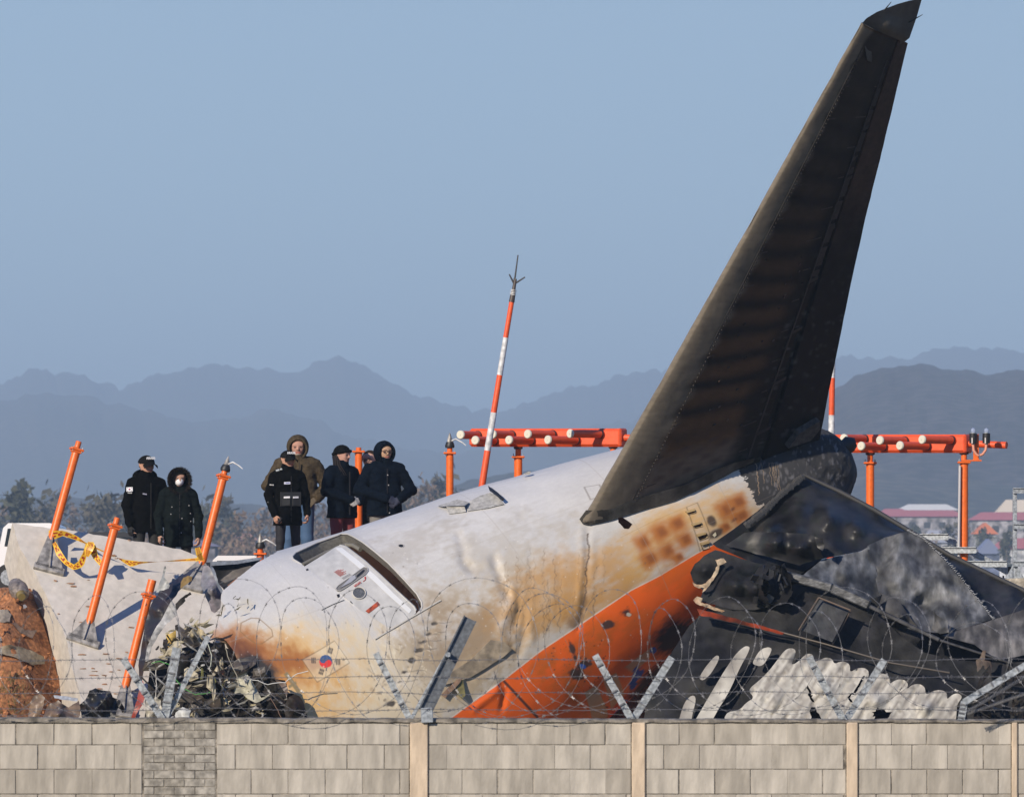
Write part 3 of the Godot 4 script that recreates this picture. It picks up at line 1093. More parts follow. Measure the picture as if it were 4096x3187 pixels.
	# skin seams: frames round the hull, laps along it
	for t in [0.16, 0.24, 0.335, 0.43, 0.52, 0.60]:
		line_tex(PackedVector2Array([to_tex(Vector2(t, -0.8)), to_tex(Vector2(t, 2.1))]), 1.0, Color(0.30, 0.27, 0.23), 0.5)
	for a in [0.38, 0.95, 1.62]:
		line_tex(PackedVector2Array([to_tex(Vector2(0.05, a)), to_tex(Vector2(0.66, a))]), 1.0, Color(0.32, 0.29, 0.25), 0.45)
	line([1440, 2100, 1700, 2012, 1900, 1962, 2190, 1888], 1.4, Color(0.78, 0.78, 0.78), 0.8)
	# access panels by the fin
	line([2335, 1948, 2395, 1938, 2420, 1980, 2360, 1998, 2335, 1948], 1.6, Color(0.18, 0.16, 0.14), 0.9)
	line([2745, 2028, 2788, 2010, 2843, 2150, 2800, 2205, 2745, 2028], 1.3, Color(0.09, 0.06, 0.03), 0.9)
	line([2480, 2150, 2600, 2090, 2745, 2028], 1.0, Color(0.28, 0.17, 0.07), 0.7)
	var img := Image.create(TW, TH, false, Image.FORMAT_RGB8)
	var data := PackedByteArray()
	data.resize(TW * TH * 3)
	for k in TW * TH:
		data[3 * k] = int(255.0 * pow(clampf(tex_r[k], 0, 1), 0.4545))
		data[3 * k + 1] = int(255.0 * pow(clampf(tex_g[k], 0, 1), 0.4545))
		data[3 * k + 2] = int(255.0 * pow(clampf(tex_b[k], 0, 1), 0.4545))
	img.set_data(TW, TH, false, Image.FORMAT_RGB8, data)
	# burnt paint is rougher than sound paint
	var rough := PackedByteArray()
	rough.resize(TW * TH)
	for k in TW * TH:
		rough[k] = int(255.0 * clampf(0.92 - tex_r[k] * 0.95, 0.36, 0.9))
	M.fuselage_rough = ImageTexture.create_from_image(Image.create_from_data(TW, TH, false, Image.FORMAT_L8, rough))
	return ImageTexture.create_from_image(img)

func door_print() -> void:
	pass

func flag_print() -> void:
	var ink := Color(0.02, 0.02, 0.025)
	patch([1336, 2562, 1396, 2649, 1266, 2727, 1206, 2637], Color(0.66, 0.60, 0.45), 0.35, 1.0)
	line([1336, 2562, 1396, 2649, 1266, 2727, 1206, 2637, 1336, 2562], 1.2, Color(0.10, 0.08, 0.05), 0.9)
	# red and blue roundel with its swirl
	var o := Vector2(1301, 2644)
	var red: Array = []
	var blue: Array = []
	var ax := Vector2(-0.86, -0.5)   # towards the blue lobe along the divide
	var nx := Vector2(0.5, -0.86)
	for k in 25:
		var a := PI * k / 24.0
		var q := o + (ax * cos(a) - nx * sin(a)) * 26.0
		red.append_array([q.x, q.y])
		q = o + (ax * cos(a) + nx * sin(a)) * 26.0
		blue.append_array([q.x, q.y])
	patch(blue, Color(0.035, 0.08, 0.21), 1.0, 0.0)
	patch(red, Color(0.62, 0.035, 0.025), 1.0, 0.0)
	blob(o.x + ax.x * 12.5, o.y + ax.y * 12.5, 13.5, 13.5, 0.0, Color(0.035, 0.08, 0.21), 1.0, 0.0, 0.12)
	blob(o.x - ax.x * 12.5, o.y - ax.y * 12.5, 13.5, 13.5, 0.0, Color(0.62, 0.035, 0.025), 1.0, 0.0, 0.12)
	# four groups of three bars; true where the bar is split
	var groups := [[1319, 2602, 0.3, [false, true, false]], [1252, 2641, 1.57, [false, false, true]], [1350, 2647, 1.57, [false, false, false]], [1283, 2686, 0.35, [true, true, true]]]
	for q in groups:
		var along := Vector2(cos(q[2] + PI / 2), sin(q[2] + PI / 2))
		var off := Vector2(cos(q[2]), sin(q[2])) if q[2] > 1.0 else Vector2(cos(q[2]), sin(q[2]))
		if q[2] > 1.0:
			along = Vector2(0, 1)
			off = Vector2(1, 0)
		for k in 3:
			var c := Vector2(q[0], q[1]) + off * (k - 1) * 6.5
			for h in ([[-11, -1.5], [1.5, 11]] if q[3][k] else [[-11, 11]]):
				var a: Vector2 = c + along * h[0]
				var b: Vector2 = c + along * h[1]
				line([a.x, a.y, b.x, b.y], 2.2, ink, 1.0)

func build_fuselage() -> void:
	# dents and folds: polylines on the skin (photo pixels), depth in metres (minus is a ridge), width
	creases = [
		[[1830, 2135, 1850, 2190, 1865, 2200], 0.05, 0.07], [[1850, 2210, 1856, 2250, 1890, 2285], 0.07, 0.08], [[1880, 2260, 1950, 2280, 1985, 2272], 0.05, 0.09],
		[[1975, 2230, 1990, 2280, 2010, 2330, 2030, 2380], 0.085, 0.09], [[2010, 2330, 2050, 2350, 2062, 2380, 2060, 2430], -0.06, 0.06], [[2065, 2380, 2075, 2440, 2062, 2500], 0.07, 0.07],
		[[2040, 2420, 2000, 2520, 2020, 2570], -0.05, 0.10], [[2100, 2430, 2090, 2560, 2070, 2620], 0.05, 0.09], [[2120, 2500, 2130, 2560], -0.04, 0.07],
		[[2350, 2100, 2350, 2230, 2335, 2400, 2310, 2520], 0.035, 0.05], [[2325, 2130, 2328, 2260, 2310, 2400], -0.03, 0.06], [[2390, 2160, 2390, 2300], 0.02, 0.05],
		[[2120, 2180, 2125, 2300, 2115, 2400], 0.018, 0.03], [[2230, 2200, 2240, 2330, 2225, 2470], 0.02, 0.03], [[2080, 2020, 2082, 2080], 0.02, 0.03],
		[[2010, 2735, 2025, 2760, 2010, 2830], 0.06, 0.07], [[1900, 2830, 1990, 2760], -0.05, 0.07], [[1040, 2640, 960, 2660], 0.05, 0.10], [[1180, 2240, 1050, 2330], 0.03, 0.2], [[2046, 2598, 1976, 2648, 1880, 2708], 0.05, 0.03],
	]
	for s in [[1732, 2493], [1709, 2535], [1690, 2566], [1671, 2599], [1643, 2641], [1619, 2686], [1596, 2726], [1563, 2813]]:
		creases.append([[s[0] - 12, s[1] + 2, s[0] + 14, s[1] - 4], 0.05, 0.035])
	for c in creases:
		var q := PackedVector3Array()
		for p in pts2(c[0]):
			var s := on_skin(p.x, p.y)
			q.append(skin(s.x, s.y))
		var bb := AABB(q[0], Vector3.ZERO)
		for p in q:
			bb = bb.expand(p)
		c.append(q)
		c.append(bb.grow(c[2] * 2.2))
	var gone := pts2([500, 1900, 1060, 2150, 1101, 2208, 1026, 2251, 955, 2307, 889, 2364, 882, 2400, 906, 2435, 876, 2472, 861, 2510, 847, 2539, 824, 2558, 869, 2547, 902, 2561, 928, 2595, 943, 2625, 950, 2650, 975, 2672, 1013, 2695, 1069, 2713, 1143, 2721, 1151, 2769, 1180, 2777, 1203, 2799, 1217, 2836, 1229, 2866, 1235, 3400, 300, 3400])
	var hole := pts2([1168, 2225, 1181, 2209, 1270, 2168, 1365, 2134, 1391, 2135, 1411, 2144, 1450, 2167, 1500, 2206, 1553, 2251, 1618, 2319, 1667, 2374, 1686, 2408, 1688, 2425, 1683, 2439, 1667, 2456, 1560, 2513, 1440, 2440, 1330, 2350, 1207, 2257, 1171, 2235])
	var cuts: Array = [hole, pts2([2458, 2076, 2486, 2066, 2515, 2085, 2540, 2104, 2503, 2121, 2482, 2096]), pts2([2740, 2047, 2780, 2034, 2788, 2052, 2752, 2062]), pts2([2764, 2097, 2804, 2087, 2814, 2106, 2778, 2115]), pts2([2784, 2139, 2827, 2130, 2834, 2151, 2798, 2164])]
	var grid := PackedVector3Array()
	var pix := PackedVector2Array()
	var uv := PackedVector2Array()
	for i in T_N + 1:
		var t := float(i) / T_N
		var x := axis_at(t)
		var ax: Vector3 = x[1]
		var w := (Vector3.BACK - ax * ax.z).normalized()
		var u := w.cross(ax)
		var r: float = x[2]
		for j in A_N + 1:
			var a := lerpf(A0, A1, float(j) / A_N)
			var dir := u * cos(a) + w * sin(a)
			var p: Vector3 = x[0] + dir * r
			var out := 0.0
			if a > 0.0 and a < 3.0:
				for c in creases:
					if not (c[4] as AABB).has_point(p):
						continue
					var q: PackedVector3Array = c[3]
					var wd: float = c[2]
					var best := 1e9
					for k in q.size() - 1:
						best = minf(best, p.distance_squared_to(Geometry3D.get_closest_point_to_segment(p, q[k], q[k + 1])))
					if best < wd * wd * 4.0:
						out -= c[1] * 0.5 * exp(-best / (wd * wd) * 3.0)
			out += 0.012 * nz.get_noise_3d(p.x * 1.1, p.y * 1.1, p.z * 1.1)
			if t > 0.70:
				out += 0.03 * nz.get_noise_3d(p.x * 4.0, p.y * 4.0, p.z * 4.0) * smoothstep(0.70, 0.75, t) * (1.0 - smoothstep(0.93, 1.0, t))
			p += dir * out
			grid.append(p)
			pix.append(px(p))
			uv.append(Vector2(t, (a - A0) / (A1 - A0)))
	# cut the torn end and the door opening; vertices just inside a cut move to its edge
	var n := grid.size()
	var dead := PackedByteArray()
	dead.resize(n)
	var near_half := int(A_N * (0.15 - A0) / (A1 - A0))
	for k in n:
		var j := k % (A_N + 1)
		if Geometry2D.is_point_in_polygon(pix[k], gone):
			dead[k] = 1
		elif j > near_half - 20 and j < A_N - 30 and pix[k].x > 1150 and pix[k].x < 2850:
			for c in cuts.size():
				if Geometry2D.is_point_in_polygon(pix[k], cuts[c]):
					dead[k] = 2 + c
	var moved := dead.duplicate()
	for i in T_N + 1:
		for j in A_N + 1:
			var k := i * (A_N + 1) + j
			if not dead[k]:
				continue
			var edge_v := false
			for di in [-1, 0, 1]:
				for dj in [-1, 0, 1]:
					var i2: int = i + di
					var j2: int = j + dj
					if i2 >= 0 and i2 <= T_N and j2 >= 0 and j2 <= A_N and not dead[i2 * (A_N + 1) + j2]:
						edge_v = true
			if edge_v and dead[k] == 1:
				# the torn end: only where the cut lies on the near side
				var ang := lerpf(A0, A1, float(j) / A_N)
				if ang < 0.2 or ang > 2.8:
					continue
				var near_p := Vector2.ZERO
				var nd := 1e9
				for e in range(2, gone.size() - 3):
					var q := Geometry2D.get_closest_point_to_segment(pix[k], gone[e], gone[e + 1])
					if q.distance_squared_to(pix[k]) < nd:
						nd = q.distance_squared_to(pix[k])
						near_p = q
				var s2 := on_skin(near_p.x, near_p.y)
				if absf(s2.y - ang) < 0.12 and nd < 900.0 and px(skin(s2.x, s2.y)).distance_to(near_p) < 3.0:
					grid[k] = skin(s2.x, s2.y)
					uv[k] = Vector2(s2.x, (s2.y - A0) / (A1 - A0))
					moved[k] = 0
			if edge_v and dead[k] > 1:
				var hp: PackedVector2Array = cuts[dead[k] - 2]
				var best := Vector2.ZERO
				var bd := 1e9
				for e in hp.size():
					var q := Geometry2D.get_closest_point_to_segment(pix[k], hp[e], hp[(e + 1) % hp.size()])
					if q.distance_squared_to(pix[k]) < bd:
						bd = q.distance_squared_to(pix[k])
						best = q
				var s := on_skin(best.x, best.y)
				grid[k] = skin(s.x, s.y)
				uv[k] = Vector2(s.x, (s.y - A0) / (A1 - A0))
				moved[k] = 0
	var idx := PackedInt32Array()
	for i in T_N:
		for j in A_N:
			var a := i * (A_N + 1) + j
			var b := a + A_N + 1
			if moved[a] or moved[a + 1] or moved[b] or moved[b + 1]:
				continue
			if dead[a] and dead[a + 1] and dead[b] and dead[b + 1]:
				continue
			idx.append_array([a, a + 1, b, a + 1, b + 1, b])
	var m := StandardMaterial3D.new()
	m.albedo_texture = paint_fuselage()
	m.roughness = 1.0
	m.roughness_texture = M.fuselage_rough
	m.cull_mode = BaseMaterial3D.CULL_DISABLED
	m.normal_enabled = true
	m.normal_texture = M.bump
	m.normal_scale = 0.03
	M.fuselage = m
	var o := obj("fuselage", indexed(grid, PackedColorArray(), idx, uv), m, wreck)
	o.set_meta("label", "scorched white and orange fuselage skin, torn open at its forward end")
	# the far side of the hull, unseen but for gaps
	var lv := PackedVector3Array()
	var li := PackedInt32Array()
	for i in 61:
		for j in 21:
			lv.append(skin(lerpf(0.10, 0.995, i / 60.0), lerpf(3.70, TAU - 0.88, j / 20.0), -0.01))
			if i < 60 and j < 20:
				var a := i * 21 + j
				li.append_array([a, a + 1, a + 21, a + 1, a + 22, a + 21])
	obj("far_side_skin", indexed(lv, PackedColorArray(), li), mat(lin(0.54, 0.53, 0.51), 0.45, 0.0, M.fine, Vector3.ONE), wreck)
	build_door(hole)

func strip(path: Array, out0: float, out1: float, closed := true) -> ArrayMesh:
	var g := Geo.new()
	var n := path.size()
	for k in (n if closed else n - 1):
		var a: Vector2 = path[k]
		var b: Vector2 = path[(k + 1) % n]
		g.quad(skin(a.x, a.y, out0), skin(b.x, b.y, out0), skin(b.x, b.y, out1), skin(a.x, a.y, out1), 1)
	return g.done()

func dense(poly: PackedVector2Array, step: float, closed := true) -> PackedVector2Array:
	var out := PackedVector2Array()
	var n := poly.size()
	for k in (n if closed else n - 1):
		var m := maxi(1, int(poly[k].distance_to(poly[(k + 1) % n]) / step))
		for j in m:
			out.append(poly[k].lerp(poly[(k + 1) % n], float(j) / m))
	if not closed:
		out.append(poly[n - 1])
	return out

# a plate that follows the hull, its outline in photo pixels, "out" metres outside the skin
func skin_plate(poly: PackedVector2Array, step: float, out0: float, thick: float) -> ArrayMesh:
	var edge := dense(poly, step)
	var all := edge.duplicate()
	var lo := edge[0]
	var hi := edge[0]
	for p in edge:
		lo = lo.min(p)
		hi = hi.max(p)
	var y := lo.y
	while y < hi.y:
		var x := lo.x
		while x < hi.x:
			var p := Vector2(x, y)
			if Geometry2D.is_point_in_polygon(p, edge) and edge_dist(p, edge) > step * 0.5:
				all.append(p)
			x += step
		y += step
	var idx := Geometry2D.triangulate_delaunay(all)
	var g := Geo.new()
	var pos: Array[Vector3] = []
	var low: Array[Vector3] = []
	var uv: Array[Vector2] = []
	for p in all:
		var s := on_skin(p.x, p.y)
		var o := out0
		pos.append(skin(s.x, s.y, o))
		low.append(skin(s.x, s.y, o - thick))
		uv.append(Vector2(s.x, (s.y - A0) / (A1 - A0)))
	var edges := {}
	for k in idx.size() / 3:
		var t := [idx[3 * k], idx[3 * k + 1], idx[3 * k + 2]]
		if not Geometry2D.is_point_in_polygon((all[t[0]] + all[t[1]] + all[t[2]]) / 3.0, edge):
			continue
		if (all[t[1]] - all[t[0]]).cross(all[t[2]] - all[t[0]]) < 0:
			t = [t[0], t[2], t[1]]
		g.st.set_smooth_group(1)
		for i in t:
			g.st.set_color(Color.WHITE)
			g.st.set_uv(uv[i])
			g.st.add_vertex(pos[i])
		for e in [[t[0], t[1]], [t[1], t[2]], [t[2], t[0]]]:
			if edges.has([e[1], e[0]]):
				edges.erase([e[1], e[0]])
			else:
				edges[e] = true
	for e in edges:
		g.st.set_uv(uv[e[0]])
		g.quad(pos[e[0]], pos[e[1]], low[e[1]], low[e[0]])
	return g.done()

func skin_tube(path: Array, out: float, r: float, closed := false, sides := 6) -> ArrayMesh:
	var v := PackedVector3Array()
	for p in dense(pts2(path), 8.0, closed):
		var s := on_skin(p.x, p.y)
		v.append(skin(s.x, s.y, out))
	if closed:
		v.append(v[0])
	var g := Geo.new()
	g.tube(v, PackedFloat32Array([r]), sides)
	return g.done()

func build_door(hole: PackedVector2Array) -> void:
	var path: Array = []
	for p in dense(hole, 12.0):
		path.append(on_skin(p.x, p.y))
	var jamb := obj("door_frame", strip(path, 0.0, -0.16), mat(lin(0.20, 0.195, 0.175), 0.5, 0.0, M.fine, Vector3.ONE * 2.0), wreck)
	jamb.set_meta("label", "dark grey rim of the open door gap")
	obj("door_seal", skin_tube([1207, 2257, 1171, 2235, 1168, 2225, 1181, 2209, 1270, 2168, 1365, 2134, 1391, 2135, 1411, 2144, 1450, 2167, 1500, 2206, 1553, 2251, 1618, 2319, 1667, 2374, 1686, 2408, 1688, 2425, 1683, 2439, 1667, 2456], -0.005, 0.012), mat(lin(0.45, 0.44, 0.42), 0.5), wreck)
	# inner ledges of the opening
	obj("door_ledge", skin_tube([1200, 2232, 1290, 2185, 1370, 2152, 1400, 2154, 1430, 2172], -0.10, 0.03), mat(lin(0.16, 0.15, 0.12), 0.5), jamb)
	obj("door_ledge", skin_tube([1215, 2246, 1290, 2205, 1365, 2170], -0.14, 0.02), mat(lin(0.22, 0.20, 0.15), 0.5), jamb)
	var panel := pts2([1200, 2272, 1290, 2216, 1340, 2184, 1357, 2177, 1378, 2181, 1456, 2240, 1521, 2299, 1586, 2361, 1655, 2424, 1664, 2436, 1663, 2450, 1644, 2470, 1560, 2520, 1430, 2445, 1320, 2360])
	var dm := mat(lin(0.54, 0.535, 0.515), 0.45, 0.0, noise_tex(0.015, 0.86, 1.0, 41, 1.3), Vector3.ONE * 0.7, M.bump, 0.06)
	var door := obj("door", skin_plate(panel, 16.0, -0.012, 0.11), dm, wreck)
	door.set_meta("label", "white plug door pushed askew in its opening")
	var edge_m := mat(lin(0.36, 0.36, 0.35), 0.4)
	obj("edge_strip", skin_tube([1357, 2177, 1380, 2182, 1456, 2240, 1521, 2299, 1586, 2361, 1655, 2424, 1664, 2440], -0.02, 0.018), edge_m, door)
	# light reinforcing band beside the open edge
	obj("edge_band", skin_plate(pts2([1340, 2190, 1366, 2188, 1440, 2246, 1510, 2308, 1575, 2372, 1646, 2438, 1636, 2452, 1560, 2385, 1490, 2318, 1415, 2252]), 18.0, -0.008, 0.003), mat(lin(0.62, 0.63, 0.63), 0.4), door)
	# handle well: a raised ring round a dark trough with the paddle in it
	var well := [1343, 2354, 1352, 2342, 1400, 2308, 1440, 2278, 1456, 2268, 1468, 2270, 1473, 2282, 1464, 2294, 1420, 2324, 1378, 2352, 1360, 2362, 1347, 2362]
	obj("handle_well", skin_plate(pts2(well), 10.0, -0.004, 0.004), mat(lin(0.16, 0.155, 0.15), 0.5), door)
	obj("handle_rim", skin_tube(well, 0.0, 0.006, true), mat(lin(0.34, 0.33, 0.32), 0.45), door)
	obj("handle", skin_plate(pts2([1362, 2352, 1392, 2322, 1402, 2308, 1420, 2302, 1424, 2314, 1405, 2330]), 8.0, 0.012, 0.015), mat(lin(0.42, 0.42, 0.43), 0.4, 0.3), door)
	obj("handle_slot_shade", skin_plate(pts2([1425, 2302, 1452, 2278, 1460, 2280, 1448, 2294, 1428, 2310]), 8.0, 0.0, 0.003), M.black, door)  # flat black plate in place of a shaded slot
	# round window
	var ring: Array = []
	var disc := PackedVector2Array()
	for k in 20:
		var a := TAU * k / 20
		ring.append_array([1436 + cos(a) * 26, 2371 + sin(a) * 23])
		disc.append(Vector2(1436 + cos(a) * 24, 2371 + sin(a) * 21))
	obj("window_ring", skin_tube(ring, 0.0, 0.008, true), mat(lin(0.48, 0.46, 0.42), 0.5), door)
	var crazed := mat(lin(0.30, 0.31, 0.31), 0.25, 0.2, noise_tex(0.09, 0.15, 1.0, 77, 2.2), Vector3.ONE * 3.0, M.bump, 0.8)
	obj("window_pane", skin_plate(disc, 9.0, -0.004, 0.003), crazed, door)
	# printed red panel, words and arrow
	var orange_label := mat(lin(0.46, 0.085, 0.03), 0.5, 0.0, M.coarse, Vector3.ONE * 3.0)
	obj("red_plate", skin_plate(pts2([1461, 2442, 1509, 2404, 1520, 2417, 1474, 2452]), 10.0, -0.008, 0.003), orange_label, door)
	obj("square_lock", skin_plate(pts2([1389, 2411, 1402, 2402, 1410, 2412, 1397, 2422]), 8.0, -0.007, 0.003), M.black, door)
	var red := mat(lin(0.42, 0.03, 0.025), 0.6)
	skin_text("OPEN", 1418, 2345, 1442, 2328, 0.055, red, door, true)
	obj("arrow", skin_tube([1452, 2324, 1460, 2318, 1461, 2308], -0.006, 0.005), red, door)
	obj("arrow_head", skin_plate(pts2([1455, 2309, 1461, 2303, 1464, 2313]), 5.0, -0.005, 0.003), red, door)
	for k in 8:
		var a := Vector2(1336 + k * 3.2, 2286 + k * 2.4)
		obj("print_line", skin_tube([a.x, a.y, a.x + 18 + (k % 3) * 6, a.y - 10 - (k % 3) * 3], -0.009, 0.0032, false, 4), red, door)
	for k in 3:
		var a := Vector2(1366 + k * 3.0, 2310 + k * 2.2)
		obj("print_line", skin_tube([a.x, a.y, a.x + 32, a.y - 18], -0.009, 0.0028, false, 4), mat(lin(0.3, 0.3, 0.32), 0.6), door)
	# small fittings beside the door
	for q in [[1346, 2378, 1357, 2376, 1358, 2387, 1350, 2390], [1222, 2278, 1231, 2274, 1234, 2281, 1226, 2284]]:
		obj("small_vent", skin_plate(pts2(q), 6.0, 0.004, 0.004), M.black, wreck)
	obj("seam", skin_tube([1286, 2440, 1330, 2418, 1376, 2400], 0.002, 0.004, false, 4), M.dark, wreck)
	# rub strip under the door, and a flap of skin torn along a slit
	obj("rub_strip", skin_tube([1500, 2557, 1570, 2515, 1640, 2473, 1762, 2402], 0.004, 0.012), mat(lin(0.46, 0.44, 0.40), 0.5), wreck)
	obj("torn_flap", skin_plate(pts2([2046, 2596, 2012, 2566, 1960, 2560, 1880, 2640, 1800, 2690, 1770, 2740, 1835, 2722, 1880, 2708, 1930, 2678, 1976, 2648, 2012, 2626]), 16.0, 0.035, 0.03), mat(lin(0.43, 0.35, 0.24), 0.5, 0.0, M.coarse, Vector3.ONE * 0.9), wreck)
	# port (round) aft of the door
	var rp: Array = []
	var rd := PackedVector2Array()
	for k in 12:
		var a := TAU * k / 12
		rp.append_array([1604 + cos(a) * 12, 2183 + sin(a) * 7])
		rd.append(Vector2(1604 + cos(a) * 9, 2183 + sin(a) * 5.5))
	var port := obj("drain_port", skin_tube(rp, 0.0, 0.006, true), mat(lin(0.35, 0.34, 0.33), 0.4), wreck)
	obj("port_hole_shade", skin_plate(rd, 5.0, 0.004, 0.003), M.black, port)  # black disc drawn for the darkness inside the port

# words laid on the hull from photo pixel a to b, h metres high; flip turns them upside down
func skin_text(word: String, x0: float, y0: float, x1: float, y1: float, h: float, m: Material, parent: Node3D, flip := false) -> void:
	var s0 := on_skin(x0, y0)
	var s1 := on_skin(x1, y1)
	var a := skin(s0.x, s0.y, 0.002)
	var b := skin(s1.x, s1.y, 0.002)
	var mid := (s0 + s1) * 0.5
	var nrm := (skin(mid.x, mid.y, 0.1) - skin(mid.x, mid.y, 0.0)).normalized()
	var dir := (b - a).normalized() * (-1.0 if flip else 1.0)
	var up := nrm.cross(dir).normalized()
	var t := TextMesh.new()
	t.text = word
	t.font_size = 64
	t.depth = 0.02
	t.pixel_size = 0.001
	var o := MeshInstance3D.new()
	o.mesh = t
	o.material_override = m
	o.name = "lettering"
	parent.add_child(o, true)
	var s := (b - a).length() / t.get_aabb().size.x
	o.transform = Transform3D(Basis(dir * s, up * s, nrm * 0.3), (a + b) * 0.5 - (wreck.position if parent == wreck else Vector3.ZERO))

# ================================================================ fin, tailplane, belly
func PV(q: Vector3) -> Vector3:
	return P(q.x, q.y, q.z)

func poly_at(pts: Array, f: float) -> Vector3:
	# point at share f of a polyline [x, y, d, ...]
	var n := pts.size() / 3
	var s := clampf(f, 0, 0.99999) * (n - 1)
	var k := int(s)
	var a := Vector3(pts[3 * k], pts[3 * k + 1], pts[3 * k + 2])
	var b := Vector3(pts[3 * k + 3], pts[3 * k + 4], pts[3 * k + 5])
	return a.lerp(b, s - k)

# an aerofoil skin between two edges; c0 and c1 are the shares of the full chord that this part covers
func foil(lead: Array, trail: Array, n_span: int, n_chord: int, is_rudder: bool, c0 := 0.0, c1 := 1.0) -> ArrayMesh:
	var v := PackedVector3Array()
	var col := PackedColorArray()
	var idx := PackedInt32Array()
	var row := 2 * (n_chord + 1)
	for i in n_span + 1:
		var h := float(i) / n_span
		var pl := poly_at(lead, h)
		var pt := poly_at(trail, h)
		var a := P(pl.x, pl.y, pl.z)
		var b := P(pt.x, pt.y, pt.z)
		var ch := (b - a).normalized()
		var up := (PV(poly_at(lead, minf(h + 0.05, 1))) - PV(poly_at(lead, maxf(h - 0.05, 0)))).normalized()
		var nrm := ch.cross(up).normalized()
		if nrm.z < 0:
			nrm = -nrm
		for s in 2:
			for j in n_chord + 1:
				var f := float(j) / n_chord
				if c0 == 0.0:
					f = f * f * 0.6 + f * 0.4
				var c := lerpf(c0, c1, f)
				var q := a.lerp(b, c)
				var y := fin_thick(c, h) * 0.9 + 0.004 if is_rudder else fin_thick(c, h)
				q += nrm * y * (1.0 if s == 0 else -1.0)
				q += nrm * 0.010 * nz.get_noise_3d(q.x * 1.5, q.y * 1.5, q.z * 1.5 + s * 7.0)
				v.append(q)
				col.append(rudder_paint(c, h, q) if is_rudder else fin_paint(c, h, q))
		if i < n_span:
			for s in 2:
				for j in n_chord:
					var k := i * row + s * (n_chord + 1) + j
					if s == 0:
						idx.append_array([k, k + row, k + 1, k + 1, k + row, k + row + 1])
					else:
						idx.append_array([k, k + 1, k + row, k + 1, k + row + 1, k + row])
	# close the ends and the cut edges
	for e in [0, n_span]:
		for j in n_chord:
			var k: int = e * row + j
			idx.append_array([k, k + 1, k + n_chord + 1, k + 1, k + n_chord + 2, k + n_chord + 1])
	for i in n_span:
		for j in [0, n_chord]:
			var k: int = i * row + j
			idx.append_array([k, k + n_chord + 1, k + row, k + row, k + n_chord + 1, k + row + n_chord + 1])
	return indexed(v, col, idx)

const LEAD := [2331.0, 2086.0, 89.95, 2470.0, 1840.0, 89.6, 2640.0, 1540.0, 89.25, 2810.0, 1238.0, 88.9, 2980.0, 938.0, 88.55, 3140.0, 650.0, 88.2, 3300.0, 360.0, 87.85, 3450.0, 92.0, 87.5]
const TRAIL := [3273.0, 1782.0, 91.75, 3318.0, 1560.0, 91.3, 3364.0, 1330.0, 90.85, 3410.0, 1105.0, 90.4, 3462.0, 870.0, 89.95, 3520.0, 640.0, 89.5, 3575.0, 410.0, 89.05, 3632.0, 172.0, 88.6]

func fin_thick(c: float, h: float) -> float:
	var t := lerpf(0.20, 0.09, h)
	return t * (2.4 * sqrt(maxf(c, 0.0)) * (1.0 - c) * 0.75 + 0.05 * (1.0 - c)) if c > 0.0 else 0.0

func fin_paint(c: float, h: float, p: Vector3) -> Color:
	var n := nz.get_noise_3d(p.x * 1.3, p.y * 1.3, p.z)
	var m := nz.get_noise_3d(p.x * 6.0, p.y * 6.0, p.z * 6.0)
	# grey-brown smoked band of the leading edge, coloured lighter to look sunlit
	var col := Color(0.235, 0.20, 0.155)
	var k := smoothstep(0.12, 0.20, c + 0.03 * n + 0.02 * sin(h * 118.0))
	# heat bands between the ribs behind it
	var band := 0.5 + 0.5 * sin(h * 118.0 + c * 5.0 + n * 0.9)
	band = pow(band, 1.5)
	var body := Color(0.165, 0.088, 0.042).lerp(Color(0.045, 0.034, 0.027), smoothstep(0.15, 0.8, h)).lerp(Color(0.022, 0.019, 0.017), band * smoothstep(0.10, 0.25, h))
	body = body.lerp(Color(0.06, 0.047, 0.037), smoothstep(0.62, 0.95, h) * 0.6)
	if h < 0.14:
		body = body.lerp(Color(0.22, 0.175, 0.14), 1.0 - smoothstep(0.09 + 0.03 * n, 0.15 + 0.03 * n, h))
		var dots := sin(c * 48.0) * sin(h * 150.0)
		body = body.lerp(Color(0.10, 0.07, 0.06), clampf(dots, 0, 1) * 0.7)
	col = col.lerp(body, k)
	# burnt black from the rear spar on
	col = col.lerp(Color(0.013, 0.013, 0.0135), smoothstep(0.50, 0.60, c + 0.05 * n) * (0.95 - 0.55 * smoothstep(0.45, 0.8, h)))
	var fl := clampf(m - 0.28, 0, 1) * smoothstep(0.55, 0.65, c) * (1.0 - smoothstep(0.35, 0.6, h))
	col = col.lerp(Color(0.14, 0.14, 0.14), clampf(fl * 2.5, 0, 0.8))
	return col * (0.95 + 0.12 * m)

func rudder_paint(c: float, h: float, p: Vector3) -> Color:
	var n := nz.get_noise_3d(p.x * 1.6, p.y * 1.6, p.z)
	var m := nz.get_noise_3d(p.x * 7.0, p.y * 7.0, p.z * 7.0)
	var col := Color(0.012, 0.012, 0.013)
	col = col.lerp(Color(0.085, 0.05, 0.036), smoothstep(0.46, 0.72, h + 0.1 * n))
	col = col.lerp(Color(0.10, 0.10, 0.10), clampf((m - 0.3) * 2.0, 0, 0.7) * (1.0 - smoothstep(0.3, 0.5, h)))
	return col * (0.9 + 0.3 * m)

func fin_at(c: float, h: float, out := 0.0) -> Vector3:
	var pl := poly_at(LEAD, h)
	var pt := poly_at(TRAIL, h)
	var a := P(pl.x, pl.y, pl.z)
	var b := P(pt.x, pt.y, pt.z)
	var ch := (b - a).normalized()
	var up := (PV(poly_at(LEAD, minf(h + 0.05, 1))) - PV(poly_at(LEAD, maxf(h - 0.05, 0)))).normalized()
	var nrm := ch.cross(up).normalized()
	if nrm.z < 0:
		nrm = -nrm
	return a.lerp(b, c) + nrm * (fin_thick(c, h) + out)

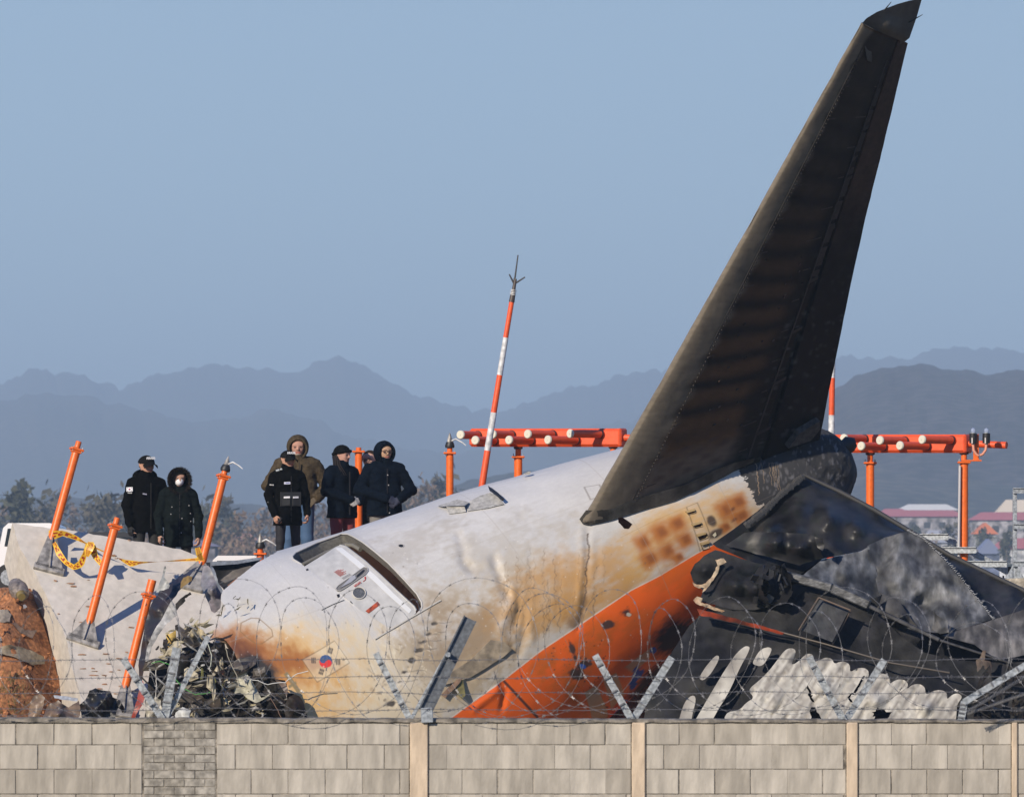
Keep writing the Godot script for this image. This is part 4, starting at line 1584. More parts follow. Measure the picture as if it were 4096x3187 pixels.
func fin_plate(q: Array, out: float, thick: float) -> ArrayMesh:
	var g := Geo.new()
	var n := q.size() / 2
	var top: Array[Vector3] = []
	var low: Array[Vector3] = []
	for k in n:
		top.append(fin_at(q[2 * k], q[2 * k + 1], out))
		low.append(fin_at(q[2 * k], q[2 * k + 1], out - thick))
	for k in range(1, n - 1):
		g.tri(top[0], top[k], top[k + 1])
	for k in n:
		var k2 := (k + 1) % n
		g.quad(top[k], top[k2], low[k2], low[k])
	return g.done()

func build_fin() -> void:
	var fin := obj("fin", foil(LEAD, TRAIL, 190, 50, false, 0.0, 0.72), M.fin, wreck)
	fin.set_meta("label", "tall tail fin blackened and browned by fire")
	var rud := obj("rudder", foil(LEAD, TRAIL, 150, 16, true, 0.735, 1.0), M.fin, wreck)
	rud.set_meta("label", "charred rudder along the back of the fin")
	# lower rudder half sits a little forward of the upper one
	# hinge gap fairings: flat plates on the rear spar, dark in place of shaded recesses
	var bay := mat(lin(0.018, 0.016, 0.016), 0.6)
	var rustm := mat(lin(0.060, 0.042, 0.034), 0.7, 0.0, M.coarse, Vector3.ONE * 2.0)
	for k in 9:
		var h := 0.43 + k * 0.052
		obj("hinge_bay_plate", fin_plate([0.66, h, 0.715, h, 0.715, h + 0.042, 0.66, h + 0.042], 0.004, 0.01), rustm if k % 2 else bay, fin)
	for k in 7:
		var h := 0.10 + k * 0.115
		obj("rib_strap", fin_plate([0.655, h, 0.72, h + 0.004, 0.72, h + 0.012, 0.655, h + 0.008], 0.009, 0.012), bay, fin)
	obj("spar_cap", fin_plate([0.645, 0.02, 0.655, 0.02, 0.655, 0.95, 0.645, 0.95], 0.006, 0.01), mat(lin(0.03, 0.027, 0.025), 0.6), fin)
	obj("nose_joint", fin_plate([0.150, 0.02, 0.154, 0.02, 0.150, 0.97, 0.146, 0.97], 0.004, 0.006), mat(lin(0.03, 0.026, 0.022), 0.7), fin)
	obj("actuator_fairing", fin_plate([0.82, 0.045, 0.86, 0.075, 0.955, 0.085, 0.965, 0.06, 0.93, 0.04], 0.10, 0.09), mat(lin(0.10, 0.09, 0.08), 0.7, 0.0, M.coarse, Vector3.ONE * 3.0, M.bump, 1.0), rud)
	# skin laps over the ribs, and the row of rivets along the front spar
	for k in 13:
		var h := 0.06 + k * 0.068
		obj("rib_lap", fin_plate([0.17, h, 0.63, h + 0.012, 0.63, h + 0.0145, 0.17, h + 0.0025], 0.006, 0.008), mat(lin(0.06, 0.045, 0.034), 0.7), fin)
	var riv := Geo.new()
	for k in 120:
		var a := fin_at(0.165, 0.02 + k * 0.0078, 0.0)
		riv.bar(a, fin_at(0.165, 0.02 + k * 0.0078, 0.012), 0.010, 5)
	obj("rivet_row", riv.done(), mat(lin(0.05, 0.042, 0.035), 0.6), fin)
	# peeled paint flakes low on the fin
	for k in 26:
		var c := rng.randf_range(0.22, 0.62)
		var h := rng.randf_range(0.14, 0.52)
		var s := rng.randf_range(0.004, 0.012)
		obj("paint_flake", fin_plate([c, h, c + s, h + 0.001, c + s * 1.2, h + 0.003, c + s * 0.2, h + 0.0035], 0.014, 0.01), bay if k % 3 else mat(lin(0.16, 0.10, 0.07), 0.8), fin)
	# tip cap with its balance horn
	var tip := obj("fin_tip", sheet([3450, 92, 87.51, 3468, 72, 87.51, 3510, 47, 87.61, 3590, 16, 87.81, 3640, 2, 88.01, 3690, -8, 88.31, 3668, 70, 88.41, 3640, 150, 88.41, 3628, 160, 88.41, 3588, 185, 88.41, 3554, 214, 88.36, 3500, 255, 88.21, 3470, 240, 87.91, 3452, 130, 87.61], [3560, 110, 87.86], 26, 0.01, 2.0, 0.12, Color(0.10, 0.083, 0.066), Color(0.17, 0.148, 0.118)), M.fin, wreck)
	tip.set_meta("label", "smoked tip cap with a pointed rear horn")
	var g := Geo.new()
	g.bar(P(3618, 100, 88.31), P(3692, 58, 88.21), 0.012, 6, 0.004)
	obj("static_wick", g.done(), M.dark, tip)
	g = Geo.new()
	g.bar(P(3538, 42, 87.61), P(3566, 8, 87.51), 0.010, 6, 0.004)
	obj("tip_spike", g.done(), M.dark, tip)
	# root fillet
	var fo: Array = []
	for q in [[2318, 2076], [2330, 2094], [2359, 2100], [2400, 2092], [2453, 2078], [2600, 2032], [2700, 2003], [2800, 1958], [2897, 1908], [2960, 1872], [3014, 1850]]:
		fo.append_array([q[0], q[1], skin_d(q[0], q[1]) - 0.03])
	for q in [[3020, 1832], [2940, 1850], [2860, 1880], [2740, 1938], [2600, 1978], [2470, 2020], [2395, 2042], [2345, 2040]]:
		fo.append_array([q[0], q[1], skin_d(q[0], q[1] + 30.0) - 0.19])
	var fil := sheet(fo, [], 18, 0.004, 3.0, 0.25, Color(0.15, 0.14, 0.125), Color(0.10, 0.095, 0.085))
	obj("root_fillet", fil, M.soot, wreck)

func build_wreck() -> void:
	wreck = thing("airliner_tail_wreck", "burnt white and orange airliner tail with tall blackened fin", "aircraft wreck", Vector3(1.0, 0, -91))
	build_fuselage()
	build_fin()
	# ---- burnt tail end exhaust
	var g := Geo.new()
	g.tube(PackedVector3Array([P(3370, 1800, 92.1), P(3400, 1775, 92.1), P(3424, 1768, 92.1)]), PackedFloat32Array([0.10, 0.115, 0.06]), 10)
	obj("exhaust_pipe", g.done(), M.black, wreck)
	# ---- slot and louvres on the side
	for q in [[2742, 2046, 2778, 2036, 2784, 2052, 2754, 2058], [2766, 2096, 2803, 2090, 2812, 2106, 2780, 2112], [2785, 2138, 2826, 2132, 2832, 2150, 2800, 2162], [2800, 2172, 2830, 2168, 2838, 2192, 2812, 2200]]:
		var vent := obj("louvre", skin_tube(q, 0.002, 0.006, true), mat(lin(0.25, 0.18, 0.09), 0.6), wreck)
		var x: float = q[0]
		var y: float = q[1]
		obj("louvre_flap", skin_plate(pts2([x, y, x + 34, y - 9, x + 38, y - 2, x + 6, y + 8]), 10.0, 0.03, 0.025), mat(lin(0.42, 0.30, 0.14), 0.6), vent)
	obj("torn_hole", skin_plate(pts2([2850, 2140, 2862, 2128, 2866, 2140, 2858, 2148]), 6.0, 0.012, 0.006), mat(lin(0.6, 0.55, 0.4), 0.6), wreck)
	# ---- bent scoop on the crown
	var pale := mat(lin(0.50, 0.49, 0.46), 0.5, 0.0, M.fine, Vector3.ONE * 2.0)
	var up := Color(0.50, 0.49, 0.46)
	for spec in [["scoop_hood", [1750, 2022, 0.05, 1790, 2010, 0.09, 1830, 1997, 0.14, 1862, 2004, 0.16, 1876, 2010, 0.10, 1858, 2022, 0.18, 1800, 2024, 0.16, 1765, 2026, 0.08]], ["scoop_side", [1784, 2024, 0.12, 1856, 2022, 0.14, 1864, 2046, 0.03, 1796, 2056, 0.02]], ["open_hatch", [1866, 2012, 0.05, 1920, 1982, 0.06, 1962, 1970, 0.07, 1990, 1985, 0.05, 2016, 2016, 0.03, 1950, 2032, 0.02, 1870, 2044, 0.02]]]:
		var oo: Array = []
		for k in spec[1].size() / 3:
			oo.append_array([spec[1][3 * k], spec[1][3 * k + 1], skin_d(spec[1][3 * k], spec[1][3 * k + 1]) - spec[1][3 * k + 2]])
		obj(spec[0], sheet(oo, [], 14, 0.006, 4.0, 0.03, up, up * 0.88), M.vc, wreck)
	obj("hatch_gap_shade", skin_plate(pts2([1962, 1967, 1978, 1976, 2002, 1994, 2024, 2016, 2014, 2021, 1992, 2000, 1966, 1982]), 10.0, 0.09, 0.02), M.black, wreck)  # black plate on the skin stands in for the shade of a gap
	obj("crown_antenna", sheet([2090, 1898, 90.8, 2112, 1886, 90.8, 2124, 1886, 90.8, 2118, 1898, 90.8], [], 8, 0.0, 1.0, 0.06, up, up), M.vc, wreck)
	# ---- latch box hanging from the slit
	obj("torn_bracket", sheet([1822, 2722, 88.80, 1852, 2718, 88.84, 1862, 2780, 88.82, 1848, 2796, 88.80, 1830, 2780, 88.78], [], 12, 0.01, 5.0, 0.06, Color(0.34, 0.30, 0.11), Color(0.16, 0.14, 0.05)), M.sheen, wreck)
	obj("peeled_lip", sheet([1765, 2778, 88.72, 1830, 2716, 88.80, 1850, 2712, 88.82, 1832, 2738, 88.78, 1780, 2790, 88.72], [], 14, 0.008, 5.0, 0.01, Color(0.30, 0.19, 0.12), Color(0.18, 0.11, 0.07), 3.0), M.vc, wreck)
	build_tailplane()

func build_tailplane() -> void:
	var k1 := Color(0.020, 0.021, 0.023)
	var k2 := Color(0.034, 0.035, 0.038)
	var ash1 := Color(0.22, 0.235, 0.26)
	var ash2 := Color(0.028, 0.029, 0.032)
	# large black skin that drapes from the tail end
	var a := obj("tailplane_skin", sheet([3210, 1900, 90.6, 3260, 1925, 90.55, 3350, 1962, 90.5, 3500, 2042, 90.2, 3650, 2130, 90.0, 3800, 2222, 89.8, 3950, 2300, 89.6, 4110, 2370, 89.4, 4300, 2440, 89.2, 4300, 2520, 88.9, 4096, 2440, 89.0, 3970, 2478, 88.9, 3900, 2400, 89.2, 3800, 2280, 89.4, 3690, 2160, 89.6, 3640, 2128, 89.65, 3540, 2165, 89.3, 3440, 2205, 89.2, 3290, 2235, 89.1, 3200, 2300, 89.0, 3120, 2290, 89.0, 2990, 2240, 89.1, 2870, 2190, 89.4, 2850, 2175, 89.5, 2930, 2120, 89.8, 3030, 2045, 90.1, 3120, 1965, 90.4], [3200, 2050, 89.75, 3320, 2080, 89.5, 3430, 2120, 89.35, 3080, 2120, 89.35, 3180, 2160, 89.2], 20, 0.15, 0.62, 0.02, k1 * 0.9, k2 * 1.3, 0.0, 2.0), M.skin_black, wreck)
	a.set_meta("label", "black crumpled tailplane skin")
	var row := Geo.new()
	for k in 34:
		var q := poly_at([2985, 2095, 89.7, 3050, 2045, 89.85, 3120, 1975, 90.2, 3205, 1905, 90.4], k / 33.0)
		row.bar(P(q.x, q.y, q.z), P(q.x + 8, q.y + 7, q.z - 0.08), rng.randf_range(0.02, 0.04), 5)
	obj("rivet_row", row.done(), mat(lin(0.06, 0.06, 0.063), 0.5), a)
	obj("raised_fold", sheet([2905, 2180, 89.2, 2980, 2130, 89.15, 3100, 2128, 88.95, 3240, 2135, 88.8, 3262, 2150, 88.7, 3280, 2200, 88.7, 3295, 2230, 88.75, 3200, 2260, 88.85, 3050, 2222, 88.95], [3100, 2170, 88.6, 3200, 2190, 88.55], 24, 0.05, 1.0, 0.015, k1, k2, 2.0), M.skin_black, a)
	obj("curled_flap", sheet([3258, 2148, 88.55, 3290, 2152, 88.5, 3300, 2180, 88.5, 3292, 2205, 88.5, 3270, 2190, 88.55], [], 14, 0.03, 4.0, 0.012, Color(0.01, 0.01, 0.011), k1, 2.0), M.sheen, a)
	obj("black_backing", sheet([2900, 2300, 90.2, 3200, 2250, 90.2, 3600, 2200, 90.3, 3900, 2420, 90.3, 4320, 2480, 90.2, 4320, 2950, 89.6, 2700, 2950, 89.6], [], 60, 0.05, 1.0, 0.05, k1 * 0.6, k1), M.soot, a)  # black sheet added behind the panels so the gaps read dark
	# long straight crest along the top edge
	var g := Geo.new()
	g.tube(PackedVector3Array([P(3212, 1898, 90.5), P(3360, 1966, 90.4), P(3500, 2040, 90.1), P(3800, 2220, 89.7), P(4110, 2368, 89.3), P(4300, 2440, 89.1)]), PackedFloat32Array([0.02, 0.03, 0.03, 0.03, 0.03, 0.03]), 7)
	obj("leading_edge", g.done(), M.dark, a)
	# ashen grey panels
	var b := obj("ash_panel", sheet([3290, 2238, 88.9, 3440, 2206, 89.0, 3478, 2186, 89.0, 3500, 2260, 88.95, 3530, 2370, 88.8, 3500, 2400, 88.6, 3300, 2352, 88.5, 3200, 2318, 88.5, 3212, 2300, 88.6], [3380, 2300, 88.65], 17, 0.05, 1.4, 0.015, ash1, ash2, 1.0, 2.6), M.ash, wreck)
	b.set_meta("label", "sheet of burnt metal dusted with pale ash")
	var c := obj("ash_panel", sheet([3468, 2184, 88.95, 3540, 2150, 89.1, 3630, 2124, 89.2, 3690, 2155, 89.15, 3770, 2230, 89.0, 3850, 2320, 88.85, 3920, 2410, 88.7, 3968, 2476, 88.55, 3900, 2500, 88.45, 3790, 2532, 88.35, 3740, 2530, 88.4, 3680, 2520, 88.4, 3610, 2440, 88.5, 3520, 2390, 88.65, 3500, 2300, 88.9], [3620, 2260, 88.85, 3700, 2340, 88.75, 3590, 2330, 88.7, 3750, 2450, 88.5, 3680, 2420, 88.75], 17, 0.085, 1.2, 0.015, Color(0.25, 0.26, 0.28), Color(0.03, 0.031, 0.034), 1.0, 2.0), M.ash, wreck)
	c.set_meta("label", "torn grey metal sheet with a curved ragged edge")
	var fr := Geo.new()
	for k in 70:
		var q := poly_at([3630, 2122, 89.15, 3690, 2152, 89.1, 3770, 2227, 88.95, 3850, 2317, 88.8, 3920, 2407, 88.65, 3972, 2476, 88.5], k / 69.0)
		fr.bar(P(q.x, q.y, q.z), P(q.x + rng.randf_range(4, 14), q.y + rng.randf_range(-8, 4), q.z - 0.02), 0.010, 4, 0.003)
	obj("frayed_edge", fr.done(), mat(lin(0.22, 0.23, 0.25), 0.6), c)
	obj("torn_triangle", sheet([3520, 2370, 88.5, 3590, 2396, 88.4, 3680, 2520, 88.3, 3700, 2530, 88.3, 3655, 2600, 88.2, 3560, 2520, 88.3, 3500, 2440, 88.4], [3600, 2470, 88.1], 24, 0.08, 1.6, 0.012, Color(0.022, 0.022, 0.023), Color(0.10, 0.10, 0.105), 2.0, 1.5), M.soot, c)
	obj("bent_tab", sheet([3443, 2405, 88.3, 3520, 2382, 88.25, 3530, 2376, 88.3, 3515, 2420, 88.2, 3470, 2450, 88.2], [], 18, 0.03, 3.0, 0.012, Color(0.012, 0.012, 0.013), k1, 2.0), M.soot, c)
	obj("hooked_scrap", sheet([3736, 2440, 88.2, 3752, 2462, 88.15, 3790, 2480, 88.15, 3800, 2528, 88.1, 3760, 2534, 88.1, 3728, 2520, 88.15, 3742, 2480, 88.2], [], 14, 0.04, 4.0, 0.012, Color(0.20, 0.21, 0.225), Color(0.10, 0.10, 0.11), 3.0), M.ash, c)
	# grey speckled panel at the far right and the dark one above it
	var e := obj("ash_panel", sheet([3800, 2530, 88.3, 3972, 2480, 88.4, 4096, 2438, 88.5, 4320, 2360, 88.6, 4320, 2640, 88.0, 4096, 2620, 88.0, 4000, 2640, 87.95, 3900, 2580, 88.1, 3770, 2540, 88.25], [4000, 2550, 88.15], 32, 0.04, 1.4, 0.015, Color(0.24, 0.23, 0.225), Color(0.085, 0.08, 0.078), 2.0, 2.2), M.ash, wreck)
	e.set_meta("label", "speckled pale grey panel by the lamp post foundation")
	# beam between the panels
	g = Geo.new()
	g.beam(P(3130, 2296, 88.35), P(3330, 2352, 88.2), 0.10, 0.11, Vector3.UP, 0.015)
	g.beam(P(3330, 2352, 88.2), P(3480, 2420, 88.1), 0.10, 0.12, Vector3.UP, 0.015)
	obj("edge_beam", g.done(), mat(lin(0.12, 0.125, 0.135), 0.5, 0.3, M.coarse, Vector3.ONE * 1.5, M.bump, 0.4), wreck)
	g = Geo.new()
	g.beam(P(3480, 2425, 88.0), P(3760, 2560, 87.9), 0.10, 0.05, Vector3.UP, 0.01)
	g.beam(P(3760, 2560, 87.9), P(4040, 2650, 87.8), 0.06, 0.03, Vector3.UP, 0.008)
	obj("edge_beam", g.done(), mat(lin(0.07, 0.07, 0.075), 0.5, 0.3, M.coarse, Vector3.ONE * 1.5), wreck)
	# burnt root: oval opening and torn tube
	var r := obj("burnt_root", sheet([2780, 2260, 88.95, 2815, 2222, 88.95, 2860, 2198, 88.95, 2990, 2240, 88.75, 3060, 2262, 88.7, 3130, 2300, 88.5, 3128, 2390, 88.35, 3090, 2425, 88.3, 3020, 2440, 88.35, 2930, 2438, 88.45, 2860, 2420, 88.55, 2800, 2404, 88.7, 2815, 2360, 88.8, 2775, 2330, 88.9, 2768, 2290, 88.95], [2940, 2340, 88.2, 3020, 2350, 88.1], 24, 0.03, 2.0, 0.02, Color(0.017, 0.018, 0.020), Color(0.030, 0.031, 0.034), 2.0), M.soot, wreck)
	r.set_meta("label", "charred stub where the tailplane joins the hull")
	obj("oval_socket", sheet([2762, 2290, 88.75, 2780, 2255, 88.72, 2815, 2230, 88.7, 2850, 2228, 88.68, 2876, 2242, 88.66, 2862, 2290, 88.66, 2840, 2325, 88.68, 2800, 2334, 88.72, 2772, 2322, 88.75], [2820, 2282, 88.6], 16, 0.015, 3.0, 0.03, Color(0.012, 0.012, 0.013), Color(0.022, 0.022, 0.024)), M.soot, r)
	for q in [[2862, 2240, 2895, 2232, 2905, 2246, 2880, 2262, 2872, 2290, 2846, 2330, 2830, 2352, 2812, 2368, 2826, 2330, 2852, 2300, 2870, 2262], [2770, 2328, 2785, 2336, 2805, 2340, 2830, 2330, 2818, 2350, 2795, 2352, 2778, 2345], [2772, 2400, 2790, 2386, 2812, 2390, 2805, 2410, 2830, 2416, 2870, 2432, 2905, 2446, 2890, 2450, 2850, 2438, 2800, 2420, 2785, 2412]]:
		var out: Array = []
		for k in q.size() / 2:
			out.append_array([q[2 * k], q[2 * k + 1], 88.55])
		obj("peeling_paint", sheet(out, [], 10, 0.015, 6.0, 0.01, Color(0.60, 0.52, 0.38), Color(0.42, 0.25, 0.14), 2.0), M.vc, r)
	# torn tube mouth: a ragged ring with its dark inside
	g = Geo.new()
	var c0 := P(3085, 2335, 88.25)
	var fwd := (P(3135, 2345, 87.9) - c0).normalized()
	var sd := Vector3.UP.cross(fwd).normalized()
	var uu := fwd.cross(sd)
	g.c = Color(0.016, 0.016, 0.017)
	for k in 22:
		var a0 := TAU * k / 22.0
		var a1 := TAU * (k + 1) / 22.0
		for s in 3:
			var e0 := 0.30 * s / 3.0 - 0.1
			var e1 := 0.30 * (s + 1) / 3.0 - 0.1 + (rng.randf_range(-0.06, 0.06) if s == 2 else 0.0)
			var rr := 0.25
			g.quad(c0 + (sd * cos(a0) * 0.8 + uu * sin(a0)) * rr + fwd * e0, c0 + (sd * cos(a1) * 0.8 + uu * sin(a1)) * rr + fwd * e0, c0 + (sd * cos(a1) * 0.8 + uu * sin(a1)) * rr + fwd * e1, c0 + (sd * cos(a0) * 0.8 + uu * sin(a0)) * rr + fwd * e1)
	for k in 14:
		var p := c0 + Vector3(rng.randf_range(-0.2, 0.2), rng.randf_range(-0.2, 0.2), rng.randf_range(0.0, 0.15))
		g.box(Transform3D(Basis.from_euler(Vector3(rng.randf() * 3, rng.randf() * 3, rng.randf() * 3)), p), Vector3(0.12, 0.02, 0.09))
	obj("torn_spar_tube", g.done(), mat(lin(0.014, 0.014, 0.015), 0.4), r)
	# lower black hull with its access panel
	var low := obj("lower_hull", sheet([2840, 2425, 88.75, 2940, 2440, 88.5, 3030, 2440, 88.4, 3130, 2380, 88.45, 3200, 2318, 88.6, 3340, 2358, 88.4, 3500, 2440, 88.25, 3600, 2540, 88.1, 3700, 2610, 88.0, 3830, 2640, 87.95, 4000, 2650, 87.9, 4320, 2640, 87.8, 4320, 2950, 87.3, 2560, 2950, 87.7, 2600, 2760, 88.0, 2680, 2620, 88.3, 2760, 2500, 88.6], [3200, 2600, 87.95, 3300, 2700, 87.7, 2800, 2700, 87.9, 3700, 2750, 87.6], 38, 0.05, 1.0, 0.02, Color(0.017, 0.017, 0.018), Color(0.032, 0.032, 0.034), 0.0, 1.6), M.soot, wreck)
	low.set_meta("label", "black burnt hull underside with a seam line")
	var seam := Geo.new()
	var sp := PackedVector3Array()
	for q in [[2800, 2445, 88.40], [2900, 2468, 88.26], [3050, 2508, 88.02], [3300, 2575, 87.76], [3560, 2650, 87.56], [3800, 2690, 87.50]]:
		sp.append(P(q[0], q[1], q[2]))
	seam.tube(sp, PackedFloat32Array([0.012]), 5)
	obj("seam_strip", seam.done(), mat(lin(0.10, 0.085, 0.07), 0.5, 0.3), low)
	obj("orange_trim", sheet([2790, 2436, 88.3, 2850, 2448, 88.2, 3000, 2490, 87.95, 3140, 2530, 87.78, 3130, 2538, 87.76, 2980, 2500, 87.92, 2840, 2468, 88.15, 2800, 2462, 88.25], [], 18, 0.004, 3.0, 0.012, Color(0.40, 0.055, 0.012), Color(0.10, 0.03, 0.015), 2.0), M.soot, low)
	obj("access_panel", sheet([3282, 2395, 88.0, 3398, 2440, 87.86, 3330, 2568, 87.66, 3205, 2520, 87.78], [], 24, 0.01, 2.0, 0.02, Color(0.085, 0.09, 0.095), Color(0.02, 0.02, 0.022), 0.0, 4.0), M.ash, low)
	var fr2 := Geo.new()
	for q in [[3276, 2390, 3404, 2440], [3404, 2440, 3332, 2575], [3276, 2390, 3196, 2522]]:
		fr2.bar(P(q[0], q[1], 87.88), P(q[2], q[3], 87.72), 0.012, 6)
	obj("panel_frame", fr2.done(), mat(lin(0.09, 0.06, 0.04), 0.6), low)
	# pale ribbed underside: soot burnt away between the ribs
	var ivory := Color(0.55, 0.53, 0.47)
	var ivory2 := Color(0.25, 0.23, 0.20)
	var top: Array = [3020, 2790, 2990, 2760, 3040, 2720, 3080, 2680, 3110, 2640, 3140, 2600, 3165, 2590, 3186, 2600, 3178, 2630, 3165, 2660, 3190, 2650, 3225, 2615, 3248, 2614, 3258, 2628, 3250, 2650, 3280, 2640, 3305, 2628, 3330, 2634, 3338, 2656, 3362, 2646, 3385, 2646, 3402, 2660, 3400, 2690, 3430, 2672, 3460, 2670, 3478, 2685, 3474, 2716, 3510, 2694, 3545, 2694, 3562, 2712, 3558, 2738, 3585, 2718, 3615, 2716, 3635, 2732, 3628, 2758, 3650, 2738, 3680, 2734, 3702, 2748, 3704, 2780, 3735, 2762, 3768, 2758, 3792, 2772, 3788, 2800, 3812, 2776, 3838, 2772, 3852, 2788, 3830, 2815, 3828, 2860, 3815, 2950, 2900, 2950, 2895, 2850, 2960, 2840, 2985, 2810]
	var out: Array = []
	for k in top.size() / 2:
		var y: float = top[2 * k + 1]
		out.append_array([top[2 * k], y, lerpf(87.72, 87.30, (y - 2590) / 280.0)])
	var tears: Array = [pts2([3238, 2838, 3258, 2826, 3272, 2846, 3288, 2885, 3250, 2885, 3242, 2856]), pts2([3496, 2850, 3512, 2832, 3537, 2836, 3542, 2850, 3568, 2850, 3545, 2888, 3498, 2884]), pts2([3452, 2700, 3460, 2702, 3430, 2760, 3402, 2788, 3412, 2806, 3402, 2806, 3392, 2788, 3422, 2756]), pts2([3226, 2740, 3236, 2742, 3256, 2806, 3246, 2812])]
	var pale := obj("ribbed_skin", sheet(rounded(out), [3300, 2750, 87.35, 3500, 2800, 87.28, 3100, 2800, 87.36, 3700, 2830, 87.24], 11, 0.004, 3.0, 0.02, ivory, ivory2, 0.0, 1.2, Vector3.ZERO, true, tears), mat(Color.WHITE, 0.55, 0.0, noise_tex(0.012, 0.85, 1.0, 51, 1.3), Vector3.ONE * 0.7, M.bump, 0.06, true), wreck)
	pale.set_meta("label", "ivory ribbed underside with a scalloped sooty edge")
	for q in [[2971, 2587, 2997, 2583, 3000, 2600, 2955, 2680, 2918, 2768, 2850, 2874, 2830, 2950, 2740, 2950, 2785, 2874, 2847, 2768, 2927, 2636], [3015, 2640, 3046, 2592, 3090, 2587, 3081, 2618, 3050, 2667, 3012, 2658], [2865, 2618, 2882, 2627, 2847, 2693, 2812, 2724, 2794, 2711, 2830, 2658], [2746, 2790, 2790, 2777, 2768, 2865, 2755, 2950, 2700, 2950, 2718, 2870]]:
		var oo: Array = []
		for k in q.size() / 2:
			var y: float = q[2 * k + 1]
			oo.append_array([q[2 * k], y, lerpf(87.86, 87.52, (y - 2590) / 280.0)])
		obj("pale_strip", sheet(rounded(oo), [], 12, 0.006, 3.0, 0.015, ivory, ivory2, 0.5, 1.2), pale.material_override, low)

# ================================================================ broken foundation slab and its posts
# the slab's top face is a tilted plane: this is its distance under a photo pixel
func slab_d(x: float, y: float) -> float:
	return 93.2 - (y - 2150.0) * 0.0042 + (x - 300.0) * 0.0011

func build_slab() -> void:
	var o: Array = [47, 2093, 90, 2100, 140, 2106, 200, 2112, 255, 2117, 320, 2126, 371, 2137, 440, 2148, 511, 2158, 590, 2172, 659, 2186, 721, 2195, 791, 2228, 850, 2290, 905, 2380, 960, 2560, 960, 2790, 900, 2900, 330, 2900, 318, 2790, 305, 2724, 284, 2662, 272, 2600, 247, 2518, 194, 2402, 160, 2335, 144, 2297, 78, 2194, 64, 2150]
	var out: Array = []
	for k in o.size() / 2:
		out.append_array([o[2 * k], o[2 * k + 1], slab_d(o[2 * k], o[2 * k + 1])])
	var t := thing("concrete_slab", "huge tilted slab of broken pale concrete with orange posts", "concrete slab", Vector3(-5.4, 0, -92))
	var back := Vector3(-0.15, -0.52, -0.62)
	obj("slab_body", sheet(out, [500, 2500, slab_d(500, 2500), 300, 2300, slab_d(300, 2300), 700, 2400, slab_d(700, 2400), 600, 2700, slab_d(600, 2700), 450, 2350, slab_d(450, 2350)], 26, 0.004, 1.2, 0.5, Color(0.68, 0.635, 0.56), Color(0.60, 0.555, 0.48), 3.0, 0.7, back), mat(Color.WHITE, 0.95, 0.0, noise_tex(0.02, 0.86, 1.0, 33, 1.3), Vector3.ONE * 0.6, M.bump, 0.12, true), t)
	# red soil smeared on the face: thin clods
	for k in 60:
		var x := rng.randf_range(160, 560)
		var y := rng.randf_range(2120, 2850)
		if k % 2:
			x = rng.randf_range(330, 560)
			y = rng.randf_range(2580, 2840)
		if x < 110 + (y - 2100) * 0.33:
			continue
		var w := rng.randf_range(5, 22)
		var h := rng.randf_range(1, 3.5)
		var oo: Array = []
		for j in 7:
			var a := TAU * j / 7.0
			var q := Vector2(x + cos(a) * w * rng.randf_range(0.5, 1) + sin(a) * h, y + sin(a) * h * rng.randf_range(0.6, 1.3))
			oo.append_array([q.x, q.y, slab_d(q.x, q.y) - 0.014])
		obj("soil_smear", sheet(oo, [], 20, 0.004, 6.0, 0.03, Color(0.50, 0.29, 0.17), Color(0.44, 0.22, 0.115), 1.0), M.vc, t)
	# posts that stood on it: top, foot, bracket feet
	post(305, 1798, 207, 2152, [140, 2262, 250, 2290], "leaning orange post wrapped in yellow tape on the slab's high edge", true, false)
	post(459, 2104, 358, 2486, [273, 2545, 390, 2582], "leaning orange post on a flared steel foot mid slab", true, false)
	post(608, 2320, 500, 2746, [446, 2850, 536, 2862], "leaning orange post low on the slab beside black debris", true, true)
	post(893, 1905, 806, 2252, [690, 2330, 806, 2358], "leaning orange post with a ripped cable head and yellow tape", true, false, true)
	tape()

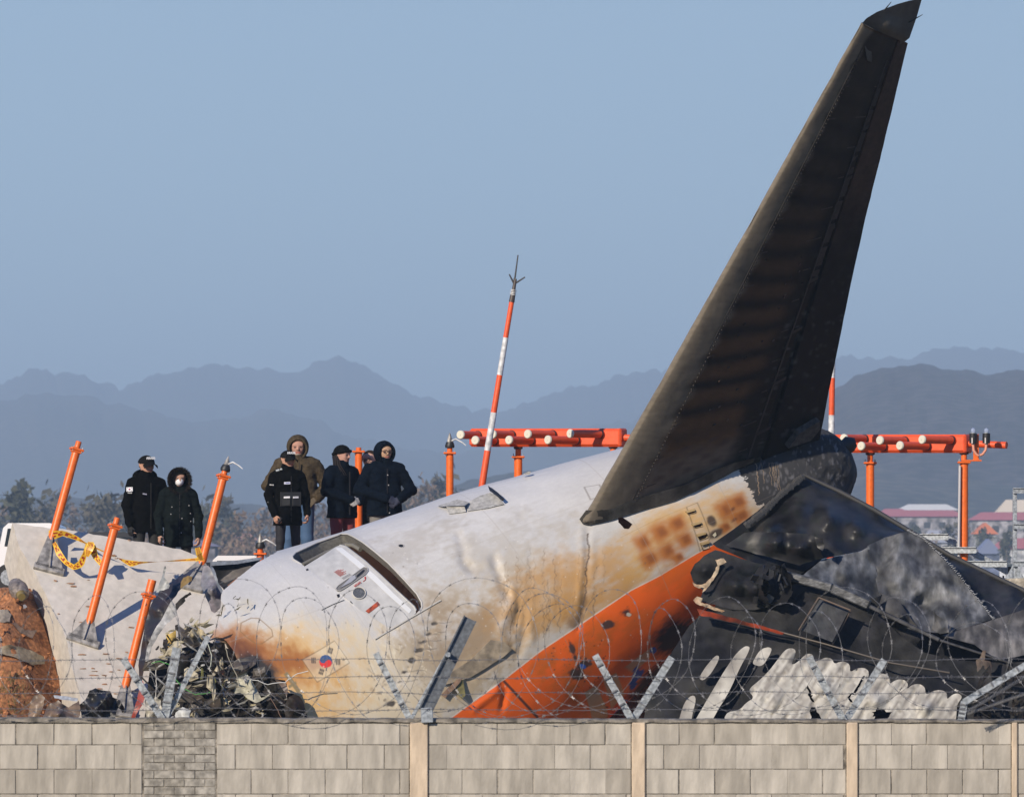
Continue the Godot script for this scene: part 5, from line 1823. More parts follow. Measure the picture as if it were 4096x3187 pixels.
func post(x0: float, y0: float, x1: float, y1: float, foot: Array, label: String, bracket: bool, stub: bool, ripped := false) -> void:
	var df := slab_d(x1, y1) - 0.25
	var a := P(x1, y1, df)
	var b := P(x0, y0, df + 0.15)
	var ax := (b - a).normalized()
	var o := thing("orange_post", label, "post", Vector3(a.x, a.y - 0.3, a.z), "orange posts on the broken slab")
	var g := Geo.new()
	var r := 0.054
	g.tube(PackedVector3Array([a - ax * 0.05, a + ax * 0.02, b - ax * 0.05, b]), PackedFloat32Array([r, r, r, r]), 16)
	obj("pipe", g.done(), M.orange, o)
	# square flange with its bolts, and the neck above
	g = Geo.new()
	var at := b if not stub else b - ax * 0.20
	var sd := ax.cross(Vector3(0.3, 0, 1)).normalized()
	var fw := sd.cross(ax)
	var bs := Basis(sd, ax, fw)
	g.box(Transform3D(bs, at), Vector3(0.165, 0.03, 0.165), 0.006)
	g.box(Transform3D(bs, at - ax * 0.03), Vector3(0.13, 0.03, 0.13), 0.01)
	obj("flange", g.done(), M.orange, o)
	for s in [[-1, -1], [1, -1], [1, 1], [-1, 1]]:
		g = Geo.new()
		g.bar(at + sd * s[0] * 0.06 + fw * s[1] * 0.06 - ax * 0.03, at + sd * s[0] * 0.06 + fw * s[1] * 0.06 + ax * 0.035, 0.008, 6)
		obj("bolt", g.done(), M.bracket, o)
	g = Geo.new()
	g.tube(PackedVector3Array([at, at + ax * 0.10, at + ax * (0.11 if not stub else 0.20)]), PackedFloat32Array([0.038, 0.038, 0.034]), 12)
	obj("neck", g.done(), M.orange, o)
	if ripped:
		cable_head(at + ax * 0.10, ax, o)
	if bracket:
		# flared foot: two sloping plates and a base bar
		var d := df + 0.05
		var f0 := P(foot[0], foot[1], slab_d(foot[0], foot[1]) - 0.05)
		var f1 := P(foot[2], foot[3], slab_d(foot[2], foot[3]) - 0.05)
		var mid := (f0 + f1) * 0.5
		var nrm := (f1 - f0).cross(a - mid).normalized()
		if nrm.z < 0:
			nrm = -nrm
		g = Geo.new()
		var w := (f1 - f0).normalized()
		var t0 := a - w * 0.06
		var t1 := a + w * 0.06
		for s in [0.03, -0.05]:
			g.quad(f0 + nrm * s, f1 + nrm * s, t1 + nrm * s, t0 + nrm * s)
			g.quad(f0 + nrm * (s - 0.012), t0 + nrm * (s - 0.012), t1 + nrm * (s - 0.012), f1 + nrm * (s - 0.012))
			g.quad(f0 + nrm * s, t0 + nrm * s, t0 + nrm * (s - 0.012), f0 + nrm * (s - 0.012))
			g.quad(f1 + nrm * (s - 0.012), t1 + nrm * (s - 0.012), t1 + nrm * s, f1 + nrm * s)
		obj("foot_plate", g.done(), M.bracket, o)
		g = Geo.new()
		g.beam(mid + nrm * 0.035, a.lerp(mid, 0.05) + nrm * 0.035, 0.012, 0.05, nrm)
		obj("gusset", g.done(), M.bracket, o)
		g = Geo.new()
		g.beam(f0 - w * 0.02, f1 + w * 0.02, 0.10, 0.06, nrm, 0.008)
		obj("base_bar", g.done(), M.bracket, o)

func cable_head(p: Vector3, ax: Vector3, o: Node3D) -> void:
	var g := Geo.new()
	g.tube(PackedVector3Array([p - ax * 0.03, p, p + ax * 0.05]), PackedFloat32Array([0.062, 0.068, 0.05]), 10)
	obj("rubber_collar", g.done(), M.black, o)
	g = Geo.new()
	g.tube(PackedVector3Array([p + ax * 0.04, p + ax * 0.10, p + ax * 0.17]), PackedFloat32Array([0.04, 0.03, 0.006]), 8)
	obj("cone_tip", g.done(), M.bracket, o)
	g = Geo.new()
	g.tube(PackedVector3Array([p + ax * 0.05, p + ax * 0.08 + Vector3(0.08, 0.01, 0.05), p + ax * 0.05 + Vector3(0.17, -0.01, 0.05), p + ax * 0.03 + Vector3(0.22, -0.03, 0.05)]), PackedFloat32Array([0.012, 0.012, 0.010, 0.006]), 6)
	obj("cable_end", g.done(), M.white_paint, o)

# barrier tape: a flat ribbon that twists; path [x, y, d, width px, twist]
func ribbon(path: Array) -> ArrayMesh:
	var g := Geo.new()
	var n := path.size() / 5
	var m := 46
	var last: Array = []
	for k in m + 1:
		var s := float(k) / m * (n - 1)
		var i := mini(int(s), n - 2)
		var f := s - i
		var a: Array = path.slice(5 * i, 5 * i + 5)
		var b: Array = path.slice(5 * i + 5, 5 * i + 10)
		var c := P(lerpf(a[0], b[0], f), lerpf(a[1], b[1], f), lerpf(a[2], b[2], f))
		var w: float = lerpf(a[3], b[3], f) * 92.0 / F * 0.5
		var tw: float = lerpf(a[4], b[4], f)
		var t := (P(b[0], b[1], b[2]) - P(a[0], a[1], a[2])).normalized()
		var sd := t.cross(Vector3.BACK).normalized()
		var wv := sd * cos(tw) + t.cross(sd) * sin(tw)
		var row := [c - wv * w, c + wv * w]
		if k:
			g.c = Color(0.66, 0.38, 0.025)
			var q: Array = [0.0, 0.2, 0.42, 0.58, 0.8, 1.0]
			for j in 5:
				# printed characters: broken dark red strokes along the middle
				var ink := (j == 1 or j == 3) and (k * 7 + j * 3) % 5 < 3 or (j == 2 and k % 3 == 0)
				g.c = Color(0.30, 0.035, 0.012) if ink else Color(0.68, 0.40, 0.025)
				g.quad((last[0] as Vector3).lerp(last[1], q[j]), (row[0] as Vector3).lerp(row[1], q[j]), (row[0] as Vector3).lerp(row[1], q[j + 1]), (last[0] as Vector3).lerp(last[1], q[j + 1]), 1)
		last = row
	return g.done()

func tape() -> void:
	var m := mat(Color.WHITE, 0.38, 0.0, null, Vector3.ONE, null, 1.0, true)
	var o := thing("barrier_tape", "yellow police tape with red lettering strung between two orange posts", "barrier tape", P(400, 2300, 92.6))
	obj("tape_run", ribbon([212, 2140, 92.65, 34, 0.2, 250, 2132, 92.65, 26, 0.6, 300, 2150, 92.7, 18, 0.2, 340, 2172, 92.7, 10, 1.0, 400, 2200, 92.75, 6, 0.3, 450, 2222, 92.75, 6, 2.0, 500, 2246, 92.75, 16, 0.4, 525, 2254, 92.75, 26, 0.1, 560, 2250, 92.75, 12, 0.7, 640, 2246, 92.75, 5, 1.5, 740, 2240, 92.7, 9, 0.3, 815, 2236, 92.5, 16, 0.4]), m, o)
	obj("tape_loop", ribbon([214, 2170, 92.5, 18, 0.6, 235, 2215, 92.45, 26, 0.2, 262, 2250, 92.4, 20, 0.4, 295, 2270, 92.35, 22, 0.3, 322, 2255, 92.35, 28, 0.1, 338, 2215, 92.35, 20, 0.5, 356, 2175, 92.4, 30, 0.1, 366, 2190, 92.38, 36, 0.2, 380, 2225, 92.38, 26, 0.4, 405, 2258, 92.35, 18, 0.2]), m, o)
	obj("tape_fold", ribbon([350, 2168, 92.3, 4, 0.1, 362, 2180, 92.3, 34, 0.1, 352, 2200, 92.3, 36, 0.3, 345, 2225, 92.32, 16, 0.1]), m, o)
	# wraps round the two posts
	for q in [[214, 2122, 206, 2178], [806, 2228, 800, 2262]]:
		var g := Geo.new()
		var a := P(q[0], q[1], slab_d(q[0], q[1]) - 0.24)
		var b := P(q[2], q[3], slab_d(q[0], q[1]) - 0.24)
		var pts := PackedVector3Array()
		var rad := PackedFloat32Array()
		for k in 9:
			pts.append(a.lerp(b, k / 8.0))
			rad.append(0.058 + 0.007 * (k % 2) + 0.004 * rng.randf())
		g.c = Color(0.68, 0.40, 0.025)
		g.tube(pts, rad, 14, false)
		g.c = Color(0.30, 0.035, 0.012)
		for k in 16:
			var p := a.lerp(b, rng.randf()) + Vector3(rng.randf_range(-0.045, 0.045), 0, 0.062)
			g.box(Transform3D(Basis(Vector3.BACK, rng.randf() * 3), p), Vector3(0.03, 0.008, 0.004))
		obj("tape_wrap", g.done(), m, o)
	obj("tape_tail", ribbon([806, 2240, 92.35, 14, 0.2, 795, 2215, 92.3, 26, 0.3, 788, 2190, 92.3, 20, 0.2]), m, o)

# ================================================================ antenna arrays, masts, steelwork
func build_antennas() -> void:
	array_box(1886, 2496, 1714, 1787, 97.0, [[1843, 1739, 1926], [1971, 1737, 2063], [2112, 1736, 2229], [2282, 1734, 2418], [1902, 1761, 1994], [2037, 1760, 2143], [2193, 1759, 2324]], "red antenna box with stubby tubes beside the leaning striped mast", [[2074, 1905], [2453, 1900]])
	array_box(3330, 3877, 1738, 1811, 97.4, [[3378, 1753, 3475], [3522, 1761, 3638], [3691, 1758, 3825], [3447, 1784, 3553], [3602, 1782, 3728]], "red antenna box with stubby tubes and twin lamps at its end", [[3483, 2060], [3858, 2226]])
	lamp_pair()
	# lone posts behind the people and the fuselage
	lone_post(1434, 1806, 2300, 96.4, "upright orange post behind the woman in maroon trousers", false)
	lone_post(1799, 1812, 2250, 96.6, "upright orange post with a torn cable head near the antenna box", true)
	lone_post(1040, 2215, 2330, 94.6, "short orange post stump with torn cables beside the fuselage", true)
	mast([1922, 1985, 94.6, 1929, 1938, 94.6, 1950, 1802, 94.6, 1975, 1650, 94.6, 1999, 1500, 94.6, 2023, 1350, 94.6, 2047, 1205, 94.6], "leaning red and white striped mast topped with a dark antenna", true)
	mast([3322, 2280, 96.5, 3325, 1960, 96.5, 3326, 1810, 96.5, 3328, 1660, 96.5, 3330, 1511, 96.5, 3332, 1440, 96.5], "upright red and white striped mast behind the fin", false)
	steelwork()

func array_box(x0: float, x1: float, y0: float, y1: float, d: float, tubes: Array, label: String, legs: Array) -> void:
	var a := P(x0, (y0 + y1) * 0.5, d + 0.45)
	var b := P(x1, (y0 + y1) * 0.5, d - 0.45)
	var o := thing("antenna_array", label, "antenna", Vector3((a.x + b.x) * 0.5, 3.7, -d), "localizer antenna boxes on the embankment")
	var ax := (b - a).normalized()
	var fw := ax.cross(Vector3.UP).normalized()
	if fw.z < 0:
		fw = -fw
	var h := (y1 - y0) * d / F
	var g := Geo.new()
	g.box(Transform3D(Basis(ax, Vector3.UP, fw), (a + b) * 0.5), Vector3((b - a).length(), h, 0.22), 0.035)
	var body := obj("housing", g.done(), M.red_orange, o)
	g = Geo.new()
	g.box(Transform3D(Basis(ax, Vector3.UP, fw), b - ax * 0.02), Vector3(0.05, h * 1.03, 0.235), 0.045)
	obj("end_cap", g.done(), M.red_orange, body)
	g = Geo.new()
	g.bar(b, b + ax * 0.55 + Vector3(0, -0.02, 0), 0.048, 14)
	obj("stub_pipe", g.done(), M.red_orange, body)
	for t in tubes:
		# the tube starts at the housing's face under photo column t[2] and ends at the cap
		var f: float = (t[2] - x0) / (x1 - x0)
		var s := a.lerp(b, f) + fw * 0.11
		s.y = P(t[2], t[1] + 2, -s.z).y
		var e := P(t[0], t[1], -s.z - 0.42)
		var dir := (e - s).normalized()
		g = Geo.new()
		g.tube(PackedVector3Array([s - dir * 0.05, s, e]), PackedFloat32Array([0.055, 0.055, 0.055]), 18)
		var tube := obj("tube", g.done(), M.red_orange, o)
		g = Geo.new()
		g.tube(PackedVector3Array([s + dir * 0.01, s + dir * 0.03]), PackedFloat32Array([0.062, 0.062]), 18)
		obj("clamp_ring", g.done(), M.black, tube)
		g = Geo.new()
		g.tube(PackedVector3Array([e - dir * 0.01, e + dir * 0.012, e + dir * 0.02]), PackedFloat32Array([0.060, 0.060, 0.052]), 18)
		g.bar(e + dir * 0.018, e + dir * 0.026, 0.008, 8)
		obj("end_disc", g.done(), M.cap_white, tube)
	for l in legs:
		var f: float = (l[0] - x0) / (x1 - x0)
		var c := a.lerp(b, f)
		c.y = P(l[0], y1, d).y
		var foot := Vector3(c.x, 3.6, c.z)
		g = Geo.new()
		g.bar(c - Vector3(0, 0.13, 0), c - Vector3(0, 0.0, 0), 0.04, 14)
		obj("neck", g.done(), M.orange, o)
		g = Geo.new()
		g.box(Transform3D(Basis(), c - Vector3(0, 0.01, 0)), Vector3(0.12, 0.035, 0.12), 0.008)
		obj("clamp", g.done(), M.black, o)
		g = Geo.new()
		g.box(Transform3D(Basis(), c - Vector3(0, 0.135, 0)), Vector3(0.175, 0.025, 0.175), 0.006)
		obj("flange", g.done(), M.orange, o)
		for s in [[-1, 1], [1, 1], [1, -1], [-1, -1]]:
			g = Geo.new()
			g.bar(c + Vector3(s[0] * 0.065, -0.17, s[1] * 0.065), c + Vector3(s[0] * 0.065, -0.09, s[1] * 0.065), 0.007, 6)
			obj("bolt", g.done(), M.galv, o)
		g = Geo.new()
		g.tube(PackedVector3Array([foot, c - Vector3(0, 0.14, 0)]), PackedFloat32Array([0.056, 0.056]), 16)
		obj("leg", g.done(), M.orange, o)

func lamp_pair() -> void:
	var d := 96.5
	var o := thing("obstruction_lights", "twin glass obstruction lamps on an orange bracket by the antenna box", "lamp", P(3920, 1845, d))
	var g := Geo.new()
	g.box(Transform3D(Basis(), P(3906, 1790, d)), Vector3(0.075, 0.36, 0.02), 0.003)
	g.box(Transform3D(Basis(), P(3889, 1842, d)), Vector3(0.26, 0.02, 0.10), 0.003)
	obj("bracket", g.done(), M.orange, o)
	for x in [3894, 3947]:
		g = Geo.new()
		g.bar(P(x, 1773, d - 0.06), P(x, 1733, d - 0.06), 0.052, 14)
		var body := obj("lamp_body", g.done(), M.black, o)
		g = Geo.new()
		g.bar(P(x, 1733, d - 0.06), P(x, 1729, d - 0.06), 0.034, 12)
		g.bar(P(x, 1780, d - 0.06), P(x, 1772, d - 0.06), 0.024, 10)
		obj("metal_ring", g.done(), M.galv, body)
		var s := SphereMesh.new()
		s.radius = 0.03
		s.height = 0.07
		var dome := obj("glass_dome", s, M.glass_lamp, body)
		dome.position = P(x, 1722, d - 0.06)
		g = Geo.new()
		g.box(Transform3D(Basis(), P(x - 4, 1762, d - 0.115)), Vector3(0.016, 0.075, 0.008))
		obj("sticker", g.done(), mat(lin(0.6, 0.55, 0.52), 0.6), body)
		g = Geo.new()
		var end: float = 3919.0 + (x - 3920) * 0.1
		g.tube(PackedVector3Array([P(x, 1778, d - 0.07), P(lerpf(x, end, 0.1), 1800, d - 0.09), P(lerpf(x, end, 0.55), 1816, d - 0.09), P(end, 1822, d - 0.09)]), PackedFloat32Array([0.018]), 8)
		obj("flexible_conduit", g.done(), mat(lin(0.62, 0.26, 0.17), 0.6), o)
	g = Geo.new()
	g.tube(PackedVector3Array([P(3837, 2225, 96.9), P(3838, 2100, 96.9), P(3840, 1960, 96.9), P(3841, 1862, 96.9)]), PackedFloat32Array([0.017]), 8)
	obj("grey_conduit", g.done(), mat(lin(0.45, 0.45, 0.46), 0.6), o)

func lone_post(x: float, y0: float, y1: float, d: float, label: String, ripped: bool) -> void:
	var b := P(x, y0, d)
	var a := Vector3(b.x, minf(P(x, y1, d).y, 3.6), b.z)
	var o := thing("orange_post", label, "post", a)
	var g := Geo.new()
	g.bar(a, b, 0.050, 16)
	obj("pipe", g.done(), M.orange, o)
	g = Geo.new()
	g.box(Transform3D(Basis(), b), Vector3(0.17, 0.025, 0.17), 0.006)
	obj("flange", g.done(), M.orange, o)
	for s in [[-1, 1], [1, 1], [1, -1], [-1, -1]]:
		g = Geo.new()
		g.bar(b + Vector3(s[0] * 0.065, -0.03, s[1] * 0.065), b + Vector3(s[0] * 0.065, 0.035, s[1] * 0.065), 0.008, 6)
		obj("bolt", g.done(), M.galv, o)
	g = Geo.new()
	g.bar(b, b + Vector3(0, 0.055 if not ripped else 0.09, 0), 0.037, 14)
	obj("neck", g.done(), M.orange, o)
	if ripped:
		cable_head(b + Vector3(0, 0.10, 0), Vector3.UP, o)

func mast(p: Array, label: String, topped: bool) -> void:
	var n := p.size() / 3
	var o := thing("striped_mast", label, "mast", P(p[0], p[1], p[2]), "red and white masts")
	for k in n - 1:
		var a := P(p[3 * k], p[3 * k + 1], p[3 * k + 2])
		var b := P(p[3 * k + 3], p[3 * k + 4], p[3 * k + 5])
		var r0 := 0.048 - 0.0026 * k
		var g := Geo.new()
		if k % 2 == 0 and k >= 2:
			g.tube(PackedVector3Array([a, b]), PackedFloat32Array([r0 + 0.002, r0 - 0.001]), 14)
			obj("white_section", g.done(), M.white_paint, o)
		else:
			g.tube(PackedVector3Array([a, b]), PackedFloat32Array([r0, r0 - 0.0013]), 14)
			obj("red_section", g.done(), M.red_orange, o)
	if topped:
		var b := P(2047, 1205, 94.6)
		var ax := (b - P(2023, 1350, 94.6)).normalized()
		var g := Geo.new()
		g.tube(PackedVector3Array([b - ax * 0.01, b + ax * 0.08, b + ax * 0.16, b + ax * 0.30]), PackedFloat32Array([0.04, 0.036, 0.026, 0.02]), 10)
		obj("antenna_base", g.done(), mat(lin(0.06, 0.045, 0.04), 0.5), o)
		for k in 4:
			g = Geo.new()
			g.tube(PackedVector3Array([b + ax * (0.085 + k * 0.02), b + ax * (0.094 + k * 0.02)]), PackedFloat32Array([0.04, 0.04]), 12)
			obj("white_ring", g.done(), M.white_paint, o)
		for q in [[2057, 1133, 2072, 1020, 0.012], [2056, 1134, 2037, 1097, 0.013], [2058, 1135, 2100, 1108, 0.013], [2056, 1130, 2057, 1112, 0.012]]:
			g = Geo.new()
			g.bar(P(q[0], q[1], 94.6), P(q[2], q[3], 94.6), q[4], 7, q[4] * 0.7)
			obj("rod", g.done(), mat(lin(0.045, 0.045, 0.05), 0.5), o)

func channel(g: Geo, a: Vector3, b: Vector3, h: float, w: float) -> void:
	# an H section: web and two flanges
	var t := (b - a).normalized()
	var sd := Vector3.UP.cross(t).normalized()
	var up := t.cross(sd)
	g.beam(a, b, 0.012, h - 0.024, up)
	g.beam(a + up * (h * 0.5 - 0.006), b + up * (h * 0.5 - 0.006), w, 0.012, up)
	g.beam(a - up * (h * 0.5 - 0.006), b - up * (h * 0.5 - 0.006), w, 0.012, up)

func steelwork() -> void:
	var d := 96.4
	var o := thing("steel_ladder", "galvanised steel ladder frame standing on the pale foundation", "steel ladder", P(4070, 2314, d))
	var g := Geo.new()
	g.beam(P(4061, 2316, d), P(4061, 1950, d), 0.055, 0.09, Vector3.BACK, 0.004)
	obj("column", g.done(), M.galv, o)
	g = Geo.new()
	g.beam(P(4420, 2316, d), P(4420, 1950, d), 0.055, 0.09, Vector3.BACK, 0.004)
	obj("column", g.done(), M.galv, o)
	for y in [1962, 2105, 2255]:
		g = Geo.new()
		channel(g, P(4054, y, d - 0.06), P(4424, y, d - 0.06), 0.075, 0.06)
		obj("crossbeam", g.done(), M.galv, o)
	g = Geo.new()
	for s in [-1, 1]:
		g.quad(P(4061 + s * 8, 2260, d - 0.06), P(4061 + s * 38, 2312, d - 0.06), P(4061 + s * 38, 2316, d - 0.06), P(4061 + s * 8, 2316, d - 0.06))
	obj("gusset", g.done(), M.galv, o)
	var s := thing("steel_stair", "galvanised steel stair frame of H beams beside the orange lamp post", "steel stair", P(3850, 2300, 97.2))
	for q in [[3600, 3796, 2147], [3700, 3908, 2200], [3780, 4030, 2255]]:
		g = Geo.new()
		channel(g, P(q[0], q[2], 97.0), P(q[1], q[2], 96.8), 0.085, 0.07)
		obj("tread_beam", g.done(), M.galv, s)
	for q in [[3786, 2150, 4040, 2292, 97.0], [3640, 2150, 3900, 2300, 97.9]]:
		g = Geo.new()
		g.beam(P(q[0], q[1], q[4]), P(q[2], q[3], q[4]), 0.05, 0.085, Vector3.UP, 0.004)
		obj("stringer", g.done(), M.galv, s)
	g = Geo.new()
	g.box(Transform3D(Basis(), P(4040, 2290, 97.0)), Vector3(0.05, 0.16, 0.06))
	obj("foot_bracket", g.done(), M.dark, s)
	for x in [4015, 4046, 4079]:
		g = Geo.new()
		g.bar(P(x, 2316, 97.4), P(x, 2302, 97.4), 0.012, 7)
		obj("anchor_bolt", g.done(), mat(lin(0.2, 0.1, 0.06), 0.8), s)
	var f := thing("concrete_foundation", "pale weathered concrete foundation block under the steel frame", "foundation", Vector3(6.9, 0, -97))
	f.set_meta("at", Vector3(6.9, 0, -97))
	obj("foundation_block", sheet([3980, 2318, 95.9, 4040, 2314, 95.9, 4096, 2313, 95.9, 4500, 2310, 95.9, 4500, 2520, 95.9, 3980, 2520, 95.9], [], 30, 0.015, 1.5, 2.4, Color(0.62, 0.57, 0.47), Color(0.45, 0.40, 0.32), 1.0, 1.5), mat(Color.WHITE, 0.95, 0.0, M.coarse, Vector3.ONE * 0.8, M.bump, 0.8, true), f)

# ================================================================ people
# bones: [a, b, ra, rb, colour, blend]; meshed as surface nets into g
func flesh(g: Geo, bones: Array, cell: float, low_cut := -1e9, wr := 0.0, wf := 9.0, sd := 0.0) -> void:
	var lo := Vector3.ONE * 1e9
	var hi := Vector3.ONE * -1e9
	for b in bones:
		var r: float = maxf(b[2], b[3]) + 0.005
		for q in [b[0], b[1]]:
			lo = lo.min(q - Vector3.ONE * r)
			hi = hi.max(q + Vector3.ONE * r)
	lo -= Vector3.ONE * cell * 3.0
	hi += Vector3.ONE * cell * 3.0
	var nx := int((hi.x - lo.x) / cell) + 1
	var ny := int((hi.y - lo.y) / cell) + 1
	var nzz := int((hi.z - lo.z) / cell) + 1
	var n := nx * ny * nzz
	var dist := PackedFloat32Array()
	dist.resize(n)
	dist.fill(0.4)
	var near := PackedFloat32Array()
	near.resize(n)
	near.fill(9.0)
	var who := PackedByteArray()
	who.resize(n)
	for bi in bones.size():
		var b: Array = bones[bi]
		var a: Vector3 = b[0]
		var ba: Vector3 = b[1] - a
		var bb := maxf(ba.length_squared(), 1e-8)
		var ra: float = b[2]
		var rd: float = b[3] - ra
		var kk: float = b[5]
		var m := maxf(b[2], b[3]) + cell * 2.5 + kk
		var q0 := ((a.min(b[1]) - Vector3.ONE * m - lo) / cell).floor()
		var q1 := ((a.max(b[1]) + Vector3.ONE * m - lo) / cell).ceil()
		for z in range(maxi(0, int(q0.z)), mini(nzz, int(q1.z) + 1)):
			for y in range(maxi(0, int(q0.y)), mini(ny, int(q1.y) + 1)):
				var i := (z * ny + y) * nx + maxi(0, int(q0.x))
				for x in range(maxi(0, int(q0.x)), mini(nx, int(q1.x) + 1)):
					var pa := lo + Vector3(x, y, z) * cell - a
					var h := clampf(pa.dot(ba) / bb, 0.0, 1.0)
					var d := (pa - ba * h).length() - ra - rd * h
					var cur := dist[i]
					var hh := maxf(kk - absf(cur - d), 0.0) / kk
					dist[i] = minf(cur, d) - hh * hh * kk * 0.25
					if d < near[i]:
						near[i] = d
						who[i] = bi
					i += 1
	# wrinkles and the cut at the hem
	for z in nzz:
		for y in ny:
			var py := lo.y + y * cell
			var i := (z * ny + y) * nx
			for x in nx:
				var d := dist[i]
				if absf(d) < cell * 3.0:
					if wr > 0.0:
						var px_ := lo.x + x * cell
						var pz_ := lo.z + z * cell
						d += wr * nz.get_noise_3d(px_ * wf + sd, py * wf * 1.6, pz_ * wf)
					dist[i] = d
				if py < low_cut + cell * 2.0:
					dist[i] = maxf(dist[i], low_cut - py)
				i += 1
	var vid := {}
	var verts := PackedVector3Array()
	var cols: Array[Color] = []
	var corner := [0, 1, nx, nx + 1, nx * ny, nx * ny + 1, nx * ny + nx, nx * ny + nx + 1]
	var offs := [Vector3(0, 0, 0), Vector3(1, 0, 0), Vector3(0, 1, 0), Vector3(1, 1, 0), Vector3(0, 0, 1), Vector3(1, 0, 1), Vector3(0, 1, 1), Vector3(1, 1, 1)]
	var edges := [[0, 1], [2, 3], [4, 5], [6, 7], [0, 2], [1, 3], [4, 6], [5, 7], [0, 4], [1, 5], [2, 6], [3, 7]]
	var reach := cell * 2.2
	for z in nzz - 1:
		for y in ny - 1:
			var i := (z * ny + y) * nx - 1
			for x in nx - 1:
				i += 1
				if absf(dist[i]) > reach:
					continue
				var neg := 0
				for k in 8:
					if dist[i + corner[k]] < 0.0:
						neg += 1
				if neg == 0 or neg == 8:
					continue
				var s := Vector3.ZERO
				var c := 0
				for e in edges:
					var d0 := dist[i + corner[e[0]]]
					var d1 := dist[i + corner[e[1]]]
					if (d0 < 0.0) != (d1 < 0.0):
						s += (offs[e[0]] as Vector3).lerp(offs[e[1]], d0 / (d0 - d1))
						c += 1
				s /= c
				vid[i] = verts.size()
				verts.append(lo + (Vector3(x, y, z) + s) * cell)
				var bk: int = i + corner[int(round(s.x)) + 2 * int(round(s.y)) + 4 * int(round(s.z))]
				cols.append(bones[who[bk]][4])
	var step := [1, nx, nx * ny]
	for i in vid:
		for ax in 3:
			var j: int = i + step[ax]
			if (dist[i] < 0.0) == (dist[j] < 0.0):
				continue
			var u: int = step[(ax + 1) % 3]
			var w: int = step[(ax + 2) % 3]
			if not (vid.has(i - u) and vid.has(i - w) and vid.has(i - u - w)):
				continue
			var q := [vid[i], vid[i - u], vid[i - u - w], vid[i - w]]
			if dist[i] < 0.0:
				q = [q[0], q[3], q[2], q[1]]
			for t in [[0, 1, 2], [0, 2, 3]]:
				g.st.set_smooth_group(1)
				for e in t:
					g.st.set_color(cols[q[e]])
					g.st.add_vertex(verts[q[e]])

func add_hand(bones: Array, w: Vector3, dir: Vector3, palm: Vector3, side: float, curl: float, c: Color, fat := 1.0) -> void:
	# w wrist, dir along the hand, palm the way the palm faces, side +1 when the thumb lies on dir x palm
	dir = dir.normalized()
	palm = (palm - dir * palm.dot(dir)).normalized()
	var lat := dir.cross(palm) * side
	bones.append([w - dir * 0.02, w + dir * 0.02, 0.027 * fat, 0.026 * fat, c, 0.02])
	for k in 4:
		var l := lat * (0.030 - 0.020 * k)
		bones.append([w + dir * 0.015 + l * 0.6, w + dir * 0.078 + l, 0.017 * fat, 0.012 * fat, c, 0.015])
		var seg: float = [0.032, 0.036, 0.034, 0.026][k]
		var p := w + dir * 0.080 + l
		var a := 0.2 + curl * 0.5
		for s in 3:
			var e: Vector3 = p + (dir * cos(a) + palm * sin(a)) * seg * [1.0, 0.8, 0.6][s]
			bones.append([p, e, 0.0098 * fat, 0.0088 * fat, c, 0.004])
			p = e
			a += curl * 0.75
	var t0 := w + dir * 0.02 + lat * 0.026
	var t1 := t0 + (dir * 0.6 + lat * 0.55 + palm * 0.35).normalized() * 0.042
	var t2 := t1 + (dir * 0.85 + palm * (0.3 + curl * 0.5) - lat * 0.1).normalized() * 0.034
	bones.append([t0, t1, 0.014 * fat, 0.011 * fat, c, 0.012])
	bones.append([t1, t2, 0.0105 * fat, 0.009 * fat, c, 0.004])

func dome(g: Geo, c: Vector3, r: Vector3, from: float, face: Vector3, sides := 28, rows := 14) -> void:
	# a sphere round c that is open by the angle "from" towards face
	var w := face.normalized()
	var u := w.cross(Vector3.UP if absf(w.y) < 0.9 else Vector3.BACK).normalized()
	var v := w.cross(u)
	var last: Array[Vector3] = []
	for i in rows + 1:
		var t := lerpf(from, PI, float(i) / rows)
		var ring: Array[Vector3] = []
		for j in sides:
			var a := TAU * j / sides
			var d := w * cos(t) + (u * cos(a) + v * sin(a)) * sin(t)
			ring.append(c + d * r * (1.0 + 0.03 * nz.get_noise_3d(d.x * 3.0, d.y * 3.0, d.z * 3.0)))
		if i:
			for j in sides:
				g.quad(last[j], ring[j], ring[(j + 1) % sides], last[(j + 1) % sides], 1)
		last = ring

func ring_tube(g: Geo, c: Vector3, r: Vector3, at: float, face: Vector3, thick: float, sides := 28) -> void:
	var w := face.normalized()
	var u := w.cross(Vector3.UP if absf(w.y) < 0.9 else Vector3.BACK).normalized()
	var v := w.cross(u)
	var p := PackedVector3Array()
	for j in sides + 1:
		var a := TAU * j / sides
		p.append(c + (w * cos(at) + (u * cos(a) + v * sin(a)) * sin(at)) * r)
	g.tube(p, PackedFloat32Array([thick]), 8, false)

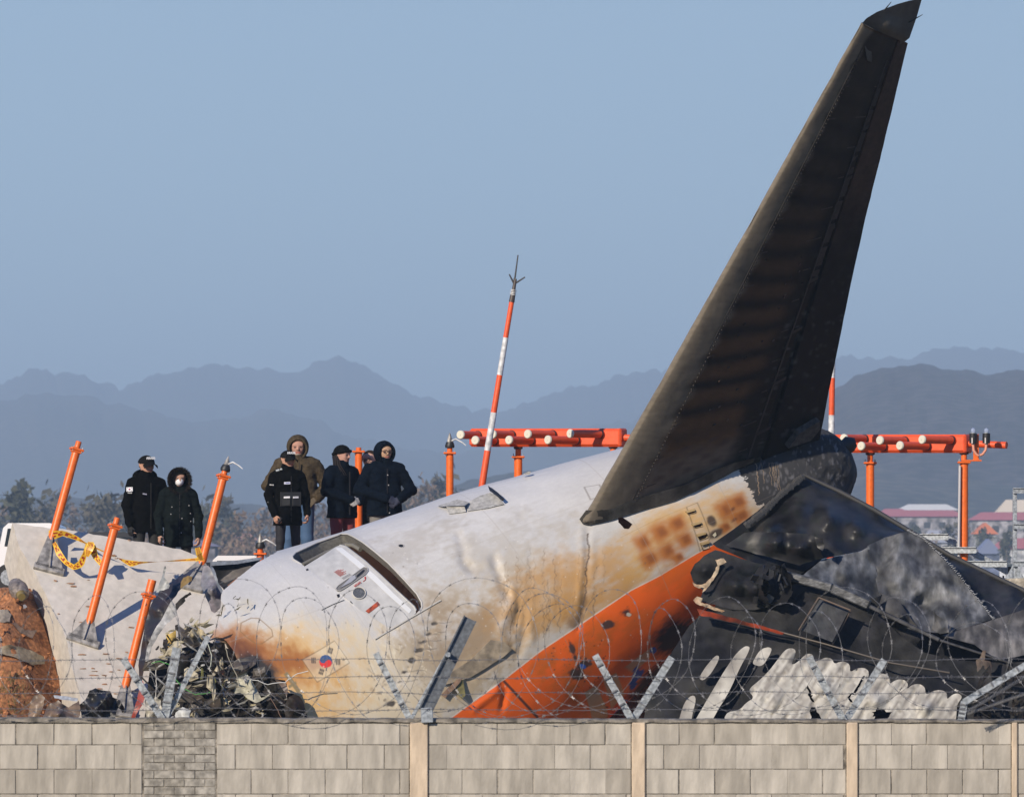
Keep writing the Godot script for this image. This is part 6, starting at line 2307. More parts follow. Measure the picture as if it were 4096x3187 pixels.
func person(q: Dictionary) -> Node3D:
	var head_y: float = P(q.x, q.top, q.d).y
	var foot := P(q.x, q.top, q.d)
	foot.y = mound_height(foot.x, q.d) + 0.01
	var s: float = (head_y - foot.y) / q.get("tall", 1.75)
	var o := thing("person", q.label, "person", foot)
	o.remove_meta("at")
	o.rotation.y = q.turn
	o.scale = Vector3.ONE * s
	var skin_c: Color = q.get("skin", Color(0.42, 0.235, 0.16))
	var coat: Color = q.coat
	var legs: Color = q.legs
	var shoe := Color(0.015, 0.014, 0.014)
	var bulk: float = q.get("bulk", 1.0)
	var g := Geo.new()
	# one continuous body: legs, trunk, arms under the sleeves, neck
	var b: Array = []
	for sx in [-1.0, 1.0]:
		b.append([Vector3(sx * 0.10, 0.90, 0), Vector3(sx * 0.115, 0.50, 0.015), 0.100 * bulk, 0.068 * bulk, legs, 0.05])
		b.append([Vector3(sx * 0.115, 0.50, 0.015), Vector3(sx * 0.125, 0.10, -0.02), 0.068 * bulk, 0.052 * bulk, legs, 0.03])
		b.append([Vector3(sx * 0.125, 0.06, -0.03), Vector3(sx * 0.15, 0.035, 0.14), 0.045, 0.034, shoe, 0.03])
		b.append([Vector3(sx * 0.05, 1.36, -0.01), Vector3(sx * 0.05, 0.95, 0), 0.085, 0.085, coat, 0.05])
	b.append([Vector3(0, 0.97, 0), Vector3(0, 0.93, 0), 0.11, 0.11, legs, 0.05])
	b.append([Vector3(0, 1.40, -0.015), Vector3(0, 1.54, -0.005), 0.058, 0.054, skin_c, 0.03])
	var arms: Array = q.arms
	for k in 2:
		var sx := -1.0 if k == 0 else 1.0
		b.append([Vector3(sx * 0.17, 1.40, -0.01), arms[k][0], 0.05, 0.04, coat, 0.03])
		b.append([arms[k][0], arms[k][1], 0.04, 0.028, coat, 0.02])
	flesh(g, b, 0.018, -1e9, 0.004, 8.0, q.x)
	var tilt: Vector3 = q.get("look", Vector3(0, 0, 0))
	var hg := Geo.new()
	head_flesh(hg, skin_c, q.get("hair", Color(0.02, 0.017, 0.015)), q.get("beard", false))
	var neck := Transform3D(Basis.from_euler(tilt), Vector3(0, 1.50, 0)) * Transform3D(Basis(), Vector3(0, -1.50, 0))
	g.st.append_from(hg.done(), 0, neck)
	var hb: Array = []
	var hand_c: Color = q.get("glove", skin_c)
	for k in 2:
		var h: Array = arms[k]
		var dir: Vector3 = h[2] if h.size() > 2 else (h[1] - h[0])
		add_hand(hb, h[1] + dir.normalized() * 0.02, dir, h[3] if h.size() > 3 else Vector3(0 if k else 0, 0, -1) + Vector3(0.6 if k == 0 else -0.6, 0, 0), 1.0 if k == 0 else -1.0, h[4] if h.size() > 4 else 0.75, hand_c, q.get("fat", 1.0))
	var hgeo := Geo.new()
	flesh(hgeo, hb, 0.0055)
	g.st.append_from(hgeo.done(), 0, Transform3D())
	g.st.generate_normals()
	obj("body", g.st.commit(), M.skin, o)
	# coat: a thicker layer over trunk and arms that ends at hem and cuffs
	g = Geo.new()
	var c: Array = []
	var hem: float = q.get("hem", 0.74)
	var wide: float = 0.075 * bulk
	for sx in [-1.0, 1.0]:
		c.append([Vector3(sx * wide * 1.05, 1.35, -0.01), Vector3(sx * wide, 1.08, 0.0), 0.128 * bulk, 0.135 * bulk, coat, 0.05])
		c.append([Vector3(sx * wide, 1.08, 0.0), Vector3(sx * wide * 1.15, hem + 0.02, 0.0), 0.135 * bulk, 0.142 * bulk, coat, 0.05])
	c.append([Vector3(-0.13, 1.43, -0.02), Vector3(0.13, 1.43, -0.02), 0.075, 0.075, coat, 0.06])
	c.append([Vector3(0, 1.42, -0.01), Vector3(0, 1.53, 0.0), 0.095, 0.088 if q.get("collar", true) else 0.07, coat, 0.04])
	for k in 2:
		var sx := -1.0 if k == 0 else 1.0
		var e: Vector3 = arms[k][0]
		var w: Vector3 = arms[k][1]
		c.append([Vector3(sx * (0.135 + 0.06 * bulk), 1.40, -0.015), e, 0.085 * bulk, 0.072 * bulk, coat, 0.035])
		c.append([e, w, 0.072 * bulk, 0.056 * bulk, coat, 0.02])
	flesh(g, c, 0.015, hem, 0.016, 7.0, q.x * 1.7)
	var jacket := obj("coat", g.done(), M.cloth, o)
	# front closing, pockets
	var seam := Geo.new()
	seam.c = coat * 0.4
	var fz := 0.13 * bulk + 0.012
	for k in 8:
		var y := lerpf(hem + 0.05, 1.42, k / 8.0)
		seam.box(Transform3D(Basis(), Vector3(0.01, y + 0.03, fz)), Vector3(0.012, 0.07, 0.02))
	obj("zip", seam.done(), M.vc_plain, jacket)
	var hw := Node3D.new()
	hw.name = "headwear" if q.get("wear", "") != "" else "hair"
	var hm := Geo.new()
	hm.c = q.get("hat", Color(0.012, 0.012, 0.013))
	match q.get("wear", ""):
		"cap":
			dome(hm, Vector3(0, 1.655, -0.008), Vector3(0.108, 0.112, 0.122), PI * 0.53, Vector3(0, -1, -0.12))
			# curved visor
			var prev: Array[Vector3] = []
			for k in 13:
				var a := lerpf(-1.15, 1.15, k / 12.0)
				var inner := Vector3(sin(a) * 0.100, 1.672 - 0.022 * a * a, 0.03 + cos(a) * 0.078)
				var outer := Vector3(sin(a) * 0.108, 1.650 - 0.035 * a * a, 0.055 + cos(a) * 0.140)
				var row: Array[Vector3] = [inner, outer, outer - Vector3(0, 0.008, 0), inner - Vector3(0, 0.008, 0)]
				if k:
					for j in 4:
						hm.quad(prev[j], prev[(j + 1) % 4], row[(j + 1) % 4], row[j], -1)
				prev = row
		"beanie":
			dome(hm, Vector3(0, 1.655, -0.012), Vector3(0.112, 0.118, 0.122), PI * 0.50, Vector3(0, -1, 0.25))
			ring_tube(hm, Vector3(0, 1.660, -0.012), Vector3(0.112, 0.118, 0.122), PI * 0.52, Vector3(0, -1, 0.25), 0.020)
		"hood":
			var hr := Vector3(0.138, 0.155, 0.150)
			dome(hm, Vector3(0, 1.625, -0.020), hr, 0.95, Vector3(0, -0.12, 1))
			ring_tube(hm, Vector3(0, 1.625, -0.020), hr, 0.93, Vector3(0, -0.12, 1), 0.016)
			dome(hm, Vector3(0, 1.625, -0.020), hr * 0.94, 0.95, Vector3(0, -0.12, 1))
		"fur":
			var hr2 := Vector3(0.155, 0.165, 0.160)
			dome(hm, Vector3(0, 1.610, -0.020), hr2, 0.80, Vector3(0.1, -0.1, 1))
			dome(hm, Vector3(0, 1.610, -0.020), hr2 * 0.95, 0.80, Vector3(0.1, -0.1, 1))
			var r := RandomNumberGenerator.new()
			r.seed = 3
			for k in 2600:
				var a := r.randf() * TAU
				var p := Vector3(cos(a) * 0.125, 1.60 + sin(a) * 0.150, 0.085 + r.randf_range(-0.03, 0.02))
				var outv := Vector3(cos(a), sin(a), r.randf_range(-0.6, 0.9)).normalized()
				outv = (outv + Vector3(r.randfn(), r.randfn(), r.randfn()) * 0.35).normalized() * r.randf_range(0.03, 0.075)
				var sd := outv.cross(Vector3.BACK).normalized() * 0.004
				hm.c = Color(0.018, 0.015, 0.013) if k % 4 else Color(0.05, 0.04, 0.03)
				hm.tri(p - sd, p + sd, p + outv)
		_:
			dome(hm, Vector3(0, 1.650, -0.020), Vector3(0.103, 0.110, 0.112), PI * 0.46, Vector3(0, -0.75, 1))
	var hn := obj(q.get("wear", "hair") if q.get("wear", "") != "fur" else "fur_hood", hm.done(), M.cloth, o)
	hn.transform = neck
	if q.get("hood_down", false):
		var hd := Geo.new()
		hd.c = coat * 1.1
		dome(hd, Vector3(0, 1.50, -0.06), Vector3(0.165, 0.095, 0.13), 0.9, Vector3(0, 0.8, 0.8))
		dome(hd, Vector3(0, 1.50, -0.055), Vector3(0.15, 0.085, 0.12), 0.9, Vector3(0, 0.8, 0.8))
		obj("hood", hd.done(), M.cloth, jacket)
	if q.get("long_hair", false):
		var lh := Geo.new()
		var r := RandomNumberGenerator.new()
		r.seed = 8
		lh.c = Color(0.010, 0.007, 0.006)
		for k in 44:
			var sx: float = -1.0 if k % 2 else 1.0
			var p0 := Vector3(sx * 0.085 + r.randf_range(-0.02, 0.02), 1.62, r.randf_range(-0.09, -0.02))
			var p1 := p0 + Vector3(sx * 0.02, -0.12, 0.02 + r.randf_range(0, 0.04))
			var p2 := p1 + Vector3(r.randf_range(-0.03, 0.03), -0.13, 0.09 + r.randf_range(-0.02, 0.03))
			lh.tube(PackedVector3Array([p0, p1, p2]), PackedFloat32Array([0.012, 0.010, 0.002]), 5)
		var ho := obj("hair", lh.done(), M.vc_plain, o)
		ho.transform = neck
	if q.get("glasses", false):
		var gl := Geo.new()
		for sx in [-1.0, 1.0]:
			var p := PackedVector3Array()
			for k in 15:
				var a := TAU * k / 14.0
				p.append(Vector3(sx * 0.034 + cos(a) * 0.027, 1.640 + sin(a) * 0.021, 0.110))
			gl.tube(p, PackedFloat32Array([0.0035]), 5, false)
			gl.bar(Vector3(sx * 0.061, 1.644, 0.110), Vector3(sx * 0.085, 1.644, 0.0), 0.003, 5)
		gl.bar(Vector3(-0.008, 1.642, 0.112), Vector3(0.008, 1.642, 0.112), 0.003, 5)
		var go := obj("glasses", gl.done(), M.black, o)
		go.transform = neck
	if q.get("mask", false):
		var mk := Geo.new()
		mk.c = Color(0.72, 0.72, 0.73)
		dome(mk, Vector3(0, 1.590, 0.030), Vector3(0.066, 0.068, 0.092), PI * 0.55, Vector3(0, 0.1, -1))
		var mo := obj("face_mask", mk.done(), M.vc_plain, o)
		mo.transform = neck
	hw.free()
	return o

func head_flesh(g: Geo, c: Color, hair: Color, beard: bool) -> void:
	var dark := Color(0.09, 0.05, 0.04)
	var lip := Color(0.34, 0.10, 0.085)
	var chin := Color(0.38, 0.33, 0.29) if beard else c
	var b: Array = [
		[Vector3(0, 1.665, -0.022), Vector3(0, 1.650, -0.005), 0.090, 0.088, c, 0.04],
		[Vector3(0, 1.650, 0.025), Vector3(0, 1.590, 0.034), 0.070, 0.056, c, 0.04],
		[Vector3(0, 1.575, 0.030), Vector3(0, 1.545, 0.052), 0.050, 0.030, chin, 0.03],
		[Vector3(-0.05, 1.59, 0.0), Vector3(-0.02, 1.545, 0.045), 0.028, 0.024, chin, 0.03],
		[Vector3(0.05, 1.59, 0.0), Vector3(0.02, 1.545, 0.045), 0.028, 0.024, chin, 0.03],
		[Vector3(0, 1.648, 0.090), Vector3(0, 1.612, 0.108), 0.010, 0.014, c, 0.012],
		[Vector3(-0.012, 1.608, 0.097), Vector3(0.012, 1.608, 0.097), 0.009, 0.009, c, 0.008],
		[Vector3(-0.045, 1.664, 0.066), Vector3(0.045, 1.664, 0.066), 0.021, 0.021, c, 0.02],
		[Vector3(-0.042, 1.612, 0.055), Vector3(-0.036, 1.60, 0.058), 0.026, 0.024, c, 0.02],
		[Vector3(0.042, 1.612, 0.055), Vector3(0.036, 1.60, 0.058), 0.026, 0.024, c, 0.02],
		[Vector3(-0.022, 1.576, 0.083), Vector3(0.022, 1.576, 0.083), 0.0085, 0.0085, lip, 0.006],
		[Vector3(-0.038, 1.641, 0.079), Vector3(-0.026, 1.641, 0.083), 0.0075, 0.0075, dark, 0.004],
		[Vector3(0.038, 1.641, 0.079), Vector3(0.026, 1.641, 0.083), 0.0075, 0.0075, dark, 0.004],
		[Vector3(-0.088, 1.650, -0.012), Vector3(-0.084, 1.612, -0.004), 0.015, 0.010, c, 0.008],
		[Vector3(0.088, 1.650, -0.012), Vector3(0.084, 1.612, -0.004), 0.015, 0.010, c, 0.008],
		[Vector3(-0.072, 1.675, 0.0), Vector3(-0.078, 1.625, -0.03), 0.022, 0.018, hair, 0.01],
		[Vector3(0.072, 1.675, 0.0), Vector3(0.078, 1.625, -0.03), 0.022, 0.018, hair, 0.01],
		[Vector3(0, 1.66, -0.06), Vector3(0, 1.59, -0.055), 0.065, 0.05, hair, 0.02],
		[Vector3(0, 1.575, -0.01), Vector3(0, 1.49, -0.015), 0.056, 0.056, c, 0.03],
	]
	flesh(g, b, 0.0075)

func word_on(parent: Node3D, word: String, at: Vector3, size: float, turn: Vector3, c: Color, called := "lettering") -> void:
	var t := TextMesh.new()
	t.text = word
	t.font_size = 32
	t.depth = 0.15
	t.pixel_size = 0.01
	var f := SystemFont.new()
	f.font_names = PackedStringArray(["Droid Sans"])
	f.font_weight = 700
	t.font = f
	var o := MeshInstance3D.new()
	o.name = called
	o.mesh = t
	o.material_override = mat(c.linear_to_srgb(), 0.8)
	parent.add_child(o, true)
	o.position = at
	o.rotation = turn
	var s := size / t.get_aabb().size.x
	o.scale = Vector3(s, s, s * 0.4)

func label_on(parent: Node3D, called: String, at: Vector3, size: Vector3, turn: Vector3, c: Color) -> MeshInstance3D:
	var g := Geo.new()
	g.box(Transform3D(Basis(), Vector3.ZERO), size, 0.002)
	var o := obj(called, g.done(), mat(c.linear_to_srgb(), 0.7), parent)
	o.position = at
	o.rotation = turn
	return o

func build_people() -> void:
	var black := Color(0.006, 0.006, 0.007)
	var navy := Color(0.006, 0.009, 0.019)
	var d := Vector3(0, -1, 0.15)
	var p1 := person({x = 585.0, top = 1820.0, d = 95.2, turn = 0.42, label = "person in black cap and black parka with a flag patch on the sleeve", coat = black, legs = Color(0.014, 0.013, 0.014), bulk = 0.93, hem = 0.78, wear = "cap", hood_down = true, glove = Color(0.008, 0.008, 0.009), look = Vector3(0.0, 0.15, 0.0), tall = 1.77,
		arms = [[Vector3(-0.265, 1.13, -0.02), Vector3(-0.255, 0.88, 0.06), d, Vector3(0.8, 0, -0.4), 0.7], [Vector3(0.265, 1.13, -0.02), Vector3(0.255, 0.88, 0.06), d, Vector3(-0.8, 0, -0.4), 0.7]]})
	word_on(p1, "ARAIB", Vector3(0.015, 1.728, 0.112), 0.125, Vector3(-0.25, 0.1, 0.0), Color(0.7, 0.7, 0.7))
	var f1 := label_on(p1, "flag_patch", Vector3(-0.262, 1.33, 0.075), Vector3(0.082, 0.056, 0.008), Vector3(0, -0.55, 0.05), Color(0.72, 0.72, 0.74))
	label_on(f1, "red_half", Vector3(0.0, 0.004, 0.005), Vector3(0.022, 0.011, 0.004), Vector3.ZERO, Color(0.5, 0.03, 0.04))
	label_on(f1, "blue_half", Vector3(0.0, -0.006, 0.005), Vector3(0.022, 0.010, 0.004), Vector3.ZERO, Color(0.03, 0.05, 0.25))
	for k in 4:
		label_on(f1, "bars", Vector3((-1 if k % 2 else 1) * 0.027, (-1 if k < 2 else 1) * 0.017, 0.005), Vector3(0.010, 0.008, 0.004), Vector3(0, 0, 0.6 if k in [0, 3] else -0.6), Color(0.03, 0.03, 0.05))
	word_on(p1, "ARAIB", Vector3(-0.262, 1.285, 0.083), 0.055, Vector3(0, -0.55, 0.0), Color(0.7, 0.7, 0.7))
	label_on(p1, "chest_badge", Vector3(-0.08, 1.27, 0.142), Vector3(0.055, 0.016, 0.006), Vector3(0, -0.15, -0.15), Color(0.35, 0.35, 0.45))
	var p2 := person({x = 712.0, top = 1862.0, d = 95.0, turn = 0.12, label = "person in a fur trimmed black hood and white face mask", coat = Color(0.010, 0.013, 0.013), legs = Color(0.009, 0.009, 0.010), bulk = 0.92, hem = 0.66, wear = "fur", mask = true, look = Vector3(0.22, 0.12, 0.0), tall = 1.80,
		arms = [[Vector3(-0.28, 1.10, -0.02), Vector3(-0.265, 0.84, 0.08), d, Vector3(0.8, 0, -0.4), 1.0], [Vector3(0.285, 1.10, -0.02), Vector3(0.285, 0.82, 0.03), d, Vector3(-0.8, 0, -0.4), 0.8]], skin = Color(0.43, 0.25, 0.175)})
	label_on(p2, "phone", Vector3(-0.245, 0.735, 0.12), Vector3(0.03, 0.12, 0.065), Vector3(0.3, 0, 0), Color(0.012, 0.012, 0.013))
	for k in 7:
		label_on(p2, "snap_button", [Vector3(-0.115, 1.12, 0.142), Vector3(0.14, 1.24, 0.13), Vector3(0.16, 1.13, 0.125), Vector3(0.165, 1.02, 0.125), Vector3(0.04, 1.06, 0.15), Vector3(0.03, 0.86, 0.155), Vector3(-0.10, 1.22, 0.14)][k], Vector3(0.012, 0.012, 0.008), Vector3.ZERO, Color(0.5, 0.5, 0.5))
	var p3 := person({x = 1150.0, top = 1800.0, d = 94.6, turn = 0.36, label = "person in black cap and utility vest with reflective pockets holding a phone", coat = black, legs = Color(0.011, 0.011, 0.012), bulk = 0.90, hem = 0.71, wear = "cap", look = Vector3(0.05, 0.18, 0.0), tall = 1.77,
		arms = [[Vector3(-0.275, 1.13, -0.03), Vector3(-0.235, 0.87, 0.10), Vector3(0.25, -1, 0.25), Vector3(0.8, 0, -0.3), 0.8], [Vector3(0.27, 1.13, -0.02), Vector3(0.27, 0.88, 0.06), d, Vector3(-0.8, 0, -0.4), 0.9]]})
	word_on(p3, "ARAIB", Vector3(0.015, 1.728, 0.112), 0.125, Vector3(-0.25, 0.1, 0.0), Color(0.7, 0.7, 0.7))
	var vest := label_on(p3, "vest_panel", Vector3(0.0, 1.08, 0.128), Vector3(0.30, 0.20, 0.03), Vector3.ZERO, Color(0.013, 0.014, 0.015))
	for sx in [-1, 1]:
		label_on(vest, "pocket", Vector3(sx * 0.072, -0.04, 0.018), Vector3(0.11, 0.10, 0.022), Vector3(0, sx * 0.2, 0), Color(0.016, 0.017, 0.018))
		label_on(vest, "reflective_strip", Vector3(sx * 0.066, 0.025, 0.030), Vector3(0.088, 0.026, 0.008), Vector3(0, sx * 0.2, 0.04), Color(0.72, 0.72, 0.74))
	var bd := label_on(p3, "name_badge", Vector3(-0.055, 1.305, 0.140), Vector3(0.09, 0.034, 0.008), Vector3(-0.1, -0.1, 0.03), Color(0.55, 0.57, 0.68))
	label_on(bd, "badge_print", Vector3(0.004, 0, 0.005), Vector3(0.06, 0.010, 0.003), Vector3.ZERO, Color(0.10, 0.12, 0.35))
	label_on(p3, "epaulette", Vector3(-0.16, 1.485, 0.03), Vector3(0.05, 0.012, 0.035), Vector3(0.5, 0, 0.35), Color(0.40, 0.43, 0.43))
	label_on(p3, "epaulette", Vector3(-0.11, 1.50, 0.035), Vector3(0.03, 0.012, 0.035), Vector3(0.5, 0, 0.35), Color(0.36, 0.40, 0.40))
	word_on(p3, "ARAIB", Vector3(-0.265, 1.28, 0.078), 0.06, Vector3(0, -0.5, -0.1), Color(0.7, 0.7, 0.7))
	label_on(p3, "sleeve_stripe", Vector3(-0.295, 1.04, 0.055), Vector3(0.04, 0.010, 0.008), Vector3(0, -0.5, 0.2), Color(0.7, 0.7, 0.7))
	label_on(p3, "phone", Vector3(-0.17, 0.785, 0.155), Vector3(0.018, 0.085, 0.055), Vector3(0.5, 0.2, -0.3), Color(0.012, 0.012, 0.013))
	var olive := Color(0.085, 0.066, 0.040)
	var p4 := person({x = 1190.0, top = 1736.0, d = 96.0, turn = 0.10, label = "tall person in a brown hooded jacket and blue jeans", coat = olive, hat = olive, legs = Color(0.045, 0.095, 0.19), bulk = 1.12, hem = 0.93, wear = "hood", beard = true, skin = Color(0.40, 0.22, 0.165), tall = 1.785, look = Vector3(0.15, -0.05, 0.0),
		arms = [[Vector3(-0.36, 1.15, -0.03), Vector3(-0.23, 1.00, 0.13), Vector3(0.7, -0.5, 0.3), Vector3(0, -0.5, -1), 0.6], [Vector3(0.37, 1.15, -0.03), Vector3(0.24, 1.00, 0.13), Vector3(-0.7, -0.5, 0.3), Vector3(0, -0.5, -1), 0.6]], glove = olive})
	var p5 := person({x = 1368.0, top = 1778.0, d = 95.4, turn = 0.75, label = "person in black knit hat, navy coat and maroon trousers", coat = navy, legs = Color(0.17, 0.03, 0.038), bulk = 1.0, hem = 0.80, wear = "beanie", hat = Color(0.009, 0.009, 0.010), long_hair = true, look = Vector3(0.05, 0.30, 0.0), glove = Color(0.30, 0.30, 0.31), fat = 1.15, skin = Color(0.45, 0.25, 0.19), tall = 1.775,
		arms = [[Vector3(-0.31, 1.16, 0.02), Vector3(-0.06, 1.04, 0.24), Vector3(0.8, -0.1, 0.3), Vector3(0.2, -0.4, -1), 0.8], [Vector3(0.31, 1.16, 0.02), Vector3(0.08, 1.02, 0.26), Vector3(-0.8, -0.1, 0.25), Vector3(0, -0.4, -1), 0.8]]})
	var p6 := person({x = 1483.0, top = 1800.0, d = 96.6, turn = -0.35, label = "bareheaded person with glasses mostly hidden behind a navy coat", coat = Color(0.02, 0.02, 0.025), legs = Color(0.02, 0.02, 0.022), bulk = 0.85, hem = 0.80, glasses = true, hair = Color(0.05, 0.035, 0.026), hat = Color(0.05, 0.035, 0.026), skin = Color(0.46, 0.28, 0.215), tall = 1.76, collar = false, look = Vector3(0.1, 0.0, 0.1),
		arms = [[Vector3(-0.24, 1.13, 0.0), Vector3(-0.20, 0.88, 0.05)], [Vector3(0.24, 1.13, 0.0), Vector3(0.20, 0.88, 0.05)]]})
	var p7 := person({x = 1537.0, top = 1760.0, d = 95.0, turn = 0.22, label = "person in a hooded navy parka and glasses with gloved hands clasped", coat = navy, hat = navy, legs = Color(0.16, 0.15, 0.14), bulk = 1.03, hem = 0.80, wear = "hood", glasses = true, glove = Color(0.022, 0.026, 0.048), fat = 1.45, skin = Color(0.43, 0.27, 0.17), tall = 1.785, look = Vector3(0.05, 0.2, 0.0),
		arms = [[Vector3(-0.34, 1.14, 0.02), Vector3(-0.02, 1.03, 0.24), Vector3(0.8, -0.35, 0.15), Vector3(0.2, -0.5, -1), 0.7], [Vector3(0.35, 1.14, 0.02), Vector3(0.16, 1.02, 0.24), Vector3(-0.7, -0.45, 0.15), Vector3(0, -0.5, -1), 0.7]]})
	for k in 3:
		label_on(p7, "snap_button", [Vector3(0.01, 1.33, 0.165), Vector3(0.02, 1.20, 0.17), Vector3(0.03, 0.84, 0.185)][k], Vector3(0.013, 0.013, 0.008), Vector3.ZERO, Color(0.5, 0.5, 0.5))

# ================================================================ debris
func scrap_mesh(sd: int, size: Vector2, curl: float, c1: Color, c2: Color) -> ArrayMesh:
	# a torn crumpled piece: rings of a ragged disc, bent and thickened
	var r := RandomNumberGenerator.new()
	r.seed = sd
	var seg := 8
	var rad: Array[float] = []
	for k in seg:
		rad.append(r.randf_range(0.22, 1.15))
	var ring: Array = []
	var cols: Array = []
	for i in 4:
		var row: Array[Vector3] = []
		var cr: Array[Color] = []
		for k in seg:
			var a := TAU * k / seg
			var f := i / 3.0
			var x := cos(a) * rad[k] * f * size.x * 0.5
			var y := sin(a) * rad[k] * f * size.y * 0.5
			var z := curl * (sin(x / size.x * 4.0 + sd) + 0.6 * cos(y / size.y * 5.0)) * size.y * 0.35 + r.randf_range(-0.12, 0.12) * minf(size.x, size.y) * f
			row.append(Vector3(x, y, z))
			cr.append(c1.lerp(c2, r.randf()))
		ring.append(row)
		cols.append(cr)
	var g := Geo.new()
	var off := Vector3(0, 0, -0.012)
	for side in 2:
		var o := off * side
		for i in 3:
			for k in seg:
				var k2 := (k + 1) % seg
				g.c = cols[i][k]
				if side == 0:
					g.quad(ring[i][k] + o, ring[i + 1][k] + o, ring[i + 1][k2] + o, ring[i][k2] + o, -1)
				else:
					g.quad(ring[i][k2] + o, ring[i + 1][k2] + o, ring[i + 1][k] + o, ring[i][k] + o, -1)
	for k in seg:
		var k2 := (k + 1) % seg
		g.quad(ring[3][k], ring[3][k] + off, ring[3][k2] + off, ring[3][k2], -1)
	return g.done()

func scatter(kind: String, label: String, category: String, group: String, n: int, area: Array, d0: float, d1: float, smin: float, smax: float, c1: Color, c2: Color, m: Material, sd: int, slim := 0.0, on_soil := false) -> void:
	var r := RandomNumberGenerator.new()
	r.seed = sd
	var poly := pts2(area)
	var lo := poly[0]
	var hi := poly[0]
	for p in poly:
		lo = lo.min(p)
		hi = hi.max(p)
	var shapes: Array = []
	for k in 5:
		shapes.append(scrap_mesh(sd * 10 + k, Vector2(1.0, slim if slim > 0.0 else r.randf_range(0.35, 0.8)), r.randf_range(0.3, 0.9), c1, c2))
	var done := 0
	while done < n:
		var p := Vector2(r.randf_range(lo.x, hi.x), r.randf_range(lo.y, hi.y))
		if not Geometry2D.is_point_in_polygon(p, poly):
			continue
		var o := obj(kind, shapes[r.randi() % 5], m)
		o.position = P(p.x, p.y, soil_d(p.x, p.y) - 0.01 if on_soil else lerpf(d0, d1, r.randf()))
		o.rotation = Vector3(r.randf_range(-0.9, 0.5), r.randf_range(-0.8, 0.8), r.randf() * TAU)
		o.scale = Vector3.ONE * r.randf_range(smin, smax)
		tag(o, label, category, group)
		done += 1

func piece(kind: String, label: String, category: String, outline: Array, inner: Array, step: float, crumple: float, freq: float, thick: float, c1: Color, c2: Color, m: Material, jag := 2.0) -> MeshInstance3D:
	var o := obj(kind, sheet(outline, inner, step, crumple, freq, thick, c1, c2, jag), m)
	tag(o, label, category)
	return o

# the same outline laid on the soil, a little above it
func soiled(o: Array) -> Array:
	for k in o.size() / 3:
		o[3 * k + 2] = soil_d(o[3 * k], o[3 * k + 1]) - 0.06
	return o

